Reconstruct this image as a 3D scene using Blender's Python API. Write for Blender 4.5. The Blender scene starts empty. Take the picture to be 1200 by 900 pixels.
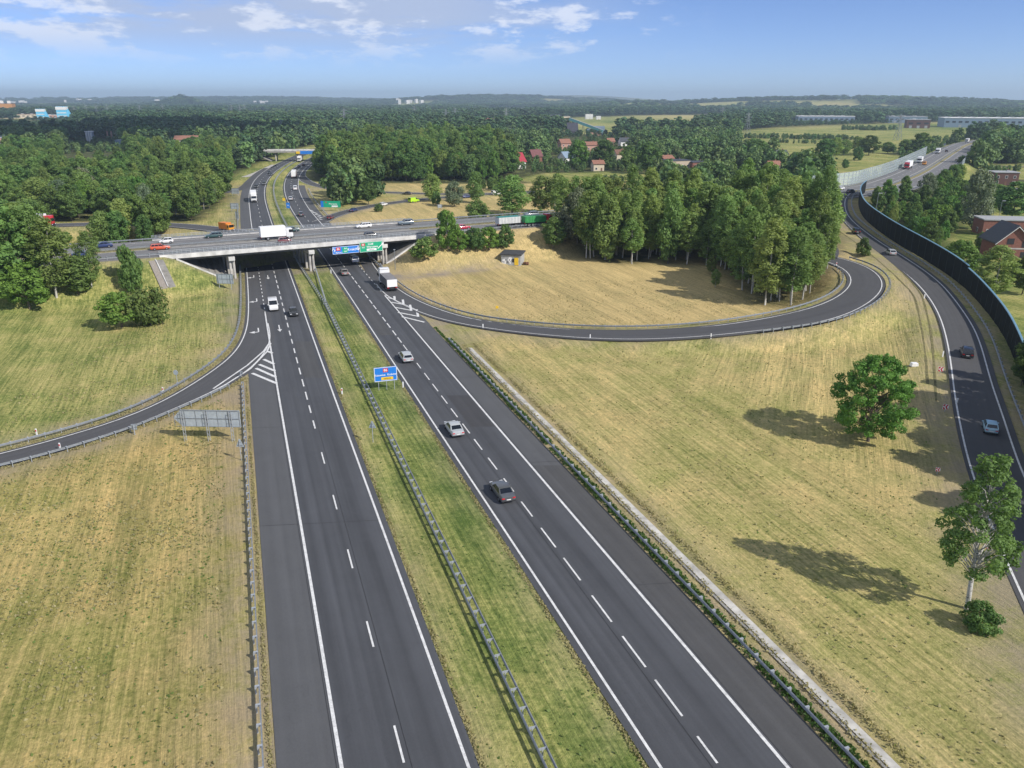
import bpy, bmesh, math, random
import numpy as np
from mathutils import Vector, Matrix
rng = np.random.default_rng(7)
random.seed(7)
R = math.radians
scene = bpy.context.scene
COL = scene.collection

# ---------------------------------------------------------------- camera
HC, FPX, HZ = 42.0, 913.0, 117.0                 # camera height, focal length in px of a 1200 px wide frame, horizon row
TP = 333.0 / FPX
CP = 1 / math.sqrt(1 + TP * TP)
cam = bpy.data.cameras.new('camera'); cam_ob = bpy.data.objects.new('camera', cam); COL.objects.link(cam_ob)
cam.sensor_width = 36.0; cam.lens = 36.0 * FPX / 1200.0
cam.clip_start = 0.5; cam.clip_end = 60000
cam_ob.location = (0, 0, HC); cam_ob.rotation_euler = (math.pi / 2 - math.atan(TP), 0, 0)
scene.camera = cam_ob

# ---------------------------------------------------------------- world, sun, exposure
SUN_EL = 37.0
SUN_AZ = math.atan2(0.82, -0.57)                  # from +Y towards +X
SKY_STRENGTH, SUN_STRENGTH = 0.105, 4.3
HAZE_DENSITY = 0.00013
world = bpy.data.worlds.new('World'); scene.world = world; world.use_nodes = True
wt = world.node_tree; wn, wl = wt.nodes, wt.links
wn.clear()


def wnode(t, **k):
    n = wn.new(t)
    for a, b in k.items(): setattr(n, a, b)
    return n


w_out = wnode('ShaderNodeOutputWorld'); w_bg = wnode('ShaderNodeBackground')
w_bg.inputs['Strength'].default_value = SKY_STRENGTH
sky = wnode('ShaderNodeTexSky', sky_type='NISHITA', sun_disc=False)
sky.sun_elevation = R(SUN_EL); sky.sun_rotation = SUN_AZ
sky.altitude = 200; sky.air_density = 0.55; sky.dust_density = 0.25; sky.ozone_density = 2.2
w_tint = wnode('ShaderNodeMix', data_type='RGBA', blend_type='MULTIPLY'); w_tint.inputs[0].default_value = 1.0
w_tint.inputs[7].default_value = (0.77, 0.855, 1.10, 1)
wl.new(sky.outputs[0], w_tint.inputs[6])
# clouds, tied to directions of the sky
tc = wnode('ShaderNodeTexCoord'); sep = wnode('ShaderNodeSeparateXYZ'); wl.new(tc.outputs['Generated'], sep.inputs[0])


def wmath(op, a, b=None, c=None, clamp=False):
    n = wnode('ShaderNodeMath', operation=op, use_clamp=clamp)
    for i, v in enumerate((a, b, c)):
        if v is None: continue
        if isinstance(v, (int, float)): n.inputs[i].default_value = v
        else: wl.new(v, n.inputs[i])
    return n.outputs[0]


def wramp(v, lo, hi, clamp=True):
    n = wnode('ShaderNodeMapRange', interpolation_type='SMOOTHSTEP'); n.clamp = clamp
    n.inputs['From Min'].default_value = lo; n.inputs['From Max'].default_value = hi
    wl.new(v, n.inputs['Value']); return n.outputs[0]


def wnoise(scale, zscale, detail, rough, seed):
    mp = wnode('ShaderNodeMapping'); mp.inputs['Scale'].default_value = (1, 1, zscale); mp.inputs['Location'].default_value = (seed, seed * 1.7, 0)
    wl.new(tc.outputs['Generated'], mp.inputs[0])
    n = wnode('ShaderNodeTexNoise'); n.inputs['Scale'].default_value = scale; n.inputs['Detail'].default_value = detail
    n.inputs['Roughness'].default_value = rough; wl.new(mp.outputs[0], n.inputs['Vector']); return n.outputs['Fac']


el = sep.outputs['Z']
veil_n = wnoise(3.2, 6.0, 8, 0.62, 15.2)
veil = wmath('MULTIPLY', wramp(veil_n, 0.33, 0.52), wramp(el, 0.035, 0.085))
left_bias = wramp(sep.outputs['X'], 0.22, -0.12)
veil = wmath('MULTIPLY', veil, wmath('MULTIPLY', left_bias, 0.8))
puff_n = wnoise(17.0, 3.2, 10, 0.6, 12.3)
puff_big = wnoise(4.2, 2.0, 2, 0.5, 5.4)
puff = wramp(wmath('ADD', puff_n, wmath('MULTIPLY', wmath('SUBTRACT', puff_big, 0.5), 0.7)), 0.47, 0.60)
puff = wmath('MULTIPLY', puff, wmath('MULTIPLY', wramp(el, 0.028, 0.075), wramp(sep.outputs['X'], 0.24, 0.08)))
m1 = wnode('ShaderNodeMix', data_type='RGBA'); wl.new(veil, m1.inputs[0]); wl.new(w_tint.outputs[2], m1.inputs[6])
m1.inputs[7].default_value = (4.0, 4.6, 6.0, 1)
m2 = wnode('ShaderNodeMix', data_type='RGBA'); wl.new(wmath('MULTIPLY', puff, 0.7), m2.inputs[0]); wl.new(m1.outputs[2], m2.inputs[6])
m2.inputs[7].default_value = (7.0, 7.4, 8.4, 1)
wl.new(m2.outputs[2], w_bg.inputs['Color']); wl.new(w_bg.outputs[0], w_out.inputs['Surface'])

sun = bpy.data.lights.new('sun', 'SUN'); sun.energy = SUN_STRENGTH; sun.angle = R(0.53); sun.color = (1.0, 0.945, 0.86)
sun_ob = bpy.data.objects.new('sun', sun); COL.objects.link(sun_ob)
SUNV = Vector((math.sin(SUN_AZ) * math.cos(R(SUN_EL)), math.cos(SUN_AZ) * math.cos(R(SUN_EL)), math.sin(R(SUN_EL))))
sun_ob.rotation_euler = SUNV.to_track_quat('Z', 'Y').to_euler(); sun_ob.location = (60, -40, 150)
scene.view_settings.view_transform = 'Standard'; scene.view_settings.look = 'None'
scene.view_settings.exposure = 0.3; scene.view_settings.gamma = 1.0
try: scene.view_settings.use_curve_mapping = False
except Exception: pass
scene.cycles.max_bounces = 6; scene.cycles.diffuse_bounces = 3; scene.cycles.transparent_max_bounces = 8
scene.cycles.volume_bounces = 0; scene.cycles.transmission_bounces = 4


# ---------------------------------------------------------------- helpers
def g(px, py, z=0.0):
    """point of the place at height z that the photograph shows at (px, py)"""
    d = (HC - z) / (py - HZ)
    return ((px - 600) * d / CP, (FPX - (py - 450) * TP) * d)


def G3(px, py, z=0.0):
    x, y = g(px, py, z); return Vector((x, y, z))


def tag(o, label=None, cat=None, group=None, kind=None):
    if label: o['label'] = label
    if cat: o['category'] = cat
    if group: o['group'] = group
    if kind: o['kind'] = kind
    return o


def thing(name, label, cat, loc=(0, 0, 0), rz=0.0, group=None):
    o = bpy.data.objects.new(name, None); COL.objects.link(o); o.empty_display_size = 0.5
    o.location = loc; o.rotation_euler = (0, 0, rz)
    return tag(o, label, cat, group)


def link(name, me, parent=None, loc=None):
    o = bpy.data.objects.new(name, me); COL.objects.link(o)
    if parent is not None: o.parent = parent
    if loc is not None: o.location = loc
    return o


KIDS = {}


def copy_tree(o, parent=None):
    c = o.copy(); COL.objects.link(c)
    if parent is not None: c.parent = parent
    for ch in o.children: copy_tree(ch, c)
    return c


class MB:
    """collects shapes and links them as ONE mesh object"""
    def __init__(s): s.v = []; s.f = []; s.m = []; s.uv = None

    def add(s, vs, fs, m=0):
        b = len(s.v); s.v.extend([tuple(p) for p in vs]); s.f.extend([tuple(i + b for i in f) for f in fs]); s.m.extend([m] * len(fs)); return s

    def box(s, c, d, rz=0.0, m=0, taper=1.0, M=None):
        x, y, z = d[0] / 2, d[1] / 2, d[2] / 2
        vs = []
        for sz, t in ((-1, 1.0), (1, taper)):
            for sx, sy in ((-1, -1), (1, -1), (1, 1), (-1, 1)):
                p = Vector((sx * x * t, sy * y * t, sz * z))
                if rz: p = Matrix.Rotation(rz, 3, 'Z') @ p
                p = p + Vector(c)
                if M is not None: p = M @ p
                vs.append(p)
        return s.add(vs, [(3, 2, 1, 0), (4, 5, 6, 7), (0, 1, 5, 4), (1, 2, 6, 5), (2, 3, 7, 6), (3, 0, 4, 7)], m)

    def rbox(s, c, d, bev=0.05, m=0, rz=0.0, shape=None):
        """box with bevelled edges; shape(p) may move its corners first"""
        bm = bmesh.new(); bmesh.ops.create_cube(bm, size=1.0)
        for v in bm.verts:
            v.co = Vector((v.co.x * d[0], v.co.y * d[1], v.co.z * d[2]))
            if shape: v.co = Vector(shape(v.co.copy()))
        if bev: bmesh.ops.bevel(bm, geom=bm.edges[:], offset=bev, segments=2, profile=0.6, affect='EDGES')
        mt = Matrix.Translation(c) @ Matrix.Rotation(rz, 4, 'Z')
        bm.transform(mt); bm.verts.index_update()
        s.add([v.co for v in bm.verts], [[v.index for v in f.verts] for f in bm.faces], m); bm.free(); return s

    def tube(s, pts, r, n=6, m=0, cap=True):
        pts = [Vector(p) for p in pts]; rs = r if isinstance(r, (list, tuple)) else [r] * len(pts)
        vs, fs = [], []
        for i, p in enumerate(pts):
            d = (pts[min(i + 1, len(pts) - 1)] - pts[max(i - 1, 0)]).normalized()
            a = d.cross(Vector((0, 0, 1)));
            if a.length < 1e-3: a = Vector((1, 0, 0))
            a.normalize(); b = d.cross(a)
            for k in range(n):
                t = 2 * math.pi * k / n; vs.append(p + (a * math.cos(t) + b * math.sin(t)) * rs[i])
        for i in range(len(pts) - 1):
            for k in range(n):
                k2 = (k + 1) % n; fs.append((i * n + k, i * n + k2, (i + 1) * n + k2, (i + 1) * n + k))
        if cap: fs.append(tuple(range(n))); fs.append(tuple(reversed(range((len(pts) - 1) * n, len(pts) * n))))
        return s.add(vs, fs, m)

    def prism(s, poly, z0, z1, m=0):
        n = len(poly); vs = [(p[0], p[1], z0) for p in poly] + [(p[0], p[1], z1) for p in poly]
        fs = [tuple(reversed(range(n))), tuple(range(n, 2 * n))] + [(i, (i + 1) % n, n + (i + 1) % n, n + i) for i in range(n)]
        return s.add(vs, fs, m)

    def profile_x(s, prof, x0, x1, m=0, yoff=0):
        """closed (y,z) outline swept along x"""
        n = len(prof); vs = [(x0, p[0], p[1]) for p in prof] + [(x1, p[0], p[1]) for p in prof]
        fs = [tuple(range(n)), tuple(reversed(range(n, 2 * n)))] + [(i, n + i, n + (i + 1) % n, (i + 1) % n) for i in range(n)]
        return s.add(vs, fs, m)

    def mesh(s, name, mats, smooth=None):
        me = bpy.data.meshes.new(name); me.from_pydata(s.v, [], s.f)
        for mm in (mats if isinstance(mats, (list, tuple)) else [mats]): me.materials.append(mm)
        if len(set(s.m)) > 1: me.polygons.foreach_set('material_index', s.m)
        bm = bmesh.new(); bm.from_mesh(me); bmesh.ops.recalc_face_normals(bm, faces=bm.faces[:]); bm.to_mesh(me); bm.free()
        if smooth:
            me.polygons.foreach_set('use_smooth', [True] * len(me.polygons))
            try: me.set_sharp_from_angle(angle=R(smooth))
            except Exception: pass
        me.update(); return me

    def build(s, name, mats, parent=None, smooth=None):
        return link(name, s.mesh(name, mats, smooth), parent)


def catmull(P, step=3.0):
    P = np.asarray(P, float); n = len(P)
    Q = np.vstack([2 * P[0] - P[1], P, 2 * P[-1] - P[-2]])
    out = []
    for i in range(n - 1):
        p0, p1, p2, p3 = Q[i:i + 4]
        k = max(2, int(np.linalg.norm(p2[:2] - p1[:2]) / step))
        for j in range(k):
            t = j / k
            out.append(0.5 * ((2 * p1) + (-p0 + p2) * t + (2 * p0 - 5 * p1 + 4 * p2 - p3) * t * t + (-p0 + 3 * p1 - 3 * p2 + p3) * t ** 3))
    out.append(P[-1]); return np.array(out)


def smooth_poly(P, it=3):
    P = P.copy()
    for _ in range(it): P[1:-1] = 0.25 * P[:-2] + 0.5 * P[1:-1] + 0.25 * P[2:]
    return P


def arclen(P): return np.concatenate([[0], np.cumsum(np.linalg.norm(np.diff(P[:, :2], axis=0), axis=1))])


def resample(P, n=None, step=None):
    s = arclen(P)
    if n is None: n = max(2, int(s[-1] / step) + 1)
    t = np.linspace(0, s[-1], n); return np.stack([np.interp(t, s, P[:, k]) for k in range(P.shape[1])], 1)


def tangents(P):
    d = np.gradient(P[:, :2], axis=0); return d / np.maximum(1e-9, np.linalg.norm(d, axis=1))[:, None]


def offset(P, d):
    """shift a polyline d metres to its right"""
    t = tangents(P); Q = P.copy(); Q[:, 0] += t[:, 1] * d; Q[:, 1] -= t[:, 0] * d; return Q


def trace(pts, step=3.0, it=6):
    """curve through points given as (px, py, z)"""
    P = np.array([[*g(p[0], p[1], p[2] if len(p) > 2 else 0.0), p[2] if len(p) > 2 else 0.0] for p in pts])
    return smooth_poly(resample(catmull(P, step), step=step), it)


# ---------------------------------------------------------------- materials
def new_mat(name):
    m = bpy.data.materials.new(name); m.use_nodes = True; nt = m.node_tree
    return m, nt, nt.nodes['Principled BSDF'], nt.nodes, nt.links


def mixc(nt, fac, a, b, mode='MIX'):
    n = nt.nodes.new('ShaderNodeMix'); n.data_type = 'RGBA'; n.blend_type = mode
    for i, v in ((0, fac), (6, a), (7, b)):
        if isinstance(v, (int, float)): n.inputs[i].default_value = v
        elif isinstance(v, tuple): n.inputs[i].default_value = v if len(v) == 4 else (*v, 1)
        else: nt.links.new(v, n.inputs[i])
    return n.outputs[2]


def mth(nt, op, a, b=None, c=None, clamp=False):
    n = nt.nodes.new('ShaderNodeMath'); n.operation = op; n.use_clamp = clamp
    for i, v in enumerate((a, b, c)):
        if v is None: continue
        if isinstance(v, (int, float)): n.inputs[i].default_value = v
        else: nt.links.new(v, n.inputs[i])
    return n.outputs[0]


def rng_node(nt, v, lo, hi, a=0.0, b=1.0):
    n = nt.nodes.new('ShaderNodeMapRange'); n.inputs['From Min'].default_value = lo; n.inputs['From Max'].default_value = hi
    n.inputs['To Min'].default_value = a; n.inputs['To Max'].default_value = b
    nt.links.new(v, n.inputs['Value']); return n.outputs[0]


def noise(nt, scale, detail=3, rough=0.55, vec=None, sc=(1, 1, 1), rot=0.0, coord='Object', out='Fac'):
    mp = nt.nodes.new('ShaderNodeMapping'); mp.inputs['Scale'].default_value = sc
    if vec is None:
        t = nt.nodes.new('ShaderNodeTexCoord'); vec = t.outputs[coord]
    if rot:
        m0 = nt.nodes.new('ShaderNodeMapping'); m0.inputs['Rotation'].default_value = (0, 0, rot); nt.links.new(vec, m0.inputs[0]); vec = m0.outputs[0]
    nt.links.new(vec, mp.inputs[0])
    n = nt.nodes.new('ShaderNodeTexNoise'); n.inputs['Scale'].default_value = scale; n.inputs['Detail'].default_value = detail
    n.inputs['Roughness'].default_value = rough; nt.links.new(mp.outputs[0], n.inputs['Vector']); return n.outputs[out]


def attr(nt, name):
    n = nt.nodes.new('ShaderNodeAttribute'); n.attribute_name = name; return n


def simple(name, col, rough=0.6, metal=0.0, var=0.12, scale=3.0, spec=0.4, coat=0.0):
    """plain surface with slight mottling"""
    m, nt, b, N, L = new_mat(name)
    f = noise(nt, scale, 4)
    c = mixc(nt, rng_node(nt, f, 0.3, 0.7), tuple(x * (1 - var) for x in col), tuple(min(1, x * (1 + var)) for x in col))
    L.new(c, b.inputs['Base Color']); b.inputs['Roughness'].default_value = rough; b.inputs['Metallic'].default_value = metal
    b.inputs['Specular IOR Level'].default_value = spec; b.inputs['Coat Weight'].default_value = coat; b.inputs['Coat Roughness'].default_value = 0.08
    return m


def asphalt_mat(name, col, streak=0.22, rough=0.85):
    m, nt, b, N, L = new_mat(name)
    uv = N.new('ShaderNodeUVMap'); uv.uv_map = 'lane'
    s1 = noise(nt, 1.0, 3, 0.5, vec=uv.outputs[0], sc=(1.1, 0.012, 1))        # long wheel tracks
    s2 = noise(nt, 1.0, 4, 0.6, vec=uv.outputs[0], sc=(0.25, 0.05, 1))       # patches
    s3 = noise(nt, 9.0, 2, 0.7)
    s4 = noise(nt, 0.35, 5, 0.65)
    v = mth(nt, 'ADD', mth(nt, 'MULTIPLY', s1, streak * 1.6), mth(nt, 'MULTIPLY', s2, streak))
    v = mth(nt, 'ADD', v, mth(nt, 'MULTIPLY', s3, 0.28)); v = mth(nt, 'ADD', v, mth(nt, 'MULTIPLY', s4, 0.25))
    v = mth(nt, 'ADD', v, 1.0 - 0.5 * (streak * 2.6 + 0.53))
    hs = N.new('ShaderNodeMix'); hs.data_type = 'RGBA'; hs.blend_type = 'MULTIPLY'; hs.inputs[0].default_value = 1.0
    hs.inputs[6].default_value = (*col, 1); cb = N.new('ShaderNodeCombineColor')
    for i in range(3): L.new(v, cb.inputs[i])
    L.new(cb.outputs[0], hs.inputs[7])
    # sealed cracks and joints, tied to the road
    seam = N.new('ShaderNodeTexVoronoi'); seam.feature = 'DISTANCE_TO_EDGE'; mp = N.new('ShaderNodeMapping'); mp.inputs['Scale'].default_value = (0.16, 0.02, 1)
    wv = N.new('ShaderNodeVectorMath'); wv.operation = 'ADD'; nz = noise(nt, 0.6, 3, 0.6, out='Color'); sc = N.new('ShaderNodeVectorMath'); sc.operation = 'SCALE'; sc.inputs['Scale'].default_value = 1.5
    L.new(nz, sc.inputs[0]); L.new(uv.outputs[0], wv.inputs[0]); L.new(sc.outputs[0], wv.inputs[1]); L.new(wv.outputs[0], mp.inputs[0]); L.new(mp.outputs[0], seam.inputs['Vector']); seam.inputs['Scale'].default_value = 1.0
    cr = rng_node(nt, seam.outputs['Distance'], 0.002, 0.008, 0.93, 1.0)
    cc = mixc(nt, 1.0, hs.outputs[2], cr, 'MULTIPLY')
    L.new(cc, b.inputs['Base Color']); b.inputs['Roughness'].default_value = rough; b.inputs['Specular IOR Level'].default_value = 0.35
    bp = N.new('ShaderNodeBump'); bp.inputs['Strength'].default_value = 0.15; bp.inputs['Distance'].default_value = 0.02; L.new(s3, bp.inputs['Height']); L.new(bp.outputs[0], b.inputs['Normal'])
    return m


ASPHALT = asphalt_mat('asphalt lanes', (0.066, 0.069, 0.076), 0.6)
SHOULDER = asphalt_mat('asphalt shoulder', (0.089, 0.091, 0.095), 0.25)
CROSSASPH = asphalt_mat('asphalt cross road', (0.165, 0.163, 0.163), 0.25)
RAMPASPH = asphalt_mat('asphalt ramp', (0.074, 0.074, 0.077), 0.3)


def paint_mat():
    m, nt, b, N, L = new_mat('road paint')
    w = noise(nt, 2.2, 6, 0.7); w2 = noise(nt, 14.0, 2, 0.6)
    f = rng_node(nt, mth(nt, 'ADD', w, mth(nt, 'MULTIPLY', w2, 0.7)), 0.55, 1.0)
    L.new(mixc(nt, f, (0.36, 0.36, 0.355), (0.74, 0.74, 0.72)), b.inputs['Base Color']); b.inputs['Roughness'].default_value = 0.7
    return m


PAINT = paint_mat()
STEEL = simple('galvanised steel', (0.42, 0.45, 0.48), 0.5, 0.35, 0.15, 4.0)
STEEL_D = simple('weathered steel', (0.25, 0.27, 0.29), 0.55, 0.4, 0.2, 4.0)
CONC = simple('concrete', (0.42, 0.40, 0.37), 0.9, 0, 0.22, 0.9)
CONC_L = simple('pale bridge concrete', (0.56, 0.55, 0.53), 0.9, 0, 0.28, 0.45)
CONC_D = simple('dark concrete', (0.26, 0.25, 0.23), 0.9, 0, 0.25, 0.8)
GRAVEL = simple('gravel', (0.30, 0.27, 0.24), 0.95, 0, 0.25, 6.0)
RUBBER = simple('rubber', (0.02, 0.02, 0.022), 0.85)
RIM = simple('alloy rim', (0.45, 0.46, 0.48), 0.35, 0.7)
DARKP = simple('dark plastic', (0.025, 0.025, 0.028), 0.6)
WHITE = simple('white paint', (0.80, 0.80, 0.80), 0.45, 0, 0.05)
REDP = simple('red paint', (0.55, 0.03, 0.04), 0.45, 0, 0.06)
YELLOW = simple('yellow paint', (0.80, 0.52, 0.03), 0.5, 0, 0.06)
SIGNBLUE = simple('sign blue', (0.02, 0.19, 0.62), 0.4, 0, 0.05)
SIGNGREEN = simple('sign green', (0.015, 0.36, 0.19), 0.4, 0, 0.05)
SIGNGREY = simple('sign back aluminium', (0.40, 0.45, 0.49), 0.5, 0.2, 0.12, 2.0)
GLASS, _nt, _b, _N, _L = new_mat('car glass'); _b.inputs['Base Color'].default_value = (0.012, 0.015, 0.019, 1); _b.inputs['Roughness'].default_value = 0.06; _b.inputs['Specular IOR Level'].default_value = 0.7
HEAD = simple('headlamp glass', (0.75, 0.77, 0.8), 0.15)
TAIL = simple('tail lamp red', (0.55, 0.015, 0.02), 0.2)
PLATE = simple('plate white', (0.7, 0.7, 0.68), 0.5)


def ground_mat():
    m, nt, b, N, L = new_mat('grassland')
    za = attr(nt, 'zone'); sp = N.new('ShaderNodeSeparateColor'); L.new(za.outputs['Color'], sp.inputs[0])
    dry, soil, wood = sp.outputs[0], sp.outputs[1], sp.outputs[2]
    zb = attr(nt, 'mow'); sb = N.new('ShaderNodeSeparateColor'); L.new(zb.outputs['Color'], sb.inputs[0])
    mow, tan_ = sb.outputs[0], sb.outputs[1]
    big = noise(nt, 0.028, 5, 0.6); mid = noise(nt, 0.16, 5, 0.62); fine = noise(nt, 1.7, 4, 0.7); tuft = noise(nt, 4.6, 4, 0.8)
    st1 = noise(nt, 1.0, 4, 0.6, sc=(0.3, 0.02, 1), rot=R(21))              # mown swaths of the right-hand meadow
    st1b = noise(nt, 1.0, 4, 0.65, sc=(2.6, 0.10, 1), rot=R(21))
    st2 = noise(nt, 1.0, 4, 0.6, sc=(0.3, 0.02, 1), rot=R(-20))             # swaths along the carriageways
    st2b = noise(nt, 1.0, 4, 0.65, sc=(2.8, 0.10, 1), rot=R(-20))
    sa = mth(nt, 'ADD', st1, mth(nt, 'MULTIPLY', mth(nt, 'SUBTRACT', st1b, 0.5), 1.3))
    sb2 = mth(nt, 'ADD', st2, mth(nt, 'MULTIPLY', mth(nt, 'SUBTRACT', st2b, 0.5), 1.3))
    mx = N.new('ShaderNodeMix'); mx.data_type = 'FLOAT'; L.new(mow, mx.inputs[0]); L.new(sb2, mx.inputs[2]); L.new(sa, mx.inputs[3]); stk = mx.outputs[0]
    d = mth(nt, 'ADD', dry, mth(nt, 'MULTIPLY', mth(nt, 'SUBTRACT', big, 0.5), 1.1))
    d = mth(nt, 'ADD', d, mth(nt, 'MULTIPLY', mth(nt, 'SUBTRACT', mid, 0.5), 0.9))
    d = mth(nt, 'ADD', d, mth(nt, 'MULTIPLY', mth(nt, 'SUBTRACT', stk, 0.5), 0.5))
    d = mth(nt, 'ADD', d, mth(nt, 'MULTIPLY', mth(nt, 'SUBTRACT', fine, 0.5), 0.7), clamp=True)
    cr = N.new('ShaderNodeValToRGB'); L.new(d, cr.inputs[0]); e = cr.color_ramp.elements
    e[0].position = 0.0; e[0].color = (0.095, 0.145, 0.036, 1); e[1].position = 1.0; e[1].color = (0.50, 0.385, 0.175, 1)
    for p, c in ((0.25, (0.190, 0.225, 0.066)), (0.5, (0.315, 0.305, 0.110)), (0.75, (0.405, 0.345, 0.150))):
        q = e.new(p); q.color = (*c, 1)
    c = mixc(nt, mth(nt, 'MULTIPLY', tan_, 0.75), cr.outputs[0], (0.47, 0.36, 0.185))
    c = mixc(nt, 1.0, c, mixc(nt, rng_node(nt, mth(nt, 'ADD', mth(nt, 'MULTIPLY', tuft, 0.6), mth(nt, 'MULTIPLY', fine, 0.4)), 0.36, 0.64), (0.70, 0.71, 0.66), (1.34, 1.33, 1.30)), 'MULTIPLY')
    c = mixc(nt, 1.0, c, mixc(nt, rng_node(nt, stk, 0.25, 0.75), (0.76, 0.77, 0.74), (1.18, 1.17, 1.14)), 'MULTIPLY')
    c = mixc(nt, mth(nt, 'MULTIPLY', attr(nt, 'mow').outputs['Alpha'], 1.0), c, mixc(nt, 1.0, c, (0.92, 0.88, 0.82), 'MULTIPLY'))
    so = mth(nt, 'MULTIPLY', soil, rng_node(nt, mth(nt, 'ADD', mid, mth(nt, 'MULTIPLY', fine, 0.5)), 0.55, 0.85), clamp=True)
    c = mixc(nt, so, c, (0.29, 0.245, 0.195))
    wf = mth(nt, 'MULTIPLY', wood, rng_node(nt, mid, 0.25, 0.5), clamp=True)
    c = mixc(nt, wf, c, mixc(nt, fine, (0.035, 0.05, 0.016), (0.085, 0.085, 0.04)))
    L.new(c, b.inputs['Base Color']); b.inputs['Roughness'].default_value = 0.95; b.inputs['Specular IOR Level'].default_value = 0.1
    bp = N.new('ShaderNodeBump'); bp.inputs['Strength'].default_value = 0.7; bp.inputs['Distance'].default_value = 0.22
    L.new(mth(nt, 'ADD', tuft, mth(nt, 'MULTIPLY', stk, 1.2)), bp.inputs['Height']); L.new(bp.outputs[0], b.inputs['Normal'])
    return m


def leaf_mat(name, dark, light, hue=0.25, transl=0.3):
    m, nt, b, N, L = new_mat(name)
    t = attr(nt, 'tint').outputs['Fac']; oi = N.new('ShaderNodeObjectInfo')
    c = mixc(nt, t, dark, light)
    br = rng_node(nt, oi.outputs['Random'], 0, 1, 1 - hue, 1 + hue); cb = N.new('ShaderNodeCombineColor')
    r2 = N.new('ShaderNodeTexWhiteNoise'); r2.noise_dimensions = '1D'; L.new(oi.outputs['Random'], r2.inputs['W'])
    L.new(mth(nt, 'MULTIPLY', br, rng_node(nt, r2.outputs['Value'], 0, 1, 0.84, 1.12)), cb.inputs[0]); L.new(br, cb.inputs[1]); L.new(mth(nt, 'MULTIPLY', br, 0.95), cb.inputs[2])
    c = mixc(nt, 1.0, c, cb.outputs[0], 'MULTIPLY')
    L.new(c, b.inputs['Base Color']); b.inputs['Roughness'].default_value = 0.6; b.inputs['Specular IOR Level'].default_value = 0.25
    tr = N.new('ShaderNodeBsdfTranslucent'); L.new(mixc(nt, 1.0, c, (1.25, 1.3, 0.6), 'MULTIPLY'), tr.inputs[0])
    ms = N.new('ShaderNodeMixShader'); ms.inputs[0].default_value = transl; L.new(b.outputs[0], ms.inputs[1]); L.new(tr.outputs[0], ms.inputs[2])
    L.new(ms.outputs[0], N['Material Output'].inputs['Surface']); return m


LEAF = leaf_mat('broad leaves', (0.048, 0.105, 0.030), (0.185, 0.285, 0.075))
LEAF_B = leaf_mat('birch leaves', (0.125, 0.190, 0.052), (0.310, 0.410, 0.130), 0.18, 0.4)
LEAF_BR = leaf_mat('bright leaves', (0.062, 0.140, 0.026), (0.190, 0.330, 0.062), 0.12)
LEAF_OL = leaf_mat('olive leaves', (0.070, 0.105, 0.028), (0.165, 0.215, 0.060), 0.12)
LEAF_W = leaf_mat('willow leaves', (0.110, 0.140, 0.080), (0.230, 0.265, 0.170), 0.12)
LEAF_P = leaf_mat('pine needles', (0.032, 0.075, 0.036), (0.110, 0.175, 0.075), 0.28, 0.15)
LEAF_FAR = leaf_mat('far woods', (0.055, 0.110, 0.042), (0.190, 0.275, 0.095), 0.38, 0.25)
BARK = simple('bark', (0.13, 0.105, 0.08), 0.95, 0, 0.35, 5.0)
BARK_B, _nt, _b, _N, _L = new_mat('birch bark')
_f = noise(_nt, 1.0, 4, 0.7, sc=(2.0, 2.0, 7.0))
_L.new(mixc(_nt, rng_node(_nt, _f, 0.56, 0.66), (0.47, 0.455, 0.42), (0.05, 0.045, 0.04)), _b.inputs['Base Color']); _b.inputs['Roughness'].default_value = 0.9

# ---------------------------------------------------------------- road lines (true positions on the ground)
U = np.array([0.891, 0.454]); NV = np.array([-0.454, 0.891])     # along / across the crossing road
_px_r = [(600, 636.7), (482.5, 455), (443.75, 400), (425, 367.5), (386, 312.5), (375, 295.5), (356, 267.5), (343.75, 247.5), (335, 227.5), (333.75, 212.5), (340, 201), (350, 193), (357.5, 189.4)]
_px_l = [(545, 898), (492.5, 747), (450, 625), (406, 500), (368.75, 400), (362.5, 380), (336, 314), (330, 296), (320.6, 270), (313, 241), (310.6, 225), (313.75, 210), (325, 198.75), (335, 193), (342.5, 189.4)]
MEDW = (np.array([20, 45, 120, 220, 320, 450, 516, 585, 950]), np.array([13.0, 12.8, 12.2, 11.4, 9.9, 9.9, 9.3, 8.8, 8.8]))
LANW = (np.array([20, 45, 145, 220, 320, 950]), np.array([8.5, 8.5, 8.25, 7.8, 7.2, 7.2]))
_yy = [-60, -20, 20] + [g(*p)[1] for p in _px_r] + [g(*p)[1] for p in _px_l] + [633, 708, 804, 929, 1050, 1200]
_xx = [37.5, 23.9, 10.3] + [g(*p)[0] - np.interp(g(*p)[1], *MEDW) / 2 for p in _px_r] + [g(*p)[0] + np.interp(g(*p)[1], *MEDW) / 2 for p in _px_l] + [-162, -167.5, -172, -172, -165, -150]
_cf = np.polynomial.chebyshev.Chebyshev.fit(_yy, _xx, 11)
YM = np.arange(-50, 1150, 4.0); XM = _cf(YM)


def mline(fx):
    P = np.stack([fx, YM, np.full_like(YM, 0.05)], 1); return P


_m = np.interp(YM, *MEDW); _w = np.interp(YM, *LANW)
LR = mline(XM - _m / 2); RL = mline(XM + _m / 2); LL = mline(LR[:, 0] - _w); RR = mline(RL[:, 0] + _w)
MED = mline(XM)


def at_y(P, y): return float(np.interp(y, P[:, 1], P[:, 0]))


def sub(P, y0, y1): return P[(P[:, 1] >= y0) & (P[:, 1] <= y1)]


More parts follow.
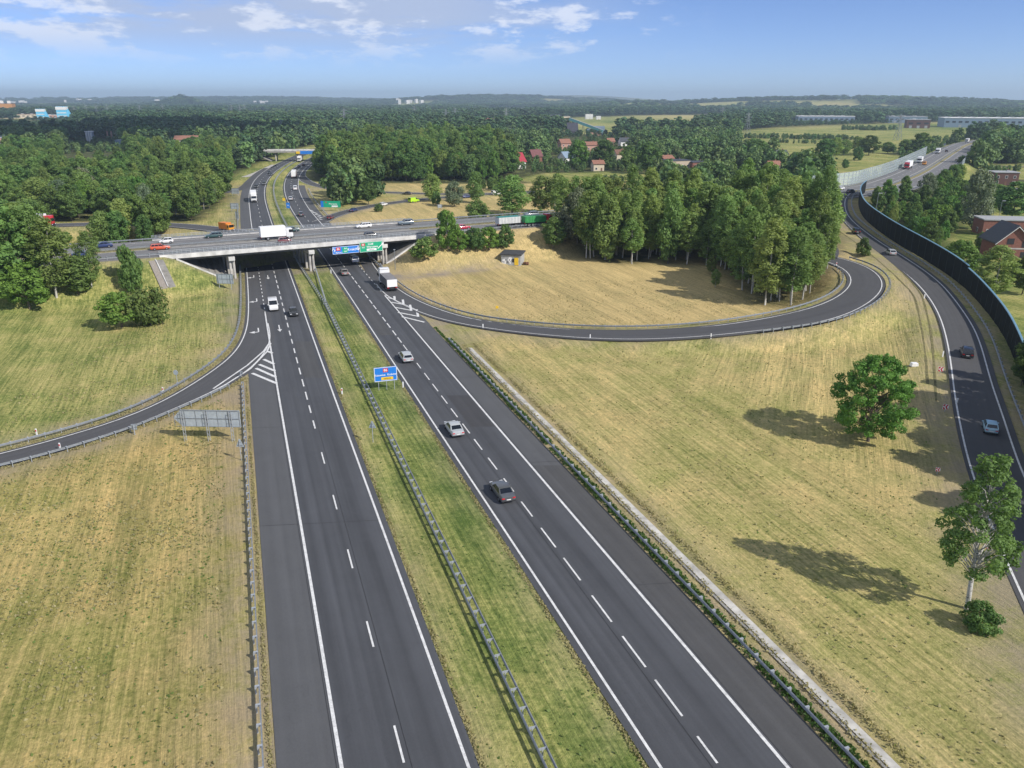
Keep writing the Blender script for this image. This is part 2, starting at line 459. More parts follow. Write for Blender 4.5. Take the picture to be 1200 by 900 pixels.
# crossing road, centre line at deck height, then bending away on its embankment
ZC = 7.1
_cu = [tuple(u * U + 214.4 * NV) for u in (-420, -300, -200, -100, 0, 60, 120, 180)]
CROSS = np.array(_cu + [(147.7, 330.5), (172, 358), (212.6, 415.9), (286.7, 533), (385, 690), (441, 768), (520, 860), (700, 1030)], float)
CROSS = smooth_poly(resample(catmull(np.hstack([CROSS, np.full((len(CROSS), 1), ZC)]), 5), step=5), 8)
CROSS[:, 2] = ZC - np.clip((CROSS[:, 0] - 300) / 300, 0, 1) * 5.0
HWC = 12.75
US = CROSS[:, :2] @ U                                           # position along the crossing road
U_AB0, U_AB1 = 12.5, 76.0                                        # the two abutments
SL_L = trace([(287, 300), (289, 315), (291, 345), (291, 372), (287.5, 392), (275, 415), (250, 435), (187.5, 473.75), (125, 498.75), (62.5, 516), (0, 533.75), (-70, 549), (-150, 562)], 2.5, 8)
SL_R = trace([(300.5, 300), (304, 317), (308.5, 345), (312.5, 372), (316.5, 400), (300, 426), (275, 445), (242, 463), (187, 486.5), (155, 500), (75, 525.5), (0, 545.5), (-70, 559), (-150, 571)], 2.5, 3)
LOOP_I = trace([(432, 300), (441, 316), (467.5, 340), (500, 357.5), (550, 374, .2), (600, 381, .4), (675, 387.3, .8), (750, 388.5, 1.1), (820, 384.5, 1.5), (875, 377.5, 2.0), (937.5, 365.5, 2.6), (975, 352.5, 3.1), (995, 338, 3.6), (999, 326, 4.0), (991, 315, 4.5), (975, 307, 5.0), (952, 302, 5.4)], 2.5, 8)
LOOP_O = trace([(424, 304), (434, 322), (452, 346), (490, 365.5), (525, 376.5, .2), (567.5, 384.5, .4), (625, 391.5, .8), (690, 397, 1.1), (750, 398.3, 1.4), (825, 394.5, 1.8), (925, 383.5, 2.4), (967.5, 377, 2.8), (1000, 365.5, 3.2), (1025, 350, 3.5), (1035.5, 334, 4.0), (1025, 317.5, 4.5), (1000, 306, 5.0), (970, 299.5, 5.4)], 2.5, 8)
LOOP_M = smooth_poly((resample(LOOP_I, 90) + resample(LOOP_O, 90)) / 2, 4)
_le = LOOP_M[-1]
LOOP_UP = smooth_poly(resample(catmull([tuple(_le), (82, 207, 5.7), (79, 229, 6.3), (66, 243, 6.9), (46, 247, 7.05), (24, 241.5, 7.08)], 3), step=3), 4)
RS_L = trace([(1260, 830), (1230, 770), (1198.75, 700), (1177.5, 655), (1150, 585), (1135, 542.5), (1120, 472.5, .2), (1117.5, 452.5, .4), (1110, 400, 1.2), (1097.5, 362.5, 2.1), (1075, 332.5, 3.2), (1040, 302.5, 4.6), (1005, 275, 6.0), (982, 250, 6.9), (975, 236, 7.08), (970, 229, 7.1), (960, 225, 7.1)], 3, 6)
RS_R = trace([(1330, 830), (1290, 760), (1250, 670), (1225, 610), (1197.5, 555), (1172.5, 480, .2), (1162.5, 452.5, .4), (1145, 392.5, 1.4), (1125, 360, 2.3), (1100, 330, 3.5), (1065, 305, 4.8), (1025, 280, 6.0), (996, 256, 6.9), (990, 241, 7.08), (992, 231, 7.1), (1000, 224, 7.1)], 3, 6)
RS_M = (resample(RS_L, 80) + resample(RS_R, 80)) / 2
NW = trace([(-60, 271, 4), (0, 267, 4.5), (40, 265, 5), (90, 263, 5.5), (150, 262, 6), (215, 264.5, 6.3), (250, 268.5, 6.7), (290, 272.5, 7)], 3, 6)
NE_A = trace([(352, 240), (362, 252), (373, 262), (379, 258), (392, 252.5), (412.5, 246.5), (437.5, 241), (462.5, 237.5), (500, 233), (545, 229.5), (583, 226.5), (640, 224), (700, 222)], 3, 5)
NE_A = NE_A[NE_A[:, 0] > g(374, 260)[0]]
NE_B = trace([(800, 219), (700, 222.5), (600, 226.5), (525, 227.5), (475, 226.3), (425, 224.3), (395, 222), (370, 217), (357, 211), (352, 204), (357, 197), (364, 191)], 3, 6)
NWX = trace([(262, 226), (284, 221), (294, 212), (304, 203), (314, 197)], 3, 4)   # exit lane of the far left carriageway
EMB = []                                                        # raised roads: (centre line, half width)
EMB.append((CROSS[US <= U_AB0], HWC)); EMB.append((CROSS[US >= U_AB1], HWC))
EMB.append((LOOP_M, 4.2)); EMB.append((LOOP_UP, 4.2)); EMB.append((RS_M, 6.2)); EMB.append((NW, 4.0))
FLAT = [(LL, 7), (RR, 7), (NE_A, 5), (NE_B, 5), (NWX, 4), ((SL_L + resample(SL_R, len(SL_L))) / 2, 5)]


def near_poly(P, X, Y):
    """distance, height and overshoot of points to a polyline (last axis z)"""
    d = np.full(X.shape, 1e9); z = np.zeros(X.shape); ov = np.zeros(X.shape)
    P = resample(P, step=6.0)
    bb = (X > P[:, 0].min() - 45) & (X < P[:, 0].max() + 45) & (Y > P[:, 1].min() - 45) & (Y < P[:, 1].max() + 45)
    x, y = X[bb], Y[bb]
    if x.size == 0: return d, z, ov
    dd = np.full(x.shape, 1e9); zz = np.zeros(x.shape); oo = np.zeros(x.shape)
    n = len(P)
    for i in range(n - 1):
        a, b = P[i], P[i + 1]; e = b[:2] - a[:2]; l = np.hypot(*e)
        if l < 1e-6: continue
        e = e / l
        t = (x - a[0]) * e[0] + (y - a[1]) * e[1]; lat = np.abs((x - a[0]) * e[1] - (y - a[1]) * e[0])
        tc_ = np.clip(t, 0, l); over = np.abs(t - tc_); rd = np.hypot(lat, over)
        m = rd < dd
        dd[m] = rd[m]; zz[m] = (a[2] + (b[2] - a[2]) * tc_ / l)[m]
        end = ((i == 0) & (t < 0)) | ((i == n - 2) & (t > l))
        oo[m] = np.where(end, over, 0)[m]
    d[bb] = dd; z[bb] = zz; ov[bb] = oo; return d, z, ov


def in_poly(poly, X, Y):
    poly = np.asarray(poly); r = np.zeros(X.shape, bool); n = len(poly); j = n - 1
    for i in range(n):
        xi, yi = poly[i]; xj, yj = poly[j]
        r ^= ((yi > Y) != (yj > Y)) & (X < (xj - xi) * (Y - yi) / (yj - yi + 1e-12) + xi); j = i
    return r


def ppoly(pts, z=0.0): return [g(p[0], p[1], z) for p in pts]


def axis(lo, hi, step, far0, far1, k=1.07):
    a = list(np.arange(lo, hi + 1e-6, step)); s = step
    v = hi
    while v < far1: s *= k; v += s; a.append(v)
    s = step; v = lo
    while v > far0: s *= k; v -= s; a.insert(0, v)
    return np.array(a)


gx = axis(-230, 450, 2.5, -14000, 14000)
gy = np.concatenate([[-900, -500, -260, -140, -80, -45, -20, 0, 10], np.arange(17.5, 470, 2.5), np.arange(470, 764, 4.0), axis(764, 768, 4, 764, 14000, 1.055)[1:]])
GX, GY = np.meshgrid(gx, gy)


def vnoise(X, Y, s, seed):
    """smooth value noise"""
    r = np.random.default_rng(seed); T = r.random((128, 128)); x = X / s; y = Y / s
    i = np.floor(x).astype(int); j = np.floor(y).astype(int); u = x - i; v = y - j; u = u * u * (3 - 2 * u); v = v * v * (3 - 2 * v)
    q = lambda a, b: T[a % 128, b % 128]
    return (q(i, j) * (1 - u) + q(i + 1, j) * u) * (1 - v) + (q(i, j + 1) * (1 - u) + q(i + 1, j + 1) * u) * v


def hills(X, Y):
    D = np.hypot(X, Y); px = 600 + 971.7 * X / np.maximum(Y, 1.0); px = np.where(Y > 1, px, 5000)
    z = np.zeros(X.shape)
    def ridge(c, w, d, dep, h):
        return h * np.exp(-((px - c) / w) ** 2) * np.exp(-((D - d) / dep) ** 2)
    for a in ((212, 20, 5200, 500, 62), (640, 110, 6300, 900, 38), (520, 120, 6000, 800, 42), (745, 40, 3900, 500, 20), (880, 130, 4300, 700, 30),
              (1080, 150, 4600, 800, 34), (1010, 60, 4200, 600, 8), (560, 90, 10500, 900, 80), (690, 80, 11000, 900, 78), (330, 200, 8200, 1200, 36), (80, 220, 9500, 1400, 34)):
        z = z + ridge(*a)
    far = np.clip((D - 6500) / 5000, 0, 1)
    z = z + far * (22 + 16 * (vnoise(X, Y, 1500, 5) - 0.5)) + np.clip((D - 1800) / 3000, 0, 1) * 10 * (vnoise(X, Y, 700, 9) - 0.4)
    return z


def build_height(X, Y):
    droad = np.full(X.shape, 1e9)
    for P, hw in FLAT:
        d, _, _ = near_poly(P, X, Y); droad = np.minimum(droad, d - hw)
    top = np.full(X.shape, -1e9)
    for P, hw in EMB:
        d, z, ov = near_poly(P, X, Y)
        lat = np.sqrt(np.maximum(d * d - ov * ov, 0)); dl = np.maximum(0, lat - hw - 1.8)
        e = z - 0.16 - np.hypot(dl, ov) / 1.75
        top = np.maximum(top, np.where(d < 1e8, e, -1e9)); droad = np.minimum(droad, d - hw)
    base = (0.55 * (vnoise(X, Y, 22, 1) - 0.5) + 0.9 * (vnoise(X, Y, 60, 2) - 0.5)) * np.clip((droad - 1) / 14, 0, 1) * np.clip(1.6 - Y / 900, 0, 1)
    z = np.maximum(base, top)
    z = z + hills(X, Y)
    return z, droad


GZ, GDR = build_height(GX, GY)
GZ = np.where(GY < 0, np.minimum(GZ, 0.0), GZ)


def ground_z(x, y):
    i = int(np.clip(np.searchsorted(gx, x) - 1, 0, len(gx) - 2)); j = int(np.clip(np.searchsorted(gy, y) - 1, 0, len(gy) - 2))
    u = (x - gx[i]) / (gx[i + 1] - gx[i]); v = (y - gy[j]) / (gy[j + 1] - gy[j])
    return float((GZ[j, i] * (1 - u) + GZ[j, i + 1] * u) * (1 - v) + (GZ[j + 1, i] * (1 - u) + GZ[j + 1, i + 1] * u) * v)


def ground_zs(X, Y): return np.array([ground_z(a, b) for a, b in zip(X, Y)])


def drop(px, py, it=8):
    """the ground point that shows at (px, py), on raised ground too"""
    z = 0.0
    for _ in range(it):
        x, y = g(px, py, z); z = 0.5 * z + 0.5 * ground_z(x, y)
    x, y = g(px, py, z); return Vector((x, y, ground_z(x, y)))


# zones of the ground
CLEARING = ppoly([(440, 318), (470, 345), (560, 372), (680, 385), (760, 387), (880, 376), (950, 360), (995, 335), (985, 310), (900, 270), (640, 268), (560, 285), (500, 292), (470, 300)])
RFIELD = ppoly([(500, 372), (600, 388), (700, 399), (850, 396), (960, 382), (1040, 345), (1060, 330), (1095, 375), (1108, 420), (1120, 500), (1140, 570), (1185, 690), (1290, 900), (1100, 1000), (900, 860), (700, 610), (560, 420)])
LUPPER = ppoly([(-300, 330), (280, 310), (288, 380), (240, 435), (60, 512), (-200, 560), (-600, 560)])
LLOWER = ppoly([(-200, 585), (60, 535), (270, 450), (292, 450), (290, 620), (280, 1000), (-800, 1000)])
NEFIELD = ppoly([(372, 262), (420, 245), (520, 232), (700, 226), (700, 250), (560, 256), (420, 262)])
NEFIELD2 = ppoly([(362, 212), (380, 213), (700, 211), (700, 224), (480, 225), (396, 221)])
GARDEN = ppoly([(1010, 240), (1090, 290), (1140, 340), (1180, 420), (1210, 460), (1400, 700), (1700, 500), (1400, 190), (1120, 185)])
zone = np.zeros(GX.shape + (4,)); zone[..., 3] = 1; mow = np.zeros_like(zone)
zone[..., 0] = 0.60
def setz(poly, dry=None, tan_=None, mw=None, wood=None):
    k = in_poly(poly, GX, GY)
    if dry is not None: zone[k, 0] = dry
    if tan_ is not None: mow[k, 1] = tan_
    if mw is not None: mow[k, 0] = mw
    if wood is not None: zone[k, 2] = wood
setz(LUPPER, 0.44, 0.0); setz(LLOWER, 0.70, 0.0); setz(RFIELD, 0.70, 0.05, 1.0); setz(CLEARING, 0.95, 0.75)
mow[in_poly(LLOWER, GX, GY), 3] = 1.0
setz(NEFIELD, 0.85, 0.6); setz(NEFIELD2, 0.8, 0.5); setz(GARDEN, 0.28, 0)
_lr = np.interp(GY, LR[:, 1], LR[:, 0]); _rl = np.interp(GY, RL[:, 1], RL[:, 0]); _t = (GX - _lr) / (_rl - _lr)
_km = (_t > 0) & (_t < 1) & (GY < 900)
zone[..., 0] = np.where(_km, np.where(_t < 0.42, 0.50 - 0.2 * _t, 0.14), zone[..., 0]); mow[..., 1] = np.where(_km, 0.0, mow[..., 1])
_rr = np.interp(GY, RR[:, 1], RR[:, 0]); mow[..., 0] *= np.clip((GX - _rr - 28) / 22, 0, 1)
_ks = (GX > _rr) & (GX < _rr + 6.6) & (GY < 128); zone[..., 0] = np.where(_ks, 0.85, zone[..., 0]); mow[..., 1] = np.where(_ks, 0.3, mow[..., 1])
zone[..., 1] = np.clip(1 - GDR / 2.2, 0, 1) * 0.75 * (GY < 420)
_bk = in_poly([tuple(a) for a in (10 * U + 226 * NV, 10 * U + 200 * NV, 80 * U + 200 * NV, 80 * U + 226 * NV)], GX, GY); zone[..., 1] = np.where(_bk, 0.9, zone[..., 1])
_tk = in_poly(ppoly([(440, 322), (447, 333), (470, 328), (490, 325), (520, 322), (562, 316), (590, 311), (590, 309), (560, 313), (520, 317.5), (490, 320), (468, 321)]), GX, GY); zone[_tk, 1] = 1.6; zone[_tk, 0] = 0.9
_ll = np.interp(GY, LL[:, 1], LL[:, 0]); _kv = (GX < _ll - 4.0) & (GX > _ll - 6.5) & (GY < 118); zone[..., 0] = np.where(_kv, .95, zone[..., 0]); mow[..., 1] = np.where(_kv, .6, mow[..., 1])
# wooded ground
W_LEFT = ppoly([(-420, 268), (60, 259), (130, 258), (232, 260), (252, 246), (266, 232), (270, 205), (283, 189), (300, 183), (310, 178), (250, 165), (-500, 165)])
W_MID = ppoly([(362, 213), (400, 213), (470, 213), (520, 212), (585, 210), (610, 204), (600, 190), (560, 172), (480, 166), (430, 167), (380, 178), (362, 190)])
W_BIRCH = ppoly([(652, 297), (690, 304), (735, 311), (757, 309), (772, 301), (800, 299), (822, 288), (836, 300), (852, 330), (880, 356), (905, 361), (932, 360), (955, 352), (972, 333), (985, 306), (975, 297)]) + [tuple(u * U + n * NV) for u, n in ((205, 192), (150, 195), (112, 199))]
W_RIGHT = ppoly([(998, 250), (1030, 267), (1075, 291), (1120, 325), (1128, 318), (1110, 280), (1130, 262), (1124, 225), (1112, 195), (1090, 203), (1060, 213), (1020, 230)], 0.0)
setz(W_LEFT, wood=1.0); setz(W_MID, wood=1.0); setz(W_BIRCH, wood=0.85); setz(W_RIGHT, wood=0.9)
OPEN_FAR = [ppoly(p) for p in (
    [(862, 154), (900, 150), (1010, 145.5), (1110, 142.5), (1240, 145), (1260, 158), (1150, 161), (1125, 170), (1060, 177), (960, 176), (868, 173)],
    [(850, 170), (920, 170), (1040, 175), (1062, 186), (1035, 206), (975, 216), (935, 206), (930, 188), (880, 178)],
    [(640, 139), (760, 135), (850, 134), (850, 140), (805, 157), (690, 158), (640, 151)],
    [(540, 147), (600, 140), (690, 138), (690, 143), (640, 150), (560, 154)],
    [(600, 210), (640, 203), (740, 201), (800, 207), (740, 213), (640, 216)],
    [(1125, 200), (1180, 192), (1300, 190), (1300, 215), (1180, 210)])]
RIDGE_OPEN = [ppoly(p) for p in ([(1, 2), (2, 2), (2, 3)],)]
_far = (GY > 430) & (zone[..., 2] < .5) & (GDR > 7)
for p in OPEN_FAR: _far &= ~in_poly(p, GX, GY)
_pxx = 600 + 971.7 * GX / np.maximum(GY, 1.0); _D = np.hypot(GX, GY)
RIDGEF = (GY > 10) & (_pxx > 720) & (_pxx < 1010) & (_D > 3400) & (_D < 4350)
_far &= ~RIDGEF


def open_land(X, Y, D): return (D > 1250) & (vnoise(X, Y * .55, 300, 31) + .30 * (vnoise(X, Y, 110, 32) - .5) < np.where(D > 2600, .36, .27))


_far &= ~open_land(GX, GY, _D)
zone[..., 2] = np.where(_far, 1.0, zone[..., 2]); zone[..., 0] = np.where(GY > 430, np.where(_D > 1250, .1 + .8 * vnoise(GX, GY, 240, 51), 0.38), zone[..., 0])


def make_terrain():
    ny, nx = GX.shape
    me = bpy.data.meshes.new('ground')
    co = np.stack([GX, GY, GZ], -1).reshape(-1, 3)
    idx = np.arange(nx * ny).reshape(ny, nx)
    f = np.stack([idx[:-1, :-1], idx[:-1, 1:], idx[1:, 1:], idx[1:, :-1]], -1).reshape(-1, 4)
    me.vertices.add(len(co)); me.vertices.foreach_set('co', co.ravel())
    me.loops.add(f.size); me.loops.foreach_set('vertex_index', f.ravel().astype(np.int32))
    me.polygons.add(len(f)); me.polygons.foreach_set('loop_start', np.arange(0, f.size, 4, dtype=np.int32)); me.polygons.foreach_set('loop_total', np.full(len(f), 4, np.int32))
    me.polygons.foreach_set('use_smooth', [True] * len(f))
    for nm, a in (('zone', zone), ('mow', mow)):
        k = a.copy()
        for ch in range(3):                        # soften the zone borders
            for _ in range(2):
                q = k[..., ch]; s = q.copy(); s[1:-1, 1:-1] = (q[1:-1, 1:-1] * 2 + q[:-2, 1:-1] + q[2:, 1:-1] + q[1:-1, :-2] + q[1:-1, 2:]) / 6; k[..., ch] = s
        at = me.color_attributes.new(nm, 'FLOAT_COLOR', 'POINT'); at.data.foreach_set('color', k.reshape(-1))
    me.update(); me.validate(); me.materials.append(ground_mat())
    tag(link('ground', me), kind='structure')


make_terrain()


# ---------------------------------------------------------------- road sheets
def ribbon(name, A, B, mat, dz=0.0, n=None, parent=None, skirt=0.0):
    """sheet between two edge lines, with a lane map (metres across, metres along)"""
    n = n or max(4, int(max(arclen(A)[-1], arclen(B)[-1]) / 3))
    a, b = resample(A, n), resample(B, n); w = np.linalg.norm(b[:, :2] - a[:, :2], axis=1); s = arclen((a + b) / 2)
    v = [(*p[:2], p[2] + dz) for p in a] + [(*p[:2], p[2] + dz) for p in b]
    f = [(i, n + i, n + i + 1, i + 1) for i in range(n - 1)]; uv = []
    for i in range(n - 1): uv += [(0, s[i]), (w[i], s[i]), (w[i + 1], s[i + 1]), (0, s[i + 1])]
    if skirt:
        o = 2 * n; v += [(*p[:2], p[2] + dz - skirt) for p in a] + [(*p[:2], p[2] + dz - skirt) for p in b]
        for i in range(n - 1):
            f.append((o + i, i, i + 1, o + i + 1)); uv += [(0, s[i])] * 4
            f.append((n + i, o + n + i, o + n + i + 1, n + i + 1)); uv += [(0, s[i])] * 4
    me = bpy.data.meshes.new(name); me.from_pydata(v, [], f); me.materials.append(mat)
    u = me.uv_layers.new(name='lane'); u.data.foreach_set('uv', np.array(uv, float).ravel())
    me.update(); o = link(name, me, parent)
    if parent is None: tag(o, kind='structure')
    return o


def shiftx(P, d): Q = P.copy(); Q[:, 0] += d; return Q


ribbon('carriageway', shiftx(LL, -0.25), shiftx(LR, 0.75), ASPHALT)
ribbon('carriageway', shiftx(RL, -0.75), shiftx(RR, 0.25), ASPHALT)
ribbon('hard_shoulder', sub(shiftx(LL, -4.35), -50, 131), sub(shiftx(LL, -0.25), -50, 131), SHOULDER)
ribbon('hard_shoulder', sub(shiftx(RR, 0.25), -50, 152), sub(shiftx(RR, 4.0), -50, 152), SHOULDER)
ribbon('hard_shoulder', sub(shiftx(LL, -3.9), 225, 470), sub(shiftx(LL, -0.25), 225, 470), SHOULDER)
ribbon('hard_shoulder', sub(shiftx(RR, 0.25), 262, 420), sub(shiftx(RR, 3.4), 262, 420), SHOULDER)
_a, _b = resample(SL_L, 120), resample(SL_R, 120)
ribbon('slip_road', offset(_a, 0.6), offset(_b, -0.9), RAMPASPH, 0.056)
_li = np.vstack([LOOP_I]); ribbon('slip_road', offset(resample(LOOP_I, 130), -0.8), offset(resample(LOOP_O, 130), 0.8), RAMPASPH, 0.056, skirt=0.2)
ribbon('slip_road', offset(LOOP_UP, -4), offset(LOOP_UP, 4), RAMPASPH, 0.05, skirt=0.2)
ribbon('slip_road', offset(resample(RS_L, 110), -0.5), offset(resample(RS_R, 110), 0.9), RAMPASPH, 0.056, skirt=0.2)
ribbon('slip_road', offset(NW, -3.6), offset(NW, 3.6), RAMPASPH, 0.05, skirt=0.2)
ribbon('slip_road', offset(NE_A, -3.2), offset(NE_A, 3.2), RAMPASPH, 0.056)
ribbon('slip_road', offset(NE_B, -3.0), offset(NE_B, 3.0), RAMPASPH, 0.058)
ribbon('slip_road', offset(NWX, -2.6), offset(NWX, 2.6), RAMPASPH, 0.06)
# gore between the left slip road and its carriageway
_gl = sub(shiftx(LL, -4.3), 122, 146); _gr = sub(shiftx(LL, 0.0), 122, 146)
ribbon('gore', _gl, _gr, SHOULDER, 0.001)
_gl = sub(shiftx(RR, 0.2), 148, 174); _gr = _gl.copy(); _gr[:, 0] = [max(np.interp(p[1], [146, 153.5, 160, 166, 174], [_q + 4.1 for _q in (0, 0, -0.6, -1.6, -3.2)]) + at_y(RR, p[1]), p[0]) for p in _gl]
ribbon('gore', _gl, _gr, SHOULDER, 0.002)
# crossing road on its embankments; the deck of the bridge comes with the bridge
CL_, CR_ = CROSS[US <= U_AB0 + 0.1], CROSS[US >= U_AB1 - 0.1]
_u0, _u1 = (U_AB0 * U + 214.4 * NV), (U_AB1 * U + 214.4 * NV)
CL_ = np.vstack([CROSS[US < U_AB0], [[*_u0, ZC]]]); CR_ = np.vstack([[[*_u1, ZC]], CROSS[US > U_AB1]])
for P in (CL_, CR_):
    for s in (-1, 1):
        a, b = offset(P, s * 1.6), offset(P, s * 12.6)
        ribbon('crossing_road', a if s > 0 else b, b if s > 0 else a, CROSSASPH, 0.0, skirt=0.4)
# maintenance track and small roads
SERV = trace([(287, 207.5), (300, 203), (312, 197.5), (322, 193)], 3, 3); ribbon('service_road', offset(SERV, -2.2), offset(SERV, 2.2), CONC, 0.05)
LANE1 = trace([(1300, 235), (1200, 222), (1180, 220), (1165, 219)], 3, 3); ribbon('village_road', offset(LANE1, -2.5), offset(LANE1, 2.5), CROSSASPH, 0.12)
LANE2 = trace([(1330, 195), (1240, 196), (1180, 195), (1150, 194), (1138, 190), (1128, 183)], 3, 3); ribbon('village_road', offset(LANE2, -2.5), offset(LANE2, 2.5), CROSSASPH, 0.12)
LANE3 = trace([(1175, 262), (1148, 257), (1143, 248), (1150, 240), (1165, 236)], 3, 3); ribbon('village_road', offset(LANE3, -2.4), offset(LANE3, 2.4), CROSSASPH, 0.12)

# ---------------------------------------------------------------- painted markings
MK = MB()
ZM = 0.022


def stripe(P, w, dash=None, d=0.0, z=ZM, off=0.0):
    P = resample(P, step=1.5 if dash else 2.5); P = offset(P, off) if off else P; s = arclen(P)
    spans = [(0, s[-1])] if not dash else [(a, min(a + dash[0], s[-1])) for a in np.arange(d, s[-1], dash[0] + dash[1])]
    for a, b in spans:
        if b - a < 0.3: continue
        n = max(2, int((b - a) / 2.5) + 1); t = np.linspace(a, b, n); Q = np.stack([np.interp(t, s, P[:, k]) for k in range(3)], 1)
        A, B = offset(Q, -w / 2), offset(Q, w / 2)
        MK.add([(*p[:2], p[2] + z) for p in A] + [(*p[:2], p[2] + z) for p in B], [(i, n + i, n + i + 1, i + 1) for i in range(n - 1)])


def ymid(A, B, f, y0, y1): Q = A.copy(); Q[:, 0] = A[:, 0] * (1 - f) + B[:, 0] * f; return sub(Q, y0, y1)


stripe(sub(LR, -50, 640), 0.22); stripe(sub(RL, -50, 640), 0.22)
stripe(sub(RR, -50, 176), 0.26); stripe(sub(LL, -50, 158), 0.26); stripe(sub(LL, 232, 640), 0.24); stripe(sub(RR, 262, 640), 0.24)
# lane lines: long dashes near the camera, thick short dashes along the exits
def dashes_y(P, spans, w):
    for a, b in spans:
        q = sub(resample(P, step=0.5), min(a, b), max(a, b))
        if len(q) > 1: stripe(q, w)
LMID = ymid(LL, LR, 0.5, -50, 640); RMID = ymid(RL, RR, 0.47, -50, 640)
_d0 = [(g(0, y0)[1], g(0, y1)[1]) for y0, y1 in ((846, 898), (726.7, 762.3), (641.7, 667), (579.2, 598), (530.5, 545.7))]
dashes_y(LMID, _d0, 0.16)
dashes_y(LMID, [(29, 33), (17, 21)], 0.16)
y = g(0, 504)[1]
while y < 230: dashes_y(LMID, [(y, y + 3.6)], 0.2); y += 5.6
while y < 640: dashes_y(LMID, [(y, y + 4)], 0.16); y += 11.4
_rd = [(863, 900), (797, 843), (745, 784), (696.7, 730), (654, 682.7), (618, 642.7), (586.7, 608), (559.5, 578), (535.7, 551.7), (515, 529), (495.7, 509), (479, 490.7), (463.7, 474.2), (449.5, 459), (436.7, 446), (425, 433), (414, 421.5), (404, 411)]
dashes_y(RMID, [(g(0, a)[1], g(0, b)[1]) for a, b in _rd], 0.17)
dashes_y(RMID, [(y, y + 3.4) for y in (32.5, 27, 21)], 0.17)
y = 137.0
while y < 216: dashes_y(RMID, [(y, y + 3.7)], 0.22); y += 4.9
while y < 640: dashes_y(RMID, [(y, y + 4)], 0.16); y += 11.4
# slip road edges
stripe(SL_L, 0.2, z=.08); _q = SL_R.copy(); stripe(_q[int(len(_q) * .47):], 0.2, z=.08)
stripe(sub(LL, 158, 226), 0.18, (1.6, 2.2)); stripe(LOOP_I, 0.2, z=.08); stripe(LOOP_O[int(len(LOOP_O) * .16):], 0.2, z=.08)
stripe(sub(RR, 176, 262), 0.18, (1.6, 2.2))
stripe(RS_L, 0.22, z=.08); stripe(RS_R, 0.22, z=.08)
for P in (NE_A, NE_B): stripe(P, 0.18, off=-2.7, z=0.08); stripe(P, 0.18, off=2.7, z=0.08)
stripe(NW, 0.18, off=-3.1, z=0.08); stripe(NW, 0.18, off=3.1, z=0.08)
for s in (-1, 1):
    stripe(CROSS, 0.22, off=s * 2.1); stripe(CROSS, 0.22, off=s * 9.6); stripe(CROSS, 0.14, (4, 8), off=s * 5.8)


def bar(a, b, w, z=0.075):
    a, b = Vector((*g(*a), z)), Vector((*g(*b), z)); d = (b - a).normalized(); n = Vector((-d.y, d.x, 0)) * w / 2
    MK.add([a - n, a + n, b + n, b - n], [(0, 1, 2, 3)])


for a, b in (((313.6, 412), (319, 414.3)), ((309, 421.5), (321, 427)), ((303.8, 427.5), (322, 435)), ((300, 432), (323, 442.3)), ((295.5, 437.8), (324.3, 449.8))): bar(a, b, 0.55, 0.082)
for a, b in (((317.3, 402.5), (312.8, 412.7)), ((312.8, 412.7), (293, 433)), ((293, 433), (249, 461)), ((316.4, 401.5), (309, 412)), ((309, 412), (290, 428.5)), ((290, 428.5), (250, 456))): bar(a, b, 0.3, 0.084)
for a, b in (((454, 349), (462, 351)), ((458.5, 354.5), (472.5, 357)), ((462.5, 360.5), (481.5, 364)), ((466.5, 366.5), (489.5, 371)), ((471, 371.5), (497.5, 378))): bar(a, b, 0.5, 0.082)
for a, b in (((462, 347.5), (462.6, 351.5)), ((472, 351.5), (473, 357.6)), ((480.5, 357.5), (482, 364.6)), ((488.5, 363), (490, 371.6))): bar(a, b, 0.5, 0.084)
for a, b in (((451, 345.5), (466, 353.5)), ((466, 353.5), (489, 364))): bar(a, b, 0.22, 0.086)
for a, b in (((362.5, 246), (367, 248)), ((366, 248.6), (372, 250.5)), ((369, 251.2), (376, 253)), ((372, 254), (377, 255.2)), ((374.5, 257), (377.5, 257.6))): bar(a, b, 0.6, 0.082)


def arrow(px, py, bent):
    """arrow on the lane, pointing towards the camera; bent ones turn to the left of the picture"""
    x, y = g(px, py); t = tangents(LL); i = int(np.argmin(abs(LL[:, 1] - y))); f = Vector((-t[i, 0], -t[i, 1], 0)); r = Vector((f.y, -f.x, 0))
    o = Vector((x, y, 0.076))
    q = lambda u, v: o + f * u + r * v                              # u ahead, v to the driver's right
    if bent:
        MK.add([q(-2.4, .12), q(-2.4, -.12), q(.4, -.12), q(.4, .12)], [(0, 1, 2, 3)])
        MK.add([q(.4, -.12), q(.8, .05), q(.8, .75), q(.4, .75)], [(0, 1, 2, 3)])
        MK.add([q(-.2, .7), q(1.4, .7), q(.6, 1.75)], [(0, 1, 2)])
    else:
        MK.add([q(-2.4, .11), q(-2.4, -.11), q(.9, -.11), q(.9, .11)], [(0, 1, 2, 3)])
        MK.add([q(.9, -.45), q(.9, .45), q(2.6, 0)], [(0, 1, 2)])


for a in ((297.5, 325, 1), (314, 325, 0), (301, 353, 1), (303, 388.5, 1), (327.5, 385, 0)): arrow(*a)
tag(MK.build('road_markings', PAINT), kind='structure')

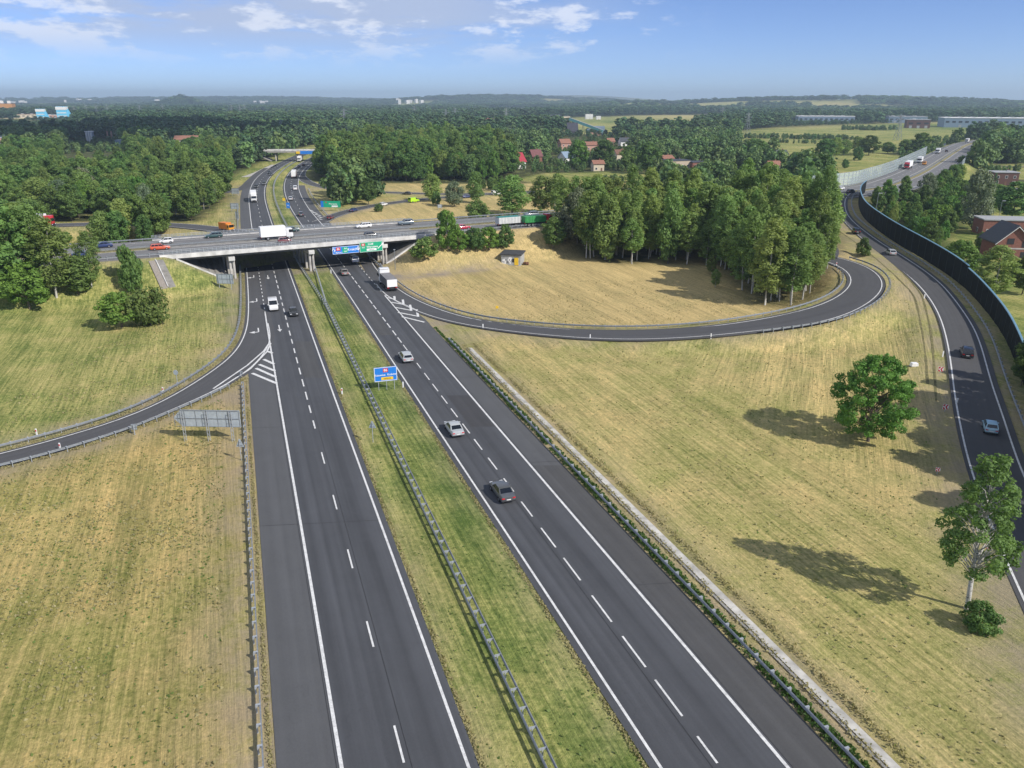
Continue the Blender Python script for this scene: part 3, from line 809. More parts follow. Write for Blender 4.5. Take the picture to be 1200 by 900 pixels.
# sealed seams and joints of the paving
SEAL = simple('joint seal', (.030, .030, .032), .7, 0, .3, 2.0); mk_, MK = MK, MB()
for P, o_ in ((LMID, .45), (RMID, -.5), (LL, -.32), (RR, .32)): stripe(sub(P, -50, 200), .05, None, 0, .012, o_)
for yy, a0, a1, P in ((86.8, .3, 3.9, RR), (61, .3, 3.9, RR), (118, -7.6, 3.9, RR), (98, -4.2, -.3, LL), (72, -4.2, 8.3, LL), (152, 0, 8, LL)):
    x0 = at_y(P, yy); MK.add([(x0 + a0, yy - .03 + .1 * a0, .061), (x0 + a1, yy - .03 + .1 * a1, .061), (x0 + a1, yy + .03 + .1 * a1, .061), (x0 + a0, yy + .03 + .1 * a0, .061)], [(0, 1, 2, 3)])
tag(MK.build('road_joints', SEAL), kind='structure')
PATCH = asphalt_mat('asphalt patch', (0.055, 0.055, 0.058), .4); PATCHL = asphalt_mat('worn asphalt patch', (0.074, 0.074, 0.075), .5)
for P, a0, a1, y0, y1, m_ in ((RR, -3.6, -.3, 96, 112, PATCH), (LL, 4.5, 7.6, 118, 140, PATCHL), (RL, .6, 3.4, 140, 170, PATCHL), (RR, .4, 3.9, 24, 86.7, PATCHL)):
    ribbon('road_patch', sub(shiftx(P, a0), y0, y1), sub(shiftx(P, a1), y0, y1), m_, .005)

# concrete gutter beside the right-hand guardrail
GUTC = simple('weathered gutter concrete', (.44, .425, .385), .95, 0, .35, .7)
GUT = sub(RR, 20, 137); ribbon('gutter', shiftx(GUT, 6.75), shiftx(GUT, 7.55), GUTC, 0.03)
ribbon('gutter_kerb', shiftx(GUT, 6.35), shiftx(GUT, 6.6), CONC_D, 0.06)


# ---------------------------------------------------------------- the overpass
ROT_C = math.atan2(U[1], U[0])
def cross_xy(u, n): return tuple(u * U + n * NV)


BR = thing('overpass', 'long pale concrete overpass carrying the crossing road over both carriageways', 'bridge', (*cross_xy(44.25, 214.4), 0), ROT_C)
def bl(u): return u - 44.25                                       # bridge frame: x along, y across


LB = U_AB1 - U_AB0
mb = MB(); mb.box((0, 0, ZC - 0.32), (LB + 1.2, 25.0, 0.56)); mb.build('deck_slab', CONC, BR)
for s in (-1, 1):
    mb = MB(); pr = [(s * 12.45, ZC - 0.75), (s * 12.95, ZC - 0.75), (s * 12.95, ZC + 0.26), (s * 12.1, ZC + 0.26), (s * 12.1, ZC - 0.02), (s * 12.45, ZC - 0.04)]
    mb.profile_x(pr, -LB / 2 - 3.5, LB / 2 + 3.5); mb.build('edge_beam', CONC_L, BR)
    # asphalt of each direction
    x0, x1 = -LB / 2 - 0.3, LB / 2 + 0.3; ya, yb = (1.6, 12.1) if s > 0 else (-12.1, -1.6)
    me = bpy.data.meshes.new('roadway'); me.from_pydata([(x0, ya, ZC), (x1, ya, ZC), (x1, yb, ZC), (x0, yb, ZC)], [], [(3, 2, 1, 0)] if s > 0 else [(3, 2, 1, 0)])
    uvl = me.uv_layers.new(name='lane'); uvl.data.foreach_set('uv', [0, 0, 0, 62, 10, 62, 10, 0][::1]); me.materials.append(CROSSASPH)
    ro = link('roadway', me, BR); ro.location.z = 0.004
    # railing of uprights and three rails
    mb = MB(); yr = s * 12.62
    for zz in (0.62, 0.98, 1.36): mb.box((0, yr, ZC + 0.2 + zz - 0.26), (LB + 7, 0.07, 0.07))
    for k in range(int((LB + 7) / 1.0) + 1): mb.box((-LB / 2 - 3.5 + k * 1.0, yr, ZC + 0.74), (0.06, 0.06, 1.1))
    for k in range(int((LB + 7) / 0.25)): mb.box((-LB / 2 - 3.4 + k * 0.25, yr, ZC + 0.9), (0.02, 0.02, 0.72))
    mb.build('railing', STEEL, BR)
for k in range(9):
    mb = MB(); y = -11 + k * 2.75
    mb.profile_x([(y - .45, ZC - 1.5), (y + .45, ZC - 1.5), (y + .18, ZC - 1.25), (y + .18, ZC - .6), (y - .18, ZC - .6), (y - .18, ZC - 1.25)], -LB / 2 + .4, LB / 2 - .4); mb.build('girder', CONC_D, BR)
for u in (25.2, 44.9, 64.6):
    mb = MB(); mb.rbox((bl(u), 0, ZC - 2.0), (1.5, 25.2, 1.0), 0.08); mb.box((bl(u) - .55, 0, ZC - 1.497), (.4, 24.6, .02)); cap = mb.build('pier_cap', CONC_L, BR)
    for y in (-11.6, -7.2, 0.6, 7.8, 11.6):
        for dx in (-.42, .42):
            z0 = -0.4; mb = MB(); mb.tube([(bl(u) + dx, y, z0), (bl(u) + dx, y, ZC - 2.4)], .32, 12); mb.build('column', CONC, BR, 40)
for u, s in ((U_AB0, -1), (U_AB1, 1)):
    mb = MB(); x = bl(u)
    mb.box((x + s * .75, 0, ZC - 1.15), (1.2, 25.0, 1.7)); mb.box((x + s * .1, 0, ZC - 1.9), (1.5, 25.4, .8))
    for yy in (-12.2, 12.2): mb.box((x + s * 2.3, yy, ZC - .95), (4.2, .45, 1.6))
    mb.build('abutment', CONC_L, BR)
    # paved slope in front of the abutment
    mb = MB(); n = 8; vs = []; fs = []
    for i in range(n + 1):
        for yy in (-13.2, 13.2):
            ui = u - s * i * 1.45; wx, wy = cross_xy(ui, 214.4 + yy); vs.append((bl(ui), yy, ground_z(wx, wy) + .12))
    for i in range(n): fs.append((2 * i, 2 * i + 1, 2 * i + 3, 2 * i + 2))
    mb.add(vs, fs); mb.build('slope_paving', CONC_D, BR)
    for yy in (-13.2, 13.2):
        mb = MB(); vs = []
        for i in range(n + 1):
            ui = u - s * i * 1.45; wx, wy = cross_xy(ui, 214.4 + yy); z = ground_z(wx, wy) + .1
            for dy, dz in ((-.3, -.2), (-.3, .28), (.3, .28), (.3, -.2)): vs.append((bl(ui), yy + dy, z + dz))
        fs = [(4 * i + a, 4 * i + (a + 1) % 4, 4 * i + 4 + (a + 1) % 4, 4 * i + 4 + a) for i in range(n) for a in range(4)] + [(0, 1, 2, 3), (4 * n + 3, 4 * n + 2, 4 * n + 1, 4 * n)]
        mb.add(vs, fs); mb.build('slope_kerb', CONC_L, BR)

# stairs on the embankment, left of the overpass
st = thing('embankment_stairs', 'concrete stairs with a drain channel up the grass embankment left of the overpass', 'stairs')
top, bot = drop(182, 306), drop(197, 338); top = Vector((top.x, top.y, 0)); bot = Vector((bot.x, bot.y, 0)); dv = (top - bot); ln = dv.length; dv /= ln; sd = Vector((dv.y, -dv.x, 0)); st.location = (*bot[:2], 0)
az = math.atan2(dv.y, dv.x); mb = MB(); n = int(ln / .33)
for i in range(n):
    p = bot + dv * (i + .5) * ln / n; z = ground_z(p.x, p.y); q = p - bot + sd * .95; mb.box((q.x, q.y, z + .1), (ln / n, 1.5, .3), az)
mb.build('flight', CONC_D, st)
mb = MB()
for i in range(n):
    p = bot + dv * (i + .5) * ln / n; z = ground_z(p.x, p.y); q = p - bot - sd * .75; mb.box((q.x, q.y, z + .06), (ln / n, 1.5, .3), az)
mb.build('channel', GRAVEL, st)
mb = MB(); mb.tube([(p.x, p.y, z) for p, z in [((bot + dv * t) - bot + sd * .06, ground_z(*(bot + dv * t)[:2]) + .38) for t in np.linspace(0, ln, 14)]], .13, 6); mb.build('kerb', CONC_L, st)


# ---------------------------------------------------------------- guardrails
def sweep(P, prof, closed=True):
    """profile (lateral, up) swept along a world polyline"""
    t = tangents(P); n = len(prof); vs = []
    for i, p in enumerate(P):
        for a, b in prof: vs.append((p[0] + t[i, 1] * a, p[1] - t[i, 0] * a, p[2] + b))
    fs = []
    for i in range(len(P) - 1):
        for k in range(n if closed else n - 1):
            k2 = (k + 1) % n; fs.append((i * n + k, i * n + k2, (i + 1) * n + k2, (i + 1) * n + k))
    if closed: fs += [tuple(range(n)), tuple(reversed(range((len(P) - 1) * n, len(P) * n)))]
    return vs, fs


def w_prof(side, off=0.0):
    f = [(0, .44), (.07, .50), (.07, .55), (0.01, .60), (.07, .65), (.07, .70), (0, .76)]
    return [(off + side * a, b) for a, b in f] + [(off + side * (a - .025), b) for a, b in reversed(f)]


def post_mesh(kind, side):
    mb = MB(); mb.box((0, 0, .33), (.07, .12, .76))
    if kind == 'double': mb.box((0, 0, .62), (.09, .62, .10)); mb.box((0, 0, .74), (.05, .5, .04))
    else: mb.box((0, -side * .17, .62), (.08, .30, .12)); mb.box((0, -side * .13, .75), (.16, .34, .035))
    return mb.mesh('post', STEEL)


PM = {k: post_mesh(*k) for k in (('single', 1), ('single', -1), ('double', 1))}


def guardrail(P, label, side=1, double=False, spacing=2.0, group='steel guardrails', zoff=0.0, max_posts=100):
    """side +1: the beam faces the right of the direction of travel"""
    P = resample(P, step=spacing); P[:, 2] += zoff; t = tangents(P)
    o = thing('guardrail', label, 'guardrail', tuple(P[0]), 0, group); P0 = Vector(P[0])
    Q = P.copy(); Q -= P[0]
    if double:
        for s in (1, -1):
            mb = MB(); mb.add(*sweep(Q, w_prof(s, s * .30))); mb.build('rail', STEEL_D, o, 40)
    else:
        mb = MB(); mb.add(*sweep(Q, w_prof(side, side * .26))); mb.build('rail', STEEL_D, o, 40)
    me = PM[('double', 1) if double else ('single', side)]
    d = [(math.hypot(p[0], p[1]), i) for i, p in enumerate(P)]; d.sort(); own = set(i for _, i in d[:max_posts]); rest = MB()
    for i, p in enumerate(Q):
        rz = math.atan2(t[i, 1], t[i, 0])
        if i in own:
            c = link('post', me, o, p); c.rotation_euler = (0, 0, rz)
        else:
            M = Matrix.Translation(p) @ Matrix.Rotation(rz, 4, 'Z'); rest.add([M @ v.co for v in me.vertices], [tuple(f.vertices) for f in me.polygons])
    if rest.v: tag(rest.build('post', STEEL, o), kind='stuff')
    return o


def flat0(P, z=0.0): Q = P.copy(); Q[:, 2] = z; return Q


guardrail(flat0(sub(shiftx(LL, -5.5), 24, 116)), 'straight guardrail along the hard shoulder at the left foreground', 1)
guardrail(flat0(sub(shiftx(RR, 4.75), 24, 141)), 'long straight guardrail over green weeds at the right shoulder of the away-going carriageway', -1)
guardrail(flat0(sub(shiftx(LR, 5.3), 24, 168)), 'double-sided guardrail down the green median in the foreground', double=True)
_s = [(LR[i, 0] + np.interp(LR[i, 1], [166, 203, 214, 232, 262], [5.0, 3.4, 3.1, 3.2, 4.2]), LR[i, 1], 0) for i in range(len(LR)) if 166 <= LR[i, 1] <= 262]
guardrail(np.array(_s), 'left branch of the median guardrail where it splits to pass the pier', 1)
_s = [(LR[i, 0] + np.interp(LR[i, 1], [166, 207, 218, 235, 262], [5.6, 7.4, 7.6, 7.0, 5.2]), LR[i, 1], 0) for i in range(len(LR)) if 166 <= LR[i, 1] <= 262]
guardrail(np.array(_s), 'right branch of the median guardrail where it splits to pass the pier', -1)
guardrail(flat0(ymid(LR, RL, .46, 262, 600)), 'guardrail curving along the median beyond the overpass', double=True, spacing=3)
_q = offset(SL_L, 1.7); _k = resample(_q, step=2)
guardrail(flat0(_k[8:]), 'guardrail on the outer left side of the left slip road', -1)
_q = offset(SL_R, -1.7); _q = _q[_q[:, 1] < 114]; guardrail(flat0(_q), 'guardrail on the near side of the left slip road running to the gore', 1)
_q = offset(LOOP_I, -1.8); guardrail(_q[6:-4], 'guardrail on the inner side of the loop ramp around the dry clearing', 1, zoff=-.05)
_q = offset(LOOP_O, 1.7); _k = int(len(_q) * .63); guardrail(_q[_k:-2], 'guardrail on the outer bend of the loop ramp at the birch wood', -1, zoff=-.05)
guardrail(offset(RS_R, 2.3), 'guardrail between the right-hand slip road and the dark noise barrier', -1, zoff=-.1)
_q = flat0(sub(shiftx(RR, 5.3), 196, 262)); guardrail(_q[:8], 'short guardrail at the verge right of the overpass pier', -1)
guardrail(flat0(sub(shiftx(LL, -5.0), 226, 330)), 'guardrail along the left verge beyond the overpass', 1, spacing=3)
guardrail(flat0(sub(shiftx(RR, 5.0), 296, 400)), 'guardrail along the right hard shoulder beyond the overpass', -1, spacing=3)
for s, lb in ((-12.1, 'guardrail along the far edge of the crossing road'), (12.0, 'guardrail along the near edge of the crossing road')):
    guardrail(offset(CROSS[(US > -180) & (CROSS[:, 1] < 640)], s), lb, 1 if s < 0 else -1, spacing=3)
guardrail(CROSS[(US > -180) & (CROSS[:, 1] < 640)], 'double guardrail down the middle of the crossing road', double=True, spacing=3)
_md = CROSS[(CROSS[:, 1] < 900)]; MEDSTRIP = simple('dry median strip', (0.24, 0.21, 0.10), 0.95, 0, 0.3, 1.2)
for P in (CL_, CR_): ribbon('median_strip', offset(P, -1.62), offset(P, 1.62), MEDSTRIP, 0.04, skirt=.3)
mb = MB(); mb.box((0, 0, ZC + .06), (LB + .4, 3.2, .12)); mb.build('median_kerb', CONC_D, BR)

# ---------------------------------------------------------------- noise barriers
BARR = simple('dark noise barrier', (0.008, 0.011, 0.011), 0.8, 0, 0.3, 1.0, 0.15)
BARRP = simple('noise barrier post', (0.035, 0.04, 0.04), 0.7, 0.2)
CAPB = simple('noise barrier cap', (0.16, 0.30, 0.40), 0.5, 0.1)
BGLASS, _nt, _b, _N, _L = new_mat('barrier glass'); _b.inputs['Base Color'].default_value = (0.62, 0.72, 0.70, 1); _b.inputs['Roughness'].default_value = 0.15
_tr = _N.new('ShaderNodeBsdfTransparent'); _ms = _N.new('ShaderNodeMixShader'); _ms.inputs[0].default_value = 0.36
_L.new(_tr.outputs[0], _ms.inputs[1]); _L.new(_b.outputs[0], _ms.inputs[2]); _L.new(_ms.outputs[0], _N['Material Output'].inputs['Surface'])


def barrier(P, heights, label, panel_mat, post_mat, cap_mat=None, spacing=4.0, grid=False):
    P = resample(P, step=spacing); o = thing('noise_barrier', label, 'noise barrier', tuple(P[0]), 0, 'roadside noise barriers'); Q = P - P[0]; n = len(P)
    for i in range(n):
        h = heights(i / (n - 1)); t = tangents(P)[i]; rz = math.atan2(t[1], t[0])
        mb = MB(); mb.box((Q[i, 0], Q[i, 1], Q[i, 2] + h / 2 - .3), (.18, .22, h + .6), rz); mb.build('post', post_mat, o)
        if i == n - 1: break
        h = heights((i + .5) / (n - 1)); d = Q[i + 1] - Q[i]; l = math.hypot(d[0], d[1]); rz = math.atan2(d[1], d[0]); c = (Q[i] + Q[i + 1]) / 2; zz = min(Q[i, 2], Q[i + 1, 2])
        a, b = Vector(Q[i]), Vector(Q[i + 1]); nn = Vector((-d[1], d[0], 0)).normalized() * .055; up = Vector((0, 0, h)); dn = Vector((0, 0, -.4))
        e = (b - a) * .025
        mb = MB(); A, B = a + e, b - e
        mb.add([A - nn + dn, B - nn + dn, B + nn + dn, A + nn + dn, A - nn + up, B - nn + up, B + nn + up, A + nn + up], [(3, 2, 1, 0), (4, 5, 6, 7), (0, 1, 5, 4), (1, 2, 6, 5), (2, 3, 7, 6), (3, 0, 4, 7)])
        if not grid:
            for k in range(1, int(h / .5)):                         # raised ribs of the absorbent cassettes
                z = k * .5; mb.add([A - nn * 1.35 + Vector((0, 0, z - .05)), B - nn * 1.35 + Vector((0, 0, z - .05)), B - nn * 1.02 + Vector((0, 0, z + .05)), A - nn * 1.02 + Vector((0, 0, z + .05))], [(0, 1, 2, 3)])
        p = mb.build('panel', panel_mat, o)
        if grid:
            fb = MB(); n2 = nn * 1.25
            for z in (0.0, h * .25, h * .5, h * .75, h - .06):
                z0, z1 = Vector((0, 0, z)), Vector((0, 0, z + .14)); fb.add([A - n2 + z0, B - n2 + z0, B + n2 + z0, A + n2 + z0, A - n2 + z1, B - n2 + z1, B + n2 + z1, A + n2 + z1], [(3, 2, 1, 0), (4, 5, 6, 7), (0, 1, 5, 4), (1, 2, 6, 5), (2, 3, 7, 6), (3, 0, 4, 7)])
            fb.build('frame', post_mat, p)
        if cap_mat:
            cb = MB(); n3 = nn * 3.0; z0, z1 = Vector((0, 0, h)), Vector((0, 0, h + .16)); A2, B2 = a, b
            cb.add([A2 - n3 + z0, B2 - n3 + z0, B2 + n3 + z0, A2 + n3 + z0, A2 - n3 + z1, B2 - n3 + z1, B2 + n3 + z1, A2 + n3 + z1], [(3, 2, 1, 0), (4, 5, 6, 7), (0, 1, 5, 4), (1, 2, 6, 5), (2, 3, 7, 6), (3, 0, 4, 7)]); cb.build('cap', cap_mat, o)
    return o


_q = offset(RS_R, 4.6); _q[:, 2] += .1; _q = _q[_q[:, 1] > 62]
barrier(_q[:-1], lambda t: 4.5 if t > .42 else 4.0, 'long dark noise barrier with pale blue cap curving along the right-hand slip road', BARR, BARRP, CAPB)
_i0 = int(np.argmin(np.hypot(CROSS[:, 0] - 147, CROSS[:, 1] - 330))); _i1 = int(np.argmin(np.hypot(CROSS[:, 0] - 287, CROSS[:, 1] - 533)))
barrier(offset(CROSS, -13.4)[_i0 - 4:_i1 + 2], lambda t: 5.6, 'tall transparent noise barrier on the far side of the bending highway', BGLASS, STEEL, None, 4.0, True)
_i2 = int(np.argmin(np.hypot(CROSS[:, 0] - 240, CROSS[:, 1] - 465))); _i3 = int(np.argmin(np.hypot(CROSS[:, 0] - 345, CROSS[:, 1] - 632)))
barrier(offset(CROSS, 13.4)[_i2:_i3], lambda t: 3.0, 'lower transparent noise barrier on the near side of the bending highway', BGLASS, STEEL, None, 4.0, True)


# ---------------------------------------------------------------- signs
def zat(py, y): return HC - (py - HZ) * y / (FPX - (py - 450) * TP)


def text(s, size, mat, parent, loc, name='lettering', align='CENTER', M=None):
    cu = bpy.data.curves.new('lettering', 'FONT'); cu.body = s; cu.size = size; cu.align_x = align; cu.align_y = 'CENTER'; cu.extrude = 0.006; cu.offset = size * 0.012
    ob = bpy.data.objects.new('tmp', cu); me = bpy.data.meshes.new_from_object(ob); bpy.data.objects.remove(ob); bpy.data.curves.remove(cu)
    me.materials.clear(); me.materials.append(mat); me.transform(Matrix.Rotation(math.pi / 2, 4, 'X'))
    if M is not None: me.transform(M)
    return link(name, me, parent, loc)


def facing(v): return math.atan2(v[0], -v[1])                     # turn so that local -Y looks along v


def panel(parent, x0, x1, z0, z1, mat, name='panel', y=0.0, th=.05, border=None, r=.12):
    mb = MB(); mb.rbox(((x0 + x1) / 2, y, (z0 + z1) / 2), (x1 - x0, th, z1 - z0), 0)
    p = mb.build(name, mat, parent)
    if border:
        b = MB(); w = .07; yy = y - th / 2 - .004
        for cx, cz, dx, dz in (((x0 + x1) / 2, z0 + .06, x1 - x0 - .12, w), ((x0 + x1) / 2, z1 - .06, x1 - x0 - .12, w)): b.box((cx, yy, cz), (dx, .008, dz))
        for cx in (x0 + .06, x1 - .06): b.box((cx, yy, (z0 + z1) / 2), (w, .008, z1 - z0 - .12 - w))
        b.build('border', border, p)
    return p


def patch(parent, x0, x1, z0, z1, mat, name, y): mb = MB(); mb.box(((x0 + x1) / 2, y, (z0 + z1) / 2), (x1 - x0, .008, z1 - z0)); return mb.build(name, mat, parent)


def posts(parent, xs, h, r=.06, mat=None):
    for x in xs: mb = MB(); mb.tube([(x, .07, -.2), (x, .07, h)], r, 8); mb.build('post', mat or STEEL, parent, 40)


MDIR = Vector((-0.34, 0.94, 0))
# blue direction sign in the median
x, y = g(453, 457.5); s = thing('direction_sign', 'blue direction sign with a yellow strip standing in the green median', 'road sign', (x, y, 0), facing((.3, -.95)))
zb, zt = zat(446.5, y), zat(430, y); w = 27 * (y / CP - 0) / FPX / 1.0 * 0.98; w = 27 * y * CP * (1 + 0) / FPX * 1.12
posts(s, (-w * .33, w * .02, w * .36), zt - .2, .05); panel(s, -w / 2, w / 2, zb, zt, SIGNBLUE, border=WHITE)
h = zt - zb
patch(s, -.38, .38, zt - h * .36, zt - h * .1, REDP, 'badge', -.036); text('86', h * .24, WHITE, s, (0, -.043, zt - h * .23))
text('Katowice', h * .19, WHITE, s, (-w * .25, -.036, zt - h * .55)); text('Kraków', h * .19, WHITE, s, (w * .27, -.036, zt - h * .55))
patch(s, -w * .2, w * .32, zb + h * .09, zb + h * .29, YELLOW, 'strip', -.036); text('centrum', h * .15, DARKP, s, (w * .06, -.043, zb + h * .19))

# two panels hung from the overpass above the away-going lanes
def over_sign(label, p0, p1, yt, yb, mat):
    u0 = 0
    n = 200.4
    def uat(px):                                                   # along the bridge where this column meets the line n
        lo, hi = 20.0, 90.0
        for _ in range(50):
            m = (lo + hi) / 2; X, Y = cross_xy(m, n); q = 600 + FPX * X / (Y * CP + (HC - 5.8) * TP * CP)
            if q < px: lo = m
            else: hi = m
        return lo
    a, b = uat(p0), uat(p1); X, Y = cross_xy((a + b) / 2, n)
    t = thing('gantry_sign', label, 'road sign', (X, Y, 0), ROT_C); w = b - a; z1, z0 = zat(yt, Y), zat(yb, Y)
    panel(t, -w / 2 + .05, w / 2 - .05, z0, z1, mat, border=WHITE, th=.12)
    for x in (-w * .3, w * .3): mb = MB(); mb.box((x, .75, (z0 + z1) / 2), (.14, 1.4, .14)); mb.box((x, .12, (z0 + z1) / 2), (.12, .1, z1 - z0)); mb.build('bracket', STEEL_D, t)
    return t, w, z0, z1


t, w, z0, z1 = over_sign('long blue overhead sign hung on the overpass above the away-going lanes', 389.2, 420.8, 288.4, 297.0, SIGNBLUE); zc = (z0 + z1) / 2
text('↑', 1.5, WHITE, t, (-w * .44, -.075, zc)); patch(t, -w * .36, -w * .2, zc - .1, zc + .75, REDP, 'badge', -.07); text('86', .7, WHITE, t, (-w * .28, -.08, zc + .32)); text('Mysłowice', .42, WHITE, t, (-w * .26, -.075, zc - .55))
patch(t, -w * .13, w * .08, zc - .75, zc + .75, SIGNGREEN, 'badge', -.07); text('A4', .62, WHITE, t, (-w * .02, -.08, zc + .35)); text('E40', .5, WHITE, t, (-w * .02, -.08, zc - .4))
text('Kraków', .95, WHITE, t, (w * .27, -.075, zc)); text('↑', 1.5, WHITE, t, (w * .46, -.075, zc))
t, w, z0, z1 = over_sign('green overhead sign with white exit arrow on the overpass right of the blue one', 421.2, 448.4, 283.2, 294.8, SIGNGREEN); zc = (z0 + z1) / 2
patch(t, -w * .42, -w * .26, zc + .3, zc + 1.0, REDP, 'badge', -.07); text('86', .6, WHITE, t, (-w * .34, -.08, zc + .65)); text('E75', .5, WHITE, t, (-w * .34, -.075, zc - .1))
text('Łódź', .7, WHITE, t, (-w * .02, -.075, zc + .72)); text('Warszawa', .72, WHITE, t, (w * .04, -.075, zc)); patch(t, -w * .2, w * .22, zc - 1.0, zc - .45, WHITE, 'strip', -.07); text('centrum', .42, DARKP, t, (w * .01, -.08, zc - .72))
mb = MB(); a = R(40); c, sn = math.cos(a), math.sin(a)
mb.box((0, 0, 0), (1.9, .008, .2)); mb.add([(.75, 0, .38), (1.45, 0, 0), (.75, 0, -.38)], [(0, 1, 2)]); me = mb.mesh('arrow', WHITE); me.transform(Matrix.Translation((w * .39, -.072, zc)) @ Matrix.Rotation(-a, 4, 'Y')); link('arrow', me, t)


def back_sign(label, base, yt, yb, pxw, fac, npost=2, arrow_=False, mat=None, front=None, lattice=False):
    """a sign seen from behind: frame ribs, panel, posts"""
    x, y = g(*base); t = thing('road_sign', label, 'road sign', (x, y, 0), facing(fac)); sc = y * CP / FPX * 1.13
    w = pxw * sc; z0, z1 = zat(yb, y), zat(yt, y); z0 = max(z0, .4)
    if arrow_:
        mb = MB(); hh = (z1 - z0) / 2; zc = (z0 + z1) / 2; pr = [(-w / 2, zc), (-w / 2 + hh * .9, z1), (w / 2, z1), (w / 2, z0), (-w / 2 + hh * .9, z0)]
        mb.add([(a, -.03, b) for a, b in pr] + [(a, .03, b) for a, b in pr], [(0, 1, 2, 3, 4), (9, 8, 7, 6, 5)] + [(i, 5 + i, 5 + (i + 1) % 5, (i + 1) % 5) for i in range(5)]); mb.build('panel', mat or SIGNGREY, t)
    else: panel(t, -w / 2, w / 2, z0, z1, mat or SIGNGREY)
    if mat is None:
        mb = MB(); n = max(2, int(w / 1.3))
        for k in range(n + 1): mb.box((-w / 2 + .1 + (w - .2) * k / n * .999, -.05, (z0 + z1) / 2), (.05, .05, (z1 - z0) * .92))
        for zz in (z0 + .05, (z0 + z1) / 2, z1 - .05): mb.box((.1, -.08, zz), (w * .94, .05, .06))
        mb.build('frame', STEEL_D, t)
    for k in range(npost):
        px = (-.36 + .72 * k / max(1, npost - 1)) * w if npost > 1 else 0
        mb = MB(); yy = -.16 if mat is None else .1
        if lattice:
            for dx, dy in ((-.16, 0), (.16, 0), (0, -.3)): mb.tube([(px + dx, yy + dy, -.2), (px + dx, yy + dy, z1 - .1)], .035, 5)
            for q in range(int(z1 / .6)): mb.tube([(px - .16, yy, q * .6), (px + .16, yy, q * .6 + .6)], .02, 4); mb.tube([(px + .16, yy, q * .6), (px, yy - .3, q * .6 + .6)], .02, 4)
        else: mb.tube([(px, yy, -.2), (px, yy, z1 - .1)], .06, 8)
        mb.build('post', STEEL, t, 40)
    return t, w, z0, z1


back_sign('large arrow-shaped direction sign seen from behind on lattice posts in the dry grass', (246, 515.5), 480.5, 500, 81, (-.04, -1.0), 3, True, lattice=True)
back_sign('grey rectangular sign seen from behind at the embankment foot by the overpass', (265, 339), 321, 332.5, 19.5, (-.1, -1))
back_sign('upper of the small grey signs seen from behind on the verge beyond the overpass', (276, 229.5), 220.5, 227, 9, (-.1, -1))
back_sign('middle grey sign seen from behind on the verge beyond the overpass', (275.5, 248), 238, 245, 9.5, (-.1, -1))
back_sign('small tilted grey sign seen from behind nearest to the far edge of the overpass', (278.5, 258), 248, 256, 5, (-.5, -1))
back_sign('small grey sign board seen from behind at the gore of the left slip road', (283, 441.5), 435, 440, 3.6, (-.1, -1), 1)
back_sign('small white-grey sign board on the near guardrail of the left slip road', (158.5, 509), 497, 503.5, 6, (.2, -1), 1)
t, w, z0, z1 = back_sign('green and blue arrow-shaped exit sign in the dry grass beyond the overpass', (388, 247.5), 235.5, 243, 22, (-.1, -1), 2, mat=SIGNGREEN)
patch(t, -w / 2, -w * .36, z0 + .05, z1 - .05, SIGNBLUE, 'badge', -.03); text('86', .7, REDP, t, (-w * .22, -.03, z1 - .6)); text('Warszawa', .8, WHITE, t, (w * .12, -.03, (z0 + z1) / 2 + .1)); patch(t, w * .05, w * .36, z0 + .15, z0 + .75, WHITE, 'strip', -.03)
t, w, z0, z1 = back_sign('small blue sign in the green median beyond the overpass', (338, 245.5), 237.5, 244, 4, (-.1, -1), 1, mat=SIGNBLUE); text('86', .6, WHITE, t, (0, -.03, (z0 + z1) / 2))
back_sign('tiny orange warning board in the green median beyond the overpass', (333, 236.5), 232, 235.5, 3, (-.1, -1), 1, mat=YELLOW)
back_sign('yellow square marker standing in the dry clearing inside the loop', (582.5, 364), 358.5, 361.5, 3, (-.1, -1), 1, mat=YELLOW)
back_sign('blue parking-size sign on the far slip road verge near the noise barrier', (996, 251), 245.5, 250, 2.6, (-.4, -1), 1, mat=SIGNBLUE)
back_sign('grey double sign board by the highway seen from behind among far bushes', (1103, 176), 168, 174, 7, (-.6, -1), 2)
back_sign('dark service board seen from behind in the field beyond the overpass', (515.5, 246), 239.5, 243.5, 5, (.3, -1), 2)


def tri_sign(label, base, yt, yb, pxw, fac):
    x, y = g(*base); t = thing('warning_sign', label, 'road sign', (x, y, 0), facing(fac)); z0, z1 = zat(yb, y), zat(yt, y); w = pxw * y * CP / FPX * 1.13 / 2
    mb = MB(); pr = [(-w, z0), (w, z0), (w * .12, z1), (-w * .12, z1)]
    mb.add([(a, -.025, b) for a, b in pr] + [(a, .025, b) for a, b in pr], [(0, 1, 2, 3), (7, 6, 5, 4)] + [(i, 4 + i, 4 + (i + 1) % 4, (i + 1) % 4) for i in range(4)]); mb.build('panel', SIGNGREY, t)
    mb = MB(); mb.box((0, -.05, z0 + (z1 - z0) * .2), (w * 1.3, .04, .06)); mb.box((0, -.05, z0 + (z1 - z0) * .6), (w * .6, .04, .06)); mb.build('frame', STEEL_D, t)
    mb = MB(); mb.tube([(0, -.1, -.2), (0, -.1, z1 - .15)], .045, 8); mb.build('post', STEEL, t, 40)


tri_sign('triangular warning sign seen from behind beside the left foreground guardrail', (283.5, 539), 514.5, 523.5, 10, (-.1, -1))
tri_sign('triangular warning sign seen from behind in the median', (437.5, 518), 493.5, 501.5, 9, (-.1, -1))
x, y = g(208, 450.5); t = thing('round_sign', 'small round sign on a post in the grass beside the left slip road', 'road sign', (x, y, 0), facing((-.2, -1)))
mb = MB(); zc = zat(436.5, y); mb.tube([(0, -.02, zc), (0, .02, zc)], .42, 20); mb.build('panel', SIGNGREY, t, 40); posts(t, (0,), zc + .1, .045)


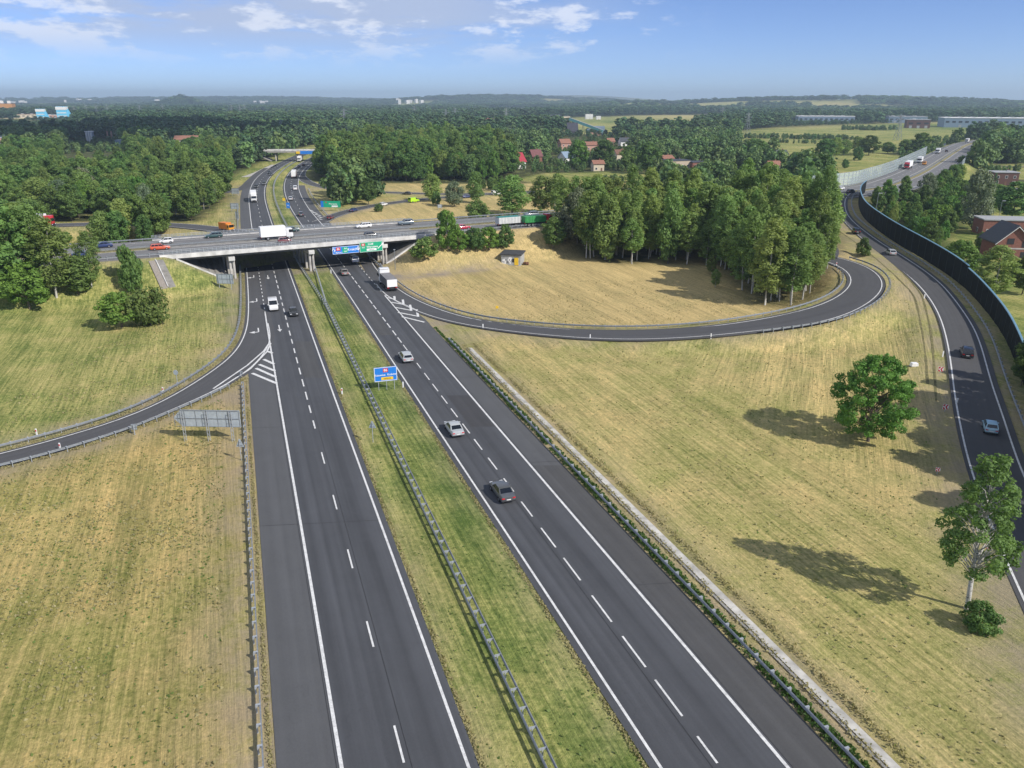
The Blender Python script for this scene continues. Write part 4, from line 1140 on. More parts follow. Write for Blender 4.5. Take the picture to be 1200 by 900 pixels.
# delineator posts along the roads
def delineator(label, base, red=True, h=1.0):
    p = drop(*base); t = thing('delineator_post', label, 'marker post', tuple(p), facing((-.1, -1)), 'white delineator posts')
    mb = MB(); mb.rbox((0, 0, h / 2), (.2, .1, h), .02); mb.build('post', WHITE, t)
    if red: mb = MB(); mb.box((0, -.053, h * .72), (.19, .006, .24)); mb.build('reflector', REDP, t)


for lb, b, r_ in (('white post with red band in the grass left of the median guardrail', (401, 462), 1), ('plain white post at the median edge right of the blue sign', (472.5, 454.5), 0),
                  ('red and white post outside the far guardrail near the left picture edge', (43.5, 510.5), 1), ('red and white post on the near guardrail of the left slip road', (71, 527.5), 1),
                  ('red and white post outside the far guardrail near the round sign', (191.5, 461), 1), ('white post at the near edge of the loop ramp, first from its exit', (566, 385.5), 0),
                  ('white post at the near edge of the loop ramp, second from its exit', (691.5, 398), 0), ('white post at the near edge of the loop ramp, third from its exit', (833, 397), 0),
                  ('white post on the near edge of the median below the overpass', (388, 320.5), 0), ('post on the inner bend of the loop ramp under the birches', (980, 312), 1),
                  ('white post on the left verge of the right-hand slip road', (1083, 350), 0), ('post on the left verge of the right-hand slip road by the tree shadow', (1104.5, 418), 0),
                  ('white post on the left verge of the right-hand slip road near the light blue car', (1121, 474), 0)): delineator(lb, b, r_)


def chevron(label, base, yt, wpx, tilt=0.0):
    p = drop(*base); t = thing('chevron_marker', label, 'marker', tuple(p), facing((-.3, -1)), 'red and white chevron boards'); s = p.y * CP / FPX * 1.13; w = wpx * s; z1 = max(.9, zat(yt, p.y) - p.z)
    mb = MB(); mb.rbox((0, 0, z1 - w / 2), (w, .05, w), 0); pn = mb.build('panel', WHITE, t)
    mb = MB(); a, b = w * .5, z1 - w / 2
    for q in (-1, 1): mb.add([(-.1 * w, -.03, b), (.2 * w, -.03, b), (.5 * w, -.03, b + q * a), (.2 * w, -.03, b + q * a)], [(0, 1, 2, 3)]); mb.add([(-.5 * w, -.03, b + q * .1 * w), (-.25 * w, -.03, b + q * .1 * w), (.0 * w, -.03, b + q * a), (-.4 * w, -.03, b + q * a)], [(0, 1, 2, 3)])
    mb.build('chevron', REDP, pn); mb = MB(); mb.tube([(0, .06, -.2), (0, .06, z1)], .04, 6); mb.build('post', STEEL, t)


chevron('red and white chevron board on the right-hand slip road verge, farther one in tree shade', (1101.5, 438), 430, 5.5)
chevron('red and white chevron board on the right-hand slip road verge, nearer one in tree shade', (1107, 483), 474, 6)
chevron('red and white chevron board behind the foreground birch', (1154, 655), 637, 7)
chevron('low red and white board at the field edge above the foreground birch', (1098, 556), 549, 5)
p = drop(1071, 429); mb = MB(); mb.rbox((0, 0, .3), (1.2, .8, .6), .06, shape=lambda v: (v.x * (1 if v.z < 0 else .8), v.y, v.z)); o = mb.build('litter_box', WHITE); o.location = p; tag(o, 'pale discarded block lying in the grass by the right-hand slip road', 'debris')


def lamp(label, base, h, arm=0.0):
    p = drop(*base); t = thing('light_pole', label, 'pole', tuple(p), 0, 'thin poles'); mb = MB(); mb.tube([(0, 0, -.3), (0, 0, h)], [.09, .06], 8); mb.build('mast', STEEL_D, t)
    mb = MB(); mb.rbox((arm * .5, 0, h + .05), (max(.5, arm), .25, .14), .03); mb.build('head', STEEL, t)


lamp('thin brown pole with a board top right of the overpass exit sign', (463.3, 316), 5.2); lamp('tall lamp pole behind the dark noise barrier among trees', (1024, 262), 9, 1.2); lamp('lamp pole by the brick row house', (1169, 262), 8, 1.2)
lamp('pole rising in front of the trees left of the far ramp', (650, 252), 8, 1.0)
lamp('lamp pole at the left edge of the clearing trees', (806, 268), 7, .8)

# the graffiti-covered hut in the clearing
p = drop(601, 306); p.z = min(ground_z(p.x + a, p.y + b) for a in (-3, 3) for b in (-3, 2)) + .1; hu = thing('hut', 'small block hut with flat dark roof, graffiti and a yellow door in the dry clearing', 'hut', tuple(p), R(-14))
WALLG = simple('hut wall', (0.36, 0.37, 0.37), 0.9, 0, 0.25, 1.5); ROOFD = simple('dark roofing felt', (0.055, 0.057, 0.062), 0.9, 0, 0.2, 1.0)
mb = MB(); mb.rbox((0, 0, 1.25), (5.4, 4.6, 2.9), .04); mb.build('wall', WALLG, hu)
mb = MB(); mb.rbox((0, 0, 2.9), (6.0, 5.2, .35), .05, shape=lambda v: (v.x, v.y, v.z + (.25 if v.y > 0 else -.05))); mb.build('roof', ROOFD, hu)
mb = MB(); mb.box((1.55, -2.32, 1.05), (1.1, .08, 2.0)); mb.build('door', YELLOW, hu)
mb = MB(); mb.box((.65, -2.32, 1.3), (.55, .06, 1.0)); mb.build('opening', DARKP, hu)
mb = MB(); rr = random.Random(4)
for q in range(9):
    cx, cz = -2.2 + rr.random() * 2.3, .4 + rr.random() * 1.5; r0 = .25 + rr.random() * .3
    mb.add([(cx + r0 * math.cos(a) * (.7 + .5 * rr.random()), -2.307 - q * .004, cz + r0 * math.sin(a) * (.7 + .5 * rr.random())) for a in np.linspace(0, 6.28, 9)[:-1]], [tuple(range(8))])
mb.build('graffiti', WHITE, hu); mb = MB()
for q in range(4): mb.add([(-1.9 + q * .5 + .13 * math.cos(a), -2.36, .8 + (q % 2) * .6 + .2 * math.sin(a)) for a in np.linspace(0, 6.28, 8)[:-1]], [tuple(range(7))])
for q in range(3): mb.add([(-2.708, -1.5 + q * 1.2 + .4 * math.cos(a), 1.2 + .5 * math.sin(a)) for a in np.linspace(0, 6.28, 8)[:-1]], [tuple(range(7))])
mb.build('graffiti', DARKP, hu)
mb = MB()
for q in range(12): mb.rbox((3.3 + rr.random() * 1.2, -1.2 + rr.random() * 1.0, .2 + rr.random() * .5), (.5, .4, .4), .05, rz=rr.random() * 3)
o = mb.build('rubble_heap', simple('rusty rubble', (.16, .08, .05), .95)); o.parent = None; o.location = p; o.rotation_euler = (0, 0, R(-14)); tag(o, 'rusty rubble heap leaning by the right end of the hut', 'rubble', kind='stuff')


# ---------------------------------------------------------------- vehicles
def paint(name, col, rough=0.32):
    m, nt, b, N, L = new_mat(name); d = noise(nt, 1.3, 4)
    L.new(mixc(nt, rng_node(nt, d, .35, .7), col, tuple(c * .86 + .01 for c in col)), b.inputs['Base Color']); b.inputs['Roughness'].default_value = rough
    b.inputs['Coat Weight'].default_value = 0.6; b.inputs['Coat Roughness'].default_value = 0.08; b.inputs['Specular IOR Level'].default_value = 0.5; return m


PC = {'white': paint('white car paint', (.74, .74, .73)), 'black': paint('black car paint', (.016, .017, .019)), 'grey': paint('dark grey car paint', (.075, .08, .085)),
      'silver': paint('silver car paint', (.42, .44, .45)), 'brown': paint('taupe car paint', (.21, .19, .175)), 'red': paint('red car paint', (.50, .025, .02)),
      'orange': paint('orange red car paint', (.60, .10, .035)), 'blue': paint('dark blue car paint', (.02, .04, .13)), 'teal': paint('dark green car paint', (.025, .07, .07)),
      'crimson': paint('crimson car paint', (.48, .02, .06)), 'lime': paint('lime van paint', (.42, .70, .02)), 'lightblue': paint('light blue car paint', (.36, .56, .66)),
      'bluegrey': paint('blue grey car paint', (.10, .14, .17)), 'maroon': paint('maroon car paint', (.14, .015, .02)), 'truckred': paint('red cab paint', (.55, .02, .03)),
      'amber': paint('amber truck paint', (.72, .30, .02))}
TARP = simple('grey tarpaulin', (.20, .195, .20), .8, 0, .2, .8); TARPG = simple('green tipper body', (.035, .24, .07), .55, 0, .2, 1.0); TARPT = simple('teal tarpaulin', (.03, .20, .18), .7)
BOXW = simple('white box body', (.78, .78, .77), .5, 0, .06, .6); BOXO = simple('orange box body', (.62, .20, .03), .5); BOXS = simple('pale ribbed tipper', (.52, .54, .55), .5, 0.2, .12, 1.5)
WHEEL = {}


def wheel(parent, x, y, r, w):
    k = (round(r, 2), round(w, 2))
    if k not in WHEEL:
        mb = MB(); n = 18; pr = [(-w / 2, r * .55), (-w / 2, r * .93), (-w / 2 * .7, r), (w / 2 * .7, r), (w / 2, r * .93), (w / 2, r * .55)]; vs = []
        for q in range(n):
            a = 2 * math.pi * q / n
            for yy, rr_ in pr: vs.append((rr_ * math.cos(a), yy, rr_ * math.sin(a)))
        fs = [(q * 6 + j, q * 6 + j + 1, ((q + 1) % n) * 6 + j + 1, ((q + 1) % n) * 6 + j) for q in range(n) for j in range(5)] + [(q * 6 + 5, q * 6, ((q + 1) % n) * 6, ((q + 1) % n) * 6 + 5) for q in range(n)]
        mb.add(vs, fs); ty = mb.mesh('tyre', RUBBER, 40)
        mb = MB(); mb.tube([(0, -w * .42, 0), (0, w * .42, 0)], r * .57, 14); ri = mb.mesh('rim', RIM, 40); WHEEL[k] = (ty, ri)
    o = link('wheel', WHEEL[k][0], parent, (x, y, r)); link('rim', WHEEL[k][1], o); return o


def loft(stations, nseg=10):
    """car body: (x, z bottom, z top, half width) sections with rounded shoulders"""
    mb = MB(); vs = []
    for x, zb, zt, w in stations:
        h = zt - zb
        half = [(0, zb), (w * .86, zb), (w * .98, zb + h * .18), (w, zb + h * .5), (w * .97, zb + h * .8), (w * .86, zt - h * .02), (w * .5, zt + .012), (0, zt + .02)]
        ring = [(x, a, b) for a, b in half] + [(x, -a, b) for a, b in reversed(half[1:-1])]; vs += ring
    n = 14; fs = [(i * n + k, i * n + (k + 1) % n, (i + 1) * n + (k + 1) % n, (i + 1) * n + k) for i in range(len(stations) - 1) for k in range(n)]
    fs += [tuple(range(n)), tuple(reversed(range((len(stations) - 1) * n, len(stations) * n)))]
    mb.add(vs, fs); return mb


CARS = {  # length, width, height, belt, body stations (fraction, zb, zt), cabin (rear base, rear roof, front roof, front base) as fractions
    'sedan': (4.6, 1.80, 1.45, .96, [(-.5, .42, .78, .82), (-.485, .28, .97, .93), (-.36, .2, 1.0, 1), (-.1, .2, .97, 1), (.2, .2, .95, 1), (.38, .22, .83, .97), (.47, .26, .70, .90), (.5, .36, .60, .80)], (-.37, -.20, .06, .23)),
    'hatchback': (4.0, 1.74, 1.50, .97, [(-.5, .42, .85, .86), (-.485, .28, 1.0, .95), (-.3, .2, 1.0, 1), (.22, .2, .96, 1), (.4, .22, .84, .96), (.475, .28, .70, .88), (.5, .38, .60, .78)], (-.485, -.40, .08, .27)),
    'estate': (4.6, 1.80, 1.50, .98, [(-.5, .42, .85, .86), (-.49, .28, 1.0, .95), (-.3, .2, 1.0, 1), (.2, .2, .96, 1), (.38, .22, .84, .97), (.47, .28, .71, .9), (.5, .38, .6, .8)], (-.485, -.42, .06, .23)),
    'suv': (4.6, 1.88, 1.72, 1.12, [(-.5, .5, .95, .88), (-.49, .34, 1.14, .96), (-.3, .28, 1.15, 1), (.2, .28, 1.12, 1), (.38, .3, 1.02, .97), (.48, .34, .88, .92), (.5, .48, .75, .82)], (-.485, -.43, .06, .22)),
    'mini': (3.5, 1.64, 1.50, .98, [(-.5, .42, .82, .84), (-.48, .28, .99, .94), (-.25, .2, 1.0, 1), (.22, .2, .97, 1), (.4, .22, .86, .95), (.48, .3, .7, .86), (.5, .38, .6, .76)], (-.47, -.36, .10, .30)),
    'van': (5.2, 1.98, 2.15, 1.25, [(-.5, .42, 1.2, .92), (-.495, .32, 1.27, .97), (-.2, .25, 1.28, 1), (.24, .25, 1.26, 1), (.38, .28, 1.14, .97), (.47, .32, .95, .92), (.5, .42, .8, .84)], (-.49, -.475, .17, .335)),
    'minibus': (5.0, 1.95, 1.95, 1.15, [(-.5, .42, 1.1, .92), (-.495, .32, 1.16, .97), (-.2, .25, 1.18, 1), (.24, .25, 1.16, 1), (.38, .28, 1.04, .97), (.47, .32, .9, .92), (.5, .42, .78, .84)], (-.49, -.465, .14, .32)),
}
CARM = {}


def bil(q, u, v, off):
    a, b, c, d = [Vector(p) for p in q]; n = (b - a).cross(d - a).normalized()
    return (a * (1 - u) + b * u) * (1 - v) + (d * (1 - u) + c * u) * v + n * off


def glass_quad(mb, q, u0, u1, v0, v1, off=.012):
    mb.add([bil(q, u0, v0, off), bil(q, u1, v0, off), bil(q, u1, v1, off), bil(q, u0, v1, off)], [(0, 1, 2, 3)])
    mb.add([bil(q, u0, v0, -.01), bil(q, u1, v0, -.01), bil(q, u1, v1, -.01), bil(q, u0, v1, -.01)], [(3, 2, 1, 0)])


def car_meshes(kind):
    if kind in CARM: return CARM[kind]
    L, W, H, belt, sts, cab = CARS[kind]; w = W / 2; out = {}
    st = [(f * L, zb, zt, ww * w) for f, zb, zt, ww in sts]
    mb = loft(st)
    rb, rr_, rf, fb = [f * L for f in cab]; wb = w * .95; wt_ = w * (.90 if kind == 'van' else .76); b0 = belt - .06
    v = [(rb, -wb, b0), (fb, -wb, b0), (fb, wb, b0), (rb, wb, b0), (rr_, -wt_, H - .05), (rf, -wt_, H - .05), (rf, wt_, H - .05), (rr_, wt_, H - .05), (rr_ + .12, -wt_ * .8, H), (rf - .18, -wt_ * .8, H), (rf - .18, wt_ * .8, H), (rr_ + .12, wt_ * .8, H)]
    mb.add(v, [(0, 1, 5, 4), (1, 2, 6, 5), (2, 3, 7, 6), (3, 0, 4, 7), (4, 5, 9, 8), (5, 6, 10, 9), (6, 7, 11, 10), (7, 4, 8, 11), (8, 9, 10, 11)])
    for s in (-1, 1): mb.rbox((fb - .35, s * (w + .09), belt + .05), (.16, .2, .13), .03)      # mirrors
    out['body'] = mb.mesh('body', PC['white'], 38)
    mb = MB(); glass_quad(mb, (v[1], v[2], v[6], v[5]), .05, .95, .1, .93); out['windscreen'] = mb.mesh('windscreen', GLASS)
    mb = MB(); glass_quad(mb, (v[3], v[0], v[4], v[7]), .08, .92, .2, .9); out['rear_window'] = mb.mesh('rear_window', GLASS)
    for nm, q in (('side_window', (v[0], v[1], v[5], v[4])), ('side_window2', (v[2], v[3], v[7], v[6]))):
        mb = MB(); fl = nm.endswith('2')
        spans = {'van': [(.77, .98)], 'sedan': [(.12, .48), (.52, .95)], 'mini': [(.06, .42), (.47, .95)]}.get(kind, [(.05, .3), (.33, .6), (.63, .96)])
        for a, b in spans:
            if fl: a, b = 1 - b, 1 - a
            glass_quad(mb, q, a, b, .14, .9)
        out[nm] = mb.mesh('side_window', GLASS)
    x0, zb, zt, _ = st[1]; zl = (zb + zt) / 2 + (.1 if kind not in ('van', 'minibus') else .02)
    hh = .16 if kind not in ('van', 'minibus') else .34
    mb = MB(); mb.rbox((0, 0, 0), (.10, .34 if hh < .2 else .16, hh), .03); out['tail_light'] = mb.mesh('tail_light', TAIL); out['tl'] = (-L / 2 + .045, w * (.68 if hh < .2 else .8), zl)
    mb = MB(); mb.rbox((0, 0, 0), (.22, .36, .15), .04); out['headlight'] = mb.mesh('headlight', HEAD); out['hl'] = (L / 2 - .13, w * .66, st[-1][2] + .02)
    mb = MB(); mb.box((0, 0, 0), (.02, .5, .11)); out['plate'] = mb.mesh('number_plate', PLATE); out['pl'] = (-L / 2 - .012, 0, zl - .16)
    mb = MB(); mb.rbox((-L / 2 + .08, 0, .38), (.2, W * .9, .14), .05); mb.rbox((L / 2 - .08, 0, .36), (.2, W * .84, .16), .05); out['bumper'] = mb.mesh('bumper', DARKP)
    CARM[kind] = out; return out


def make_car(kind, color, label, loc, rz):
    L, W, H, *_ = CARS[kind]; M = car_meshes(kind)
    t = thing('van' if kind in ('van', 'minibus') else 'car', label, 'van' if kind in ('van', 'minibus') else 'car', loc, rz, 'traffic on the roads')
    b = link('body', M['body'], t); b.material_slots[0].link = 'OBJECT'; b.material_slots[0].material = PC[color]
    for k in ('windscreen', 'rear_window', 'side_window', 'side_window2'): link('side_window' if k.startswith('side') else k, M[k], t)
    link('bumper', M['bumper'], t); link('number_plate', M['plate'], t, M['pl'])
    for s in (-1, 1):
        x, y, z = M['tl']; link('tail_light', M['tail_light'], t, (x, s * y, z)); x, y, z = M['hl']; link('headlight', M['headlight'], t, (x, s * y, z))
        r = .33 if kind in ('suv', 'van', 'minibus') else .31
        for xx in (-.29, .31): wheel(t, xx * L, s * (W / 2 - .08), r, .22)
    return t


def make_truck(kind, label, loc, rz):
    t = thing('truck', label, 'truck', loc, rz, 'traffic on the roads')
    def part(nm, mat, f, smooth=None): mb = MB(); f(mb); return mb.build(nm, mat, t, smooth)
    def cabin(x, mat, h=2.9, l=2.1):
        c = part('cab', mat, lambda mb: mb.rbox((x, 0, .75 + h / 2 - .1), (l, 2.45, h), .14, shape=lambda v: (v.x - (.22 if v.x > 0 and v.z > 0 else 0), v.y, v.z)), 40)
        mb = MB(); mb.add([(x + l / 2 - .06, -1.08, 1.75), (x + l / 2 - .06, 1.08, 1.75), (x + l / 2 - .16, 1.05, 2.75), (x + l / 2 - .16, -1.05, 2.75)], [(0, 1, 2, 3)]); mb.box((x + l / 2 - .12, 0, 2.2), (.02, 2.0, .9)); mb.build('windscreen', GLASS, t)
        for s in (-1, 1): mb = MB(); mb.box((x + .3, s * 1.235, 2.2), (1.0, .03, .75)); mb.build('side_window', GLASS, t)
        mb = MB(); mb.rbox((x + l / 2, 0, .75), (.3, 2.4, .6), .08); mb.build('bumper', DARKP, t)
        for s in (-1, 1): mb = MB(); mb.rbox((x + l / 2 + .14, s * .9, .85), (.06, .4, .2), .02); mb.build('headlight', HEAD, t)
        for s in (-1, 1): mb = MB(); mb.rbox((x + l / 2 - .2, s * 1.42, 2.3), (.14, .25, .6), .04); mb.build('mirror', DARKP, t)
    def box(x0, x1, z0, z1, mat, nm='cargo_box', ribs=0, ribm=None):
        b = part(nm, mat, lambda mb: mb.rbox(((x0 + x1) / 2, 0, (z0 + z1) / 2), (x1 - x0, 2.5, z1 - z0), .05))
        if ribs:
            mb = MB()
            for k in range(ribs):
                for s in (-1, 1): mb.box((x0 + .3 + (x1 - x0 - .6) * k / (ribs - 1), s * 1.28, (z0 + z1) / 2), (.12, .06, z1 - z0 - .1))
            mb.build('rib', ribm or mat, b)
        for s in (-1, 1): mb = MB(); mb.box((x0 - .02, s * .95, z0 - .12), (.06, .45, .16)); mb.build('tail_light', TAIL, t)
        mb = MB(); mb.rbox((x0 + .05, 0, z0 - .45), (.12, 2.4, .14), .02); mb.build('underrun_bar', DARKP, t); return b
    def chassis(x0, x1): part('chassis', DARKP, lambda mb: mb.box(((x0 + x1) / 2, 0, .85), (x1 - x0, .9, .3)))
    def axles(xs):
        for x in xs:
            for s in (-1, 1): wheel(t, x, s * 1.02, .5, .34)
    if kind == 'semi_white': cabin(6.9, PC['white']); chassis(-6.8, 7.2); box(-7, 5.6, 1.15, 3.95, BOXW); axles((6.9, 3.3, -3.4, -4.7, -6.0))
    elif kind == 'semi_tarp':
        cabin(4.3, PC['white'], 3.0); chassis(-4.4, 4.6); b = box(-4.6, 3.0, 1.1, 2.95, TARP, 'tarpaulin_body', 8, DARKP); axles((4.3, 1.4, .1, -2.4, -3.6))
        mb = MB(); mb.rbox((-4.64, 0, 2.0), (.05, 2.35, 1.7), .02); mb.build('tailgate', BOXW, t); mb = MB(); mb.rbox((4.0, 0, 3.85), (1.5, 2.3, .3), .1, shape=lambda v: (v.x, v.y, v.z)); mb.build('wind_deflector', PC['white'], t)
    elif kind == 'semi_red': cabin(6.9, PC['truckred']); chassis(-6.8, 7.2); box(-7, 5.6, 1.15, 3.95, BOXW); axles((6.9, 3.3, -3.4, -4.7, -6.0))
    elif kind == 'semi_teal': cabin(6.9, PC['teal']); chassis(-6.8, 7.2); box(-7, 5.6, 1.15, 3.95, TARPT); axles((6.9, 3.3, -3.4, -4.7, -6.0))
    elif kind == 'box_orange': cabin(2.7, PC['amber'], 2.3, 1.8); chassis(-3.4, 3.0); box(-3.6, 1.7, 1.05, 3.4, BOXO); axles((2.6, -2.0))
    elif kind == 'box_white': cabin(3.3, PC['white'], 2.2, 1.9); chassis(-3.8, 3.6); box(-4.2, 2.3, .95, 3.55, BOXW); axles((3.1, -2.4))
    elif kind == 'tipper':
        cabin(4.0, PC['truckred'], 2.7); chassis(-4.0, 4.4); box(-4.2, 2.8, 1.2, 3.0, TARPG, 'tipper_body', 7, TARPG); axles((4.0, 2.2, -1.6, -2.9))
    elif kind == 'trailer':
        chassis(-3.4, 5.2); box(-3.6, 3.4, 1.2, 3.0, BOXS, 'tipper_body', 7, BOXW); axles((2.0, -1.4, -2.6)); mb = MB(); mb.rbox((-.1, 0, 3.06), (6.9, 2.45, .12), .03); mb.build('tarpaulin', TARPT, t)
        mb = MB(); mb.box((4.6, 0, .8), (2.6, .2, .15)); mb.build('drawbar', STEEL_D, t)
    elif kind == 'coach':
        part('body', BOXW, lambda mb: mb.rbox((0, 0, 1.85), (11.5, 2.5, 3.0), .15), 40)
        for s in (-1, 1): mb = MB(); mb.box((0, s * 1.255, 2.3), (10.6, .03, .9)); mb.build('side_window', GLASS, t)
        mb = MB(); mb.box((5.76, 0, 2.2), (.03, 2.2, 1.4)); mb.build('windscreen', GLASS, t); axles((3.6, -3.0))
    return t


def heading(P, x, y, sgn):
    i = int(np.argmin(np.hypot(P[:, 0] - x, P[:, 1] - y))); v = tangents(P)[i] * sgn; return math.atan2(v[1], v[0])


ROADS = {'L': (LR, -1), 'R': (RL, 1), 'LOOPIN': (LOOP_M, -1), 'RS': (RS_M, 1), 'N': (CROSS, -1), 'S': (CROSS, 1), 'NW': (NW, 1), 'NEA': (NE_A, 1), 'NEB': (NE_B, 1), 'FAR': (MED, 1), 'FARIN': (MED, -1)}
VEH = [  # kind, colour, road, px, py (where it touches the road), z, label
    ('van', 'white', 'L', 320.5, 362, .06, 'white panel van driving towards the camera in the left carriageway'),
    ('hatchback', 'black', 'L', 344, 369, .06, 'black hatchback driving towards the camera just behind the white van'),
    ('sedan', 'blue', 'L', 294.5, 305, .06, 'dark car in the shadow under the left span of the overpass'),
    ('sedan', 'grey', 'R', 588.5, 580, .06, 'dark grey saloon, nearest car in the foreground, seen from behind'),
    ('sedan', 'silver', 'R', 532, 506, .06, 'silver saloon seen from behind, second nearest car on the carriageway'),
    ('estate', 'silver', 'R', 475.5, 421.5, .06, 'silver estate car seen from behind near the blue median sign'),
    ('sedan', 'brown', 'R', 403.5, 321.5, .06, 'taupe saloon seen from behind just before the overpass'),
    ('minibus', 'white', 'R', 415.5, 307, .06, 'white van leaving the sunlight under the blue overhead sign'),
    ('mini', 'white', 'N', 195, 285, 7.11, 'white compact car on the far lanes of the crossing road near its left end'),
    ('sedan', 'blue', 'N', 121, 290, 7.11, 'dark blue saloon on the far lanes at the left end of the crossing road'),
    ('estate', 'teal', 'N', 250.5, 278.5, 7.11, 'dark green estate on the far lanes of the overpass near the orange truck'),
    ('sedan', 'teal', 'N', 341, 271.8, 7.11, 'dark teal saloon on the far lanes of the overpass behind the white box truck'),
    ('estate', 'white', 'N', 426, 267, 7.11, 'white estate car on the far lanes of the overpass'),
    ('suv', 'bluegrey', 'N', 475.5, 263.5, 7.11, 'blue-grey car on the crossing road right of the white estate'),
    ('suv', 'bluegrey', 'N', 622.5, 253.8, 7.11, 'blue-grey car on the crossing road behind the green tipper truck'),
    ('estate', 'orange', 'S', 188, 292.5, 7.11, 'orange-red car on the near lanes of the crossing road at the left end'),
    ('hatchback', 'black', 'S', 435.5, 277.8, 7.11, 'dark car on the near lanes above the green overhead sign'),
    ('sedan', 'crimson', 'S', 542, 268.6, 7.11, 'crimson car half behind the tree at the right end of the overpass'),
    ('mini', 'maroon', 'S', 334, 284.5, 7.11, 'maroon small car beside the parapet in front of the white box truck'),
    ('sedan', 'blue', 'S', 97, 301, 7.11, 'dark blue car on the near lanes at the left end of the crossing road'),
    ('suv', 'black', 'RS', 1132, 417, .8, 'black car on the right-hand slip road entering the tree shade'),
    ('mini', 'lightblue', 'RS', 1159.5, 505, .15, 'light blue small car nearest on the right-hand slip road'),
    ('hatchback', 'silver', 'RS', 1043, 298.5, 4.8, 'silver hatchback on the upper bend of the right-hand slip road'),
    ('hatchback', 'black', 'RS', 1003, 273, 6.2, 'dark hatchback near the top of the right-hand slip road'),
    ('hatchback', 'black', 'RS', 983.5, 243, 7.1, 'dark car at the very top of the right-hand slip road'),
    ('suv', 'grey', 'R', 352.5, 253, .06, 'dark grey car just beyond the overpass on the away-going carriageway'),
    ('suv', 'silver', 'R', 340.5, 234.5, .06, 'silver car beyond the overpass where the carriageway starts to bend'),
    ('van', 'white', 'R', 346, 222.5, .06, 'white van on the far bend of the away-going carriageway'),
    ('hatchback', 'black', 'R', 350.5, 196, .06, 'left of two dark cars close to the distant overpass'),
    ('hatchback', 'black', 'R', 355.8, 194.2, .06, 'right of two dark cars close to the distant overpass'),
    ('hatchback', 'black', 'L', 300.5, 219.8, .06, 'dark car behind the white lorry on the oncoming bend'),
    ('suv', 'grey', 'L', 309.8, 216.6, .06, 'dark grey car on the inner lane of the oncoming bend'),
    ('hatchback', 'black', 'L', 315.2, 203.5, .06, 'farther of two dark cars on the oncoming bend below the distant overpass'),
    ('sedan', 'black', 'L', 317.4, 205.4, .06, 'nearer of two dark cars on the oncoming bend below the distant overpass'),
    ('hatchback', 'maroon', 'NEA', 387.5, 256.6, .06, 'dark red car on the exit curve beyond the overpass'),
    ('sedan', 'blue', 'NEA', 414.5, 247.8, .06, 'dark blue car on the exit curve left of the round bush'),
    ('hatchback', 'white', 'NEA', 449.5, 241, .06, 'white car on the exit curve beside the round bush'),
    ('van', 'lime', 'NEA', 485, 237, .06, 'lime green van on the slip road beyond the overpass'),
    ('sedan', 'grey', 'NEB', 477, 228, .06, 'dark car on the farther slip road above the lime van'),
    ('sedan', 'blue', 'NEA', 547, 231.8, .06, 'dark blue car on the slip road right of the silvery willow'),
    ('van', 'white', 'NEA', 582, 228.3, .06, 'white van on the slip road between the poplars'),
    ('sedan', 'white', 'N', 984, 222.5, 7.11, 'white car on the highway at the foot of the transparent barrier'),
    ('hatchback', 'black', 'S', 997, 226, 7.11, 'dark car on the highway near the top of the dark noise barrier'),
    ('hatchback', 'black', 'S', 1109, 178, 7.0, 'dark car far along the bending highway beside a white lorry'),
    ('van', 'amber', 'S', 1083, 193.3, 7.1, 'small yellow road-works vehicle on the median of the bending highway'),
]
for kind, col, road, px, py, z, lb in VEH:
    x, y = g(px, py, z); P, s = ROADS[road]; make_car(kind, col, lb, (x, y, z + .01), heading(P, x, y, s))
TRK_ = [('semi_tarp', 'R', 455, 337, .06, 'white-cabbed tipper lorry with grey covered body joining from the loop ramp'),
        ('box_white', 'S', 324.5, 280.5, 7.11, 'white box truck crossing the overpass above the oncoming lanes'),
        ('tipper', 'S', 628, 264.5, 7.11, 'green tipper truck with red cab on the crossing road right of its pale trailer'),
        ('trailer', 'S', 595.5, 266.2, 7.11, 'pale ribbed trailer with teal cover behind the green tipper truck'),
        ('box_orange', 'NW', 266, 271.3, 6.8, 'orange box truck on the slip road behind the overpass'),
        ('semi_red', 'NW', 33, 266.0, 4.95, 'red-cabbed lorry on the slip road at the far left'),
        ('semi_white', 'L', 297.8, 235, .06, 'white articulated lorry on the oncoming carriageway beyond the overpass'),
        ('semi_red', 'R', 344.8, 208, .06, 'red and white lorry on the far bend of the away-going carriageway'),
        ('semi_teal', 'FAR', 381, 172.5, .06, 'teal lorry on the distant motorway past the far overpass'),
        ('semi_white', 'FARIN', 421, 163.2, .06, 'white lorry on the most distant visible stretch of motorway'),
        ('coach', 'NEB', 692, 231, .06, 'white coach behind the poplars on the farther slip road'),
        ('semi_red', 'N', 1064, 197.5, 7.1, 'red-fronted lorry on the bending highway by the transparent barrier'),
        ('box_white', 'N', 1077.5, 191, 7.1, 'nearer of two white trucks on the bending highway behind the red lorry'),
        ('box_white', 'N', 1098.5, 180, 7.0, 'farther of two white trucks on the bending highway behind the red lorry'),
        ('box_white', 'N', 1133, 167, 6.0, 'tiny white truck where the bending highway meets the far trees'),
        ('semi_white', 'FARIN', 352, 189, .06, 'white lorry passing under the distant overpass')]
for kind, road, px, py, z, lb in TRK_:
    x, y = g(px, py, z); P, s = ROADS[road]; rz = heading(P, x, y, s)
    if lb.startswith('white-cabbed'): rz = heading(LOOP_M, x, y, -1) * .55 + rz * .45
    t = make_truck(kind, lb, (x, y, z + .01), rz)
    if kind == 'box_orange': t.scale = (.62, .75, .75)


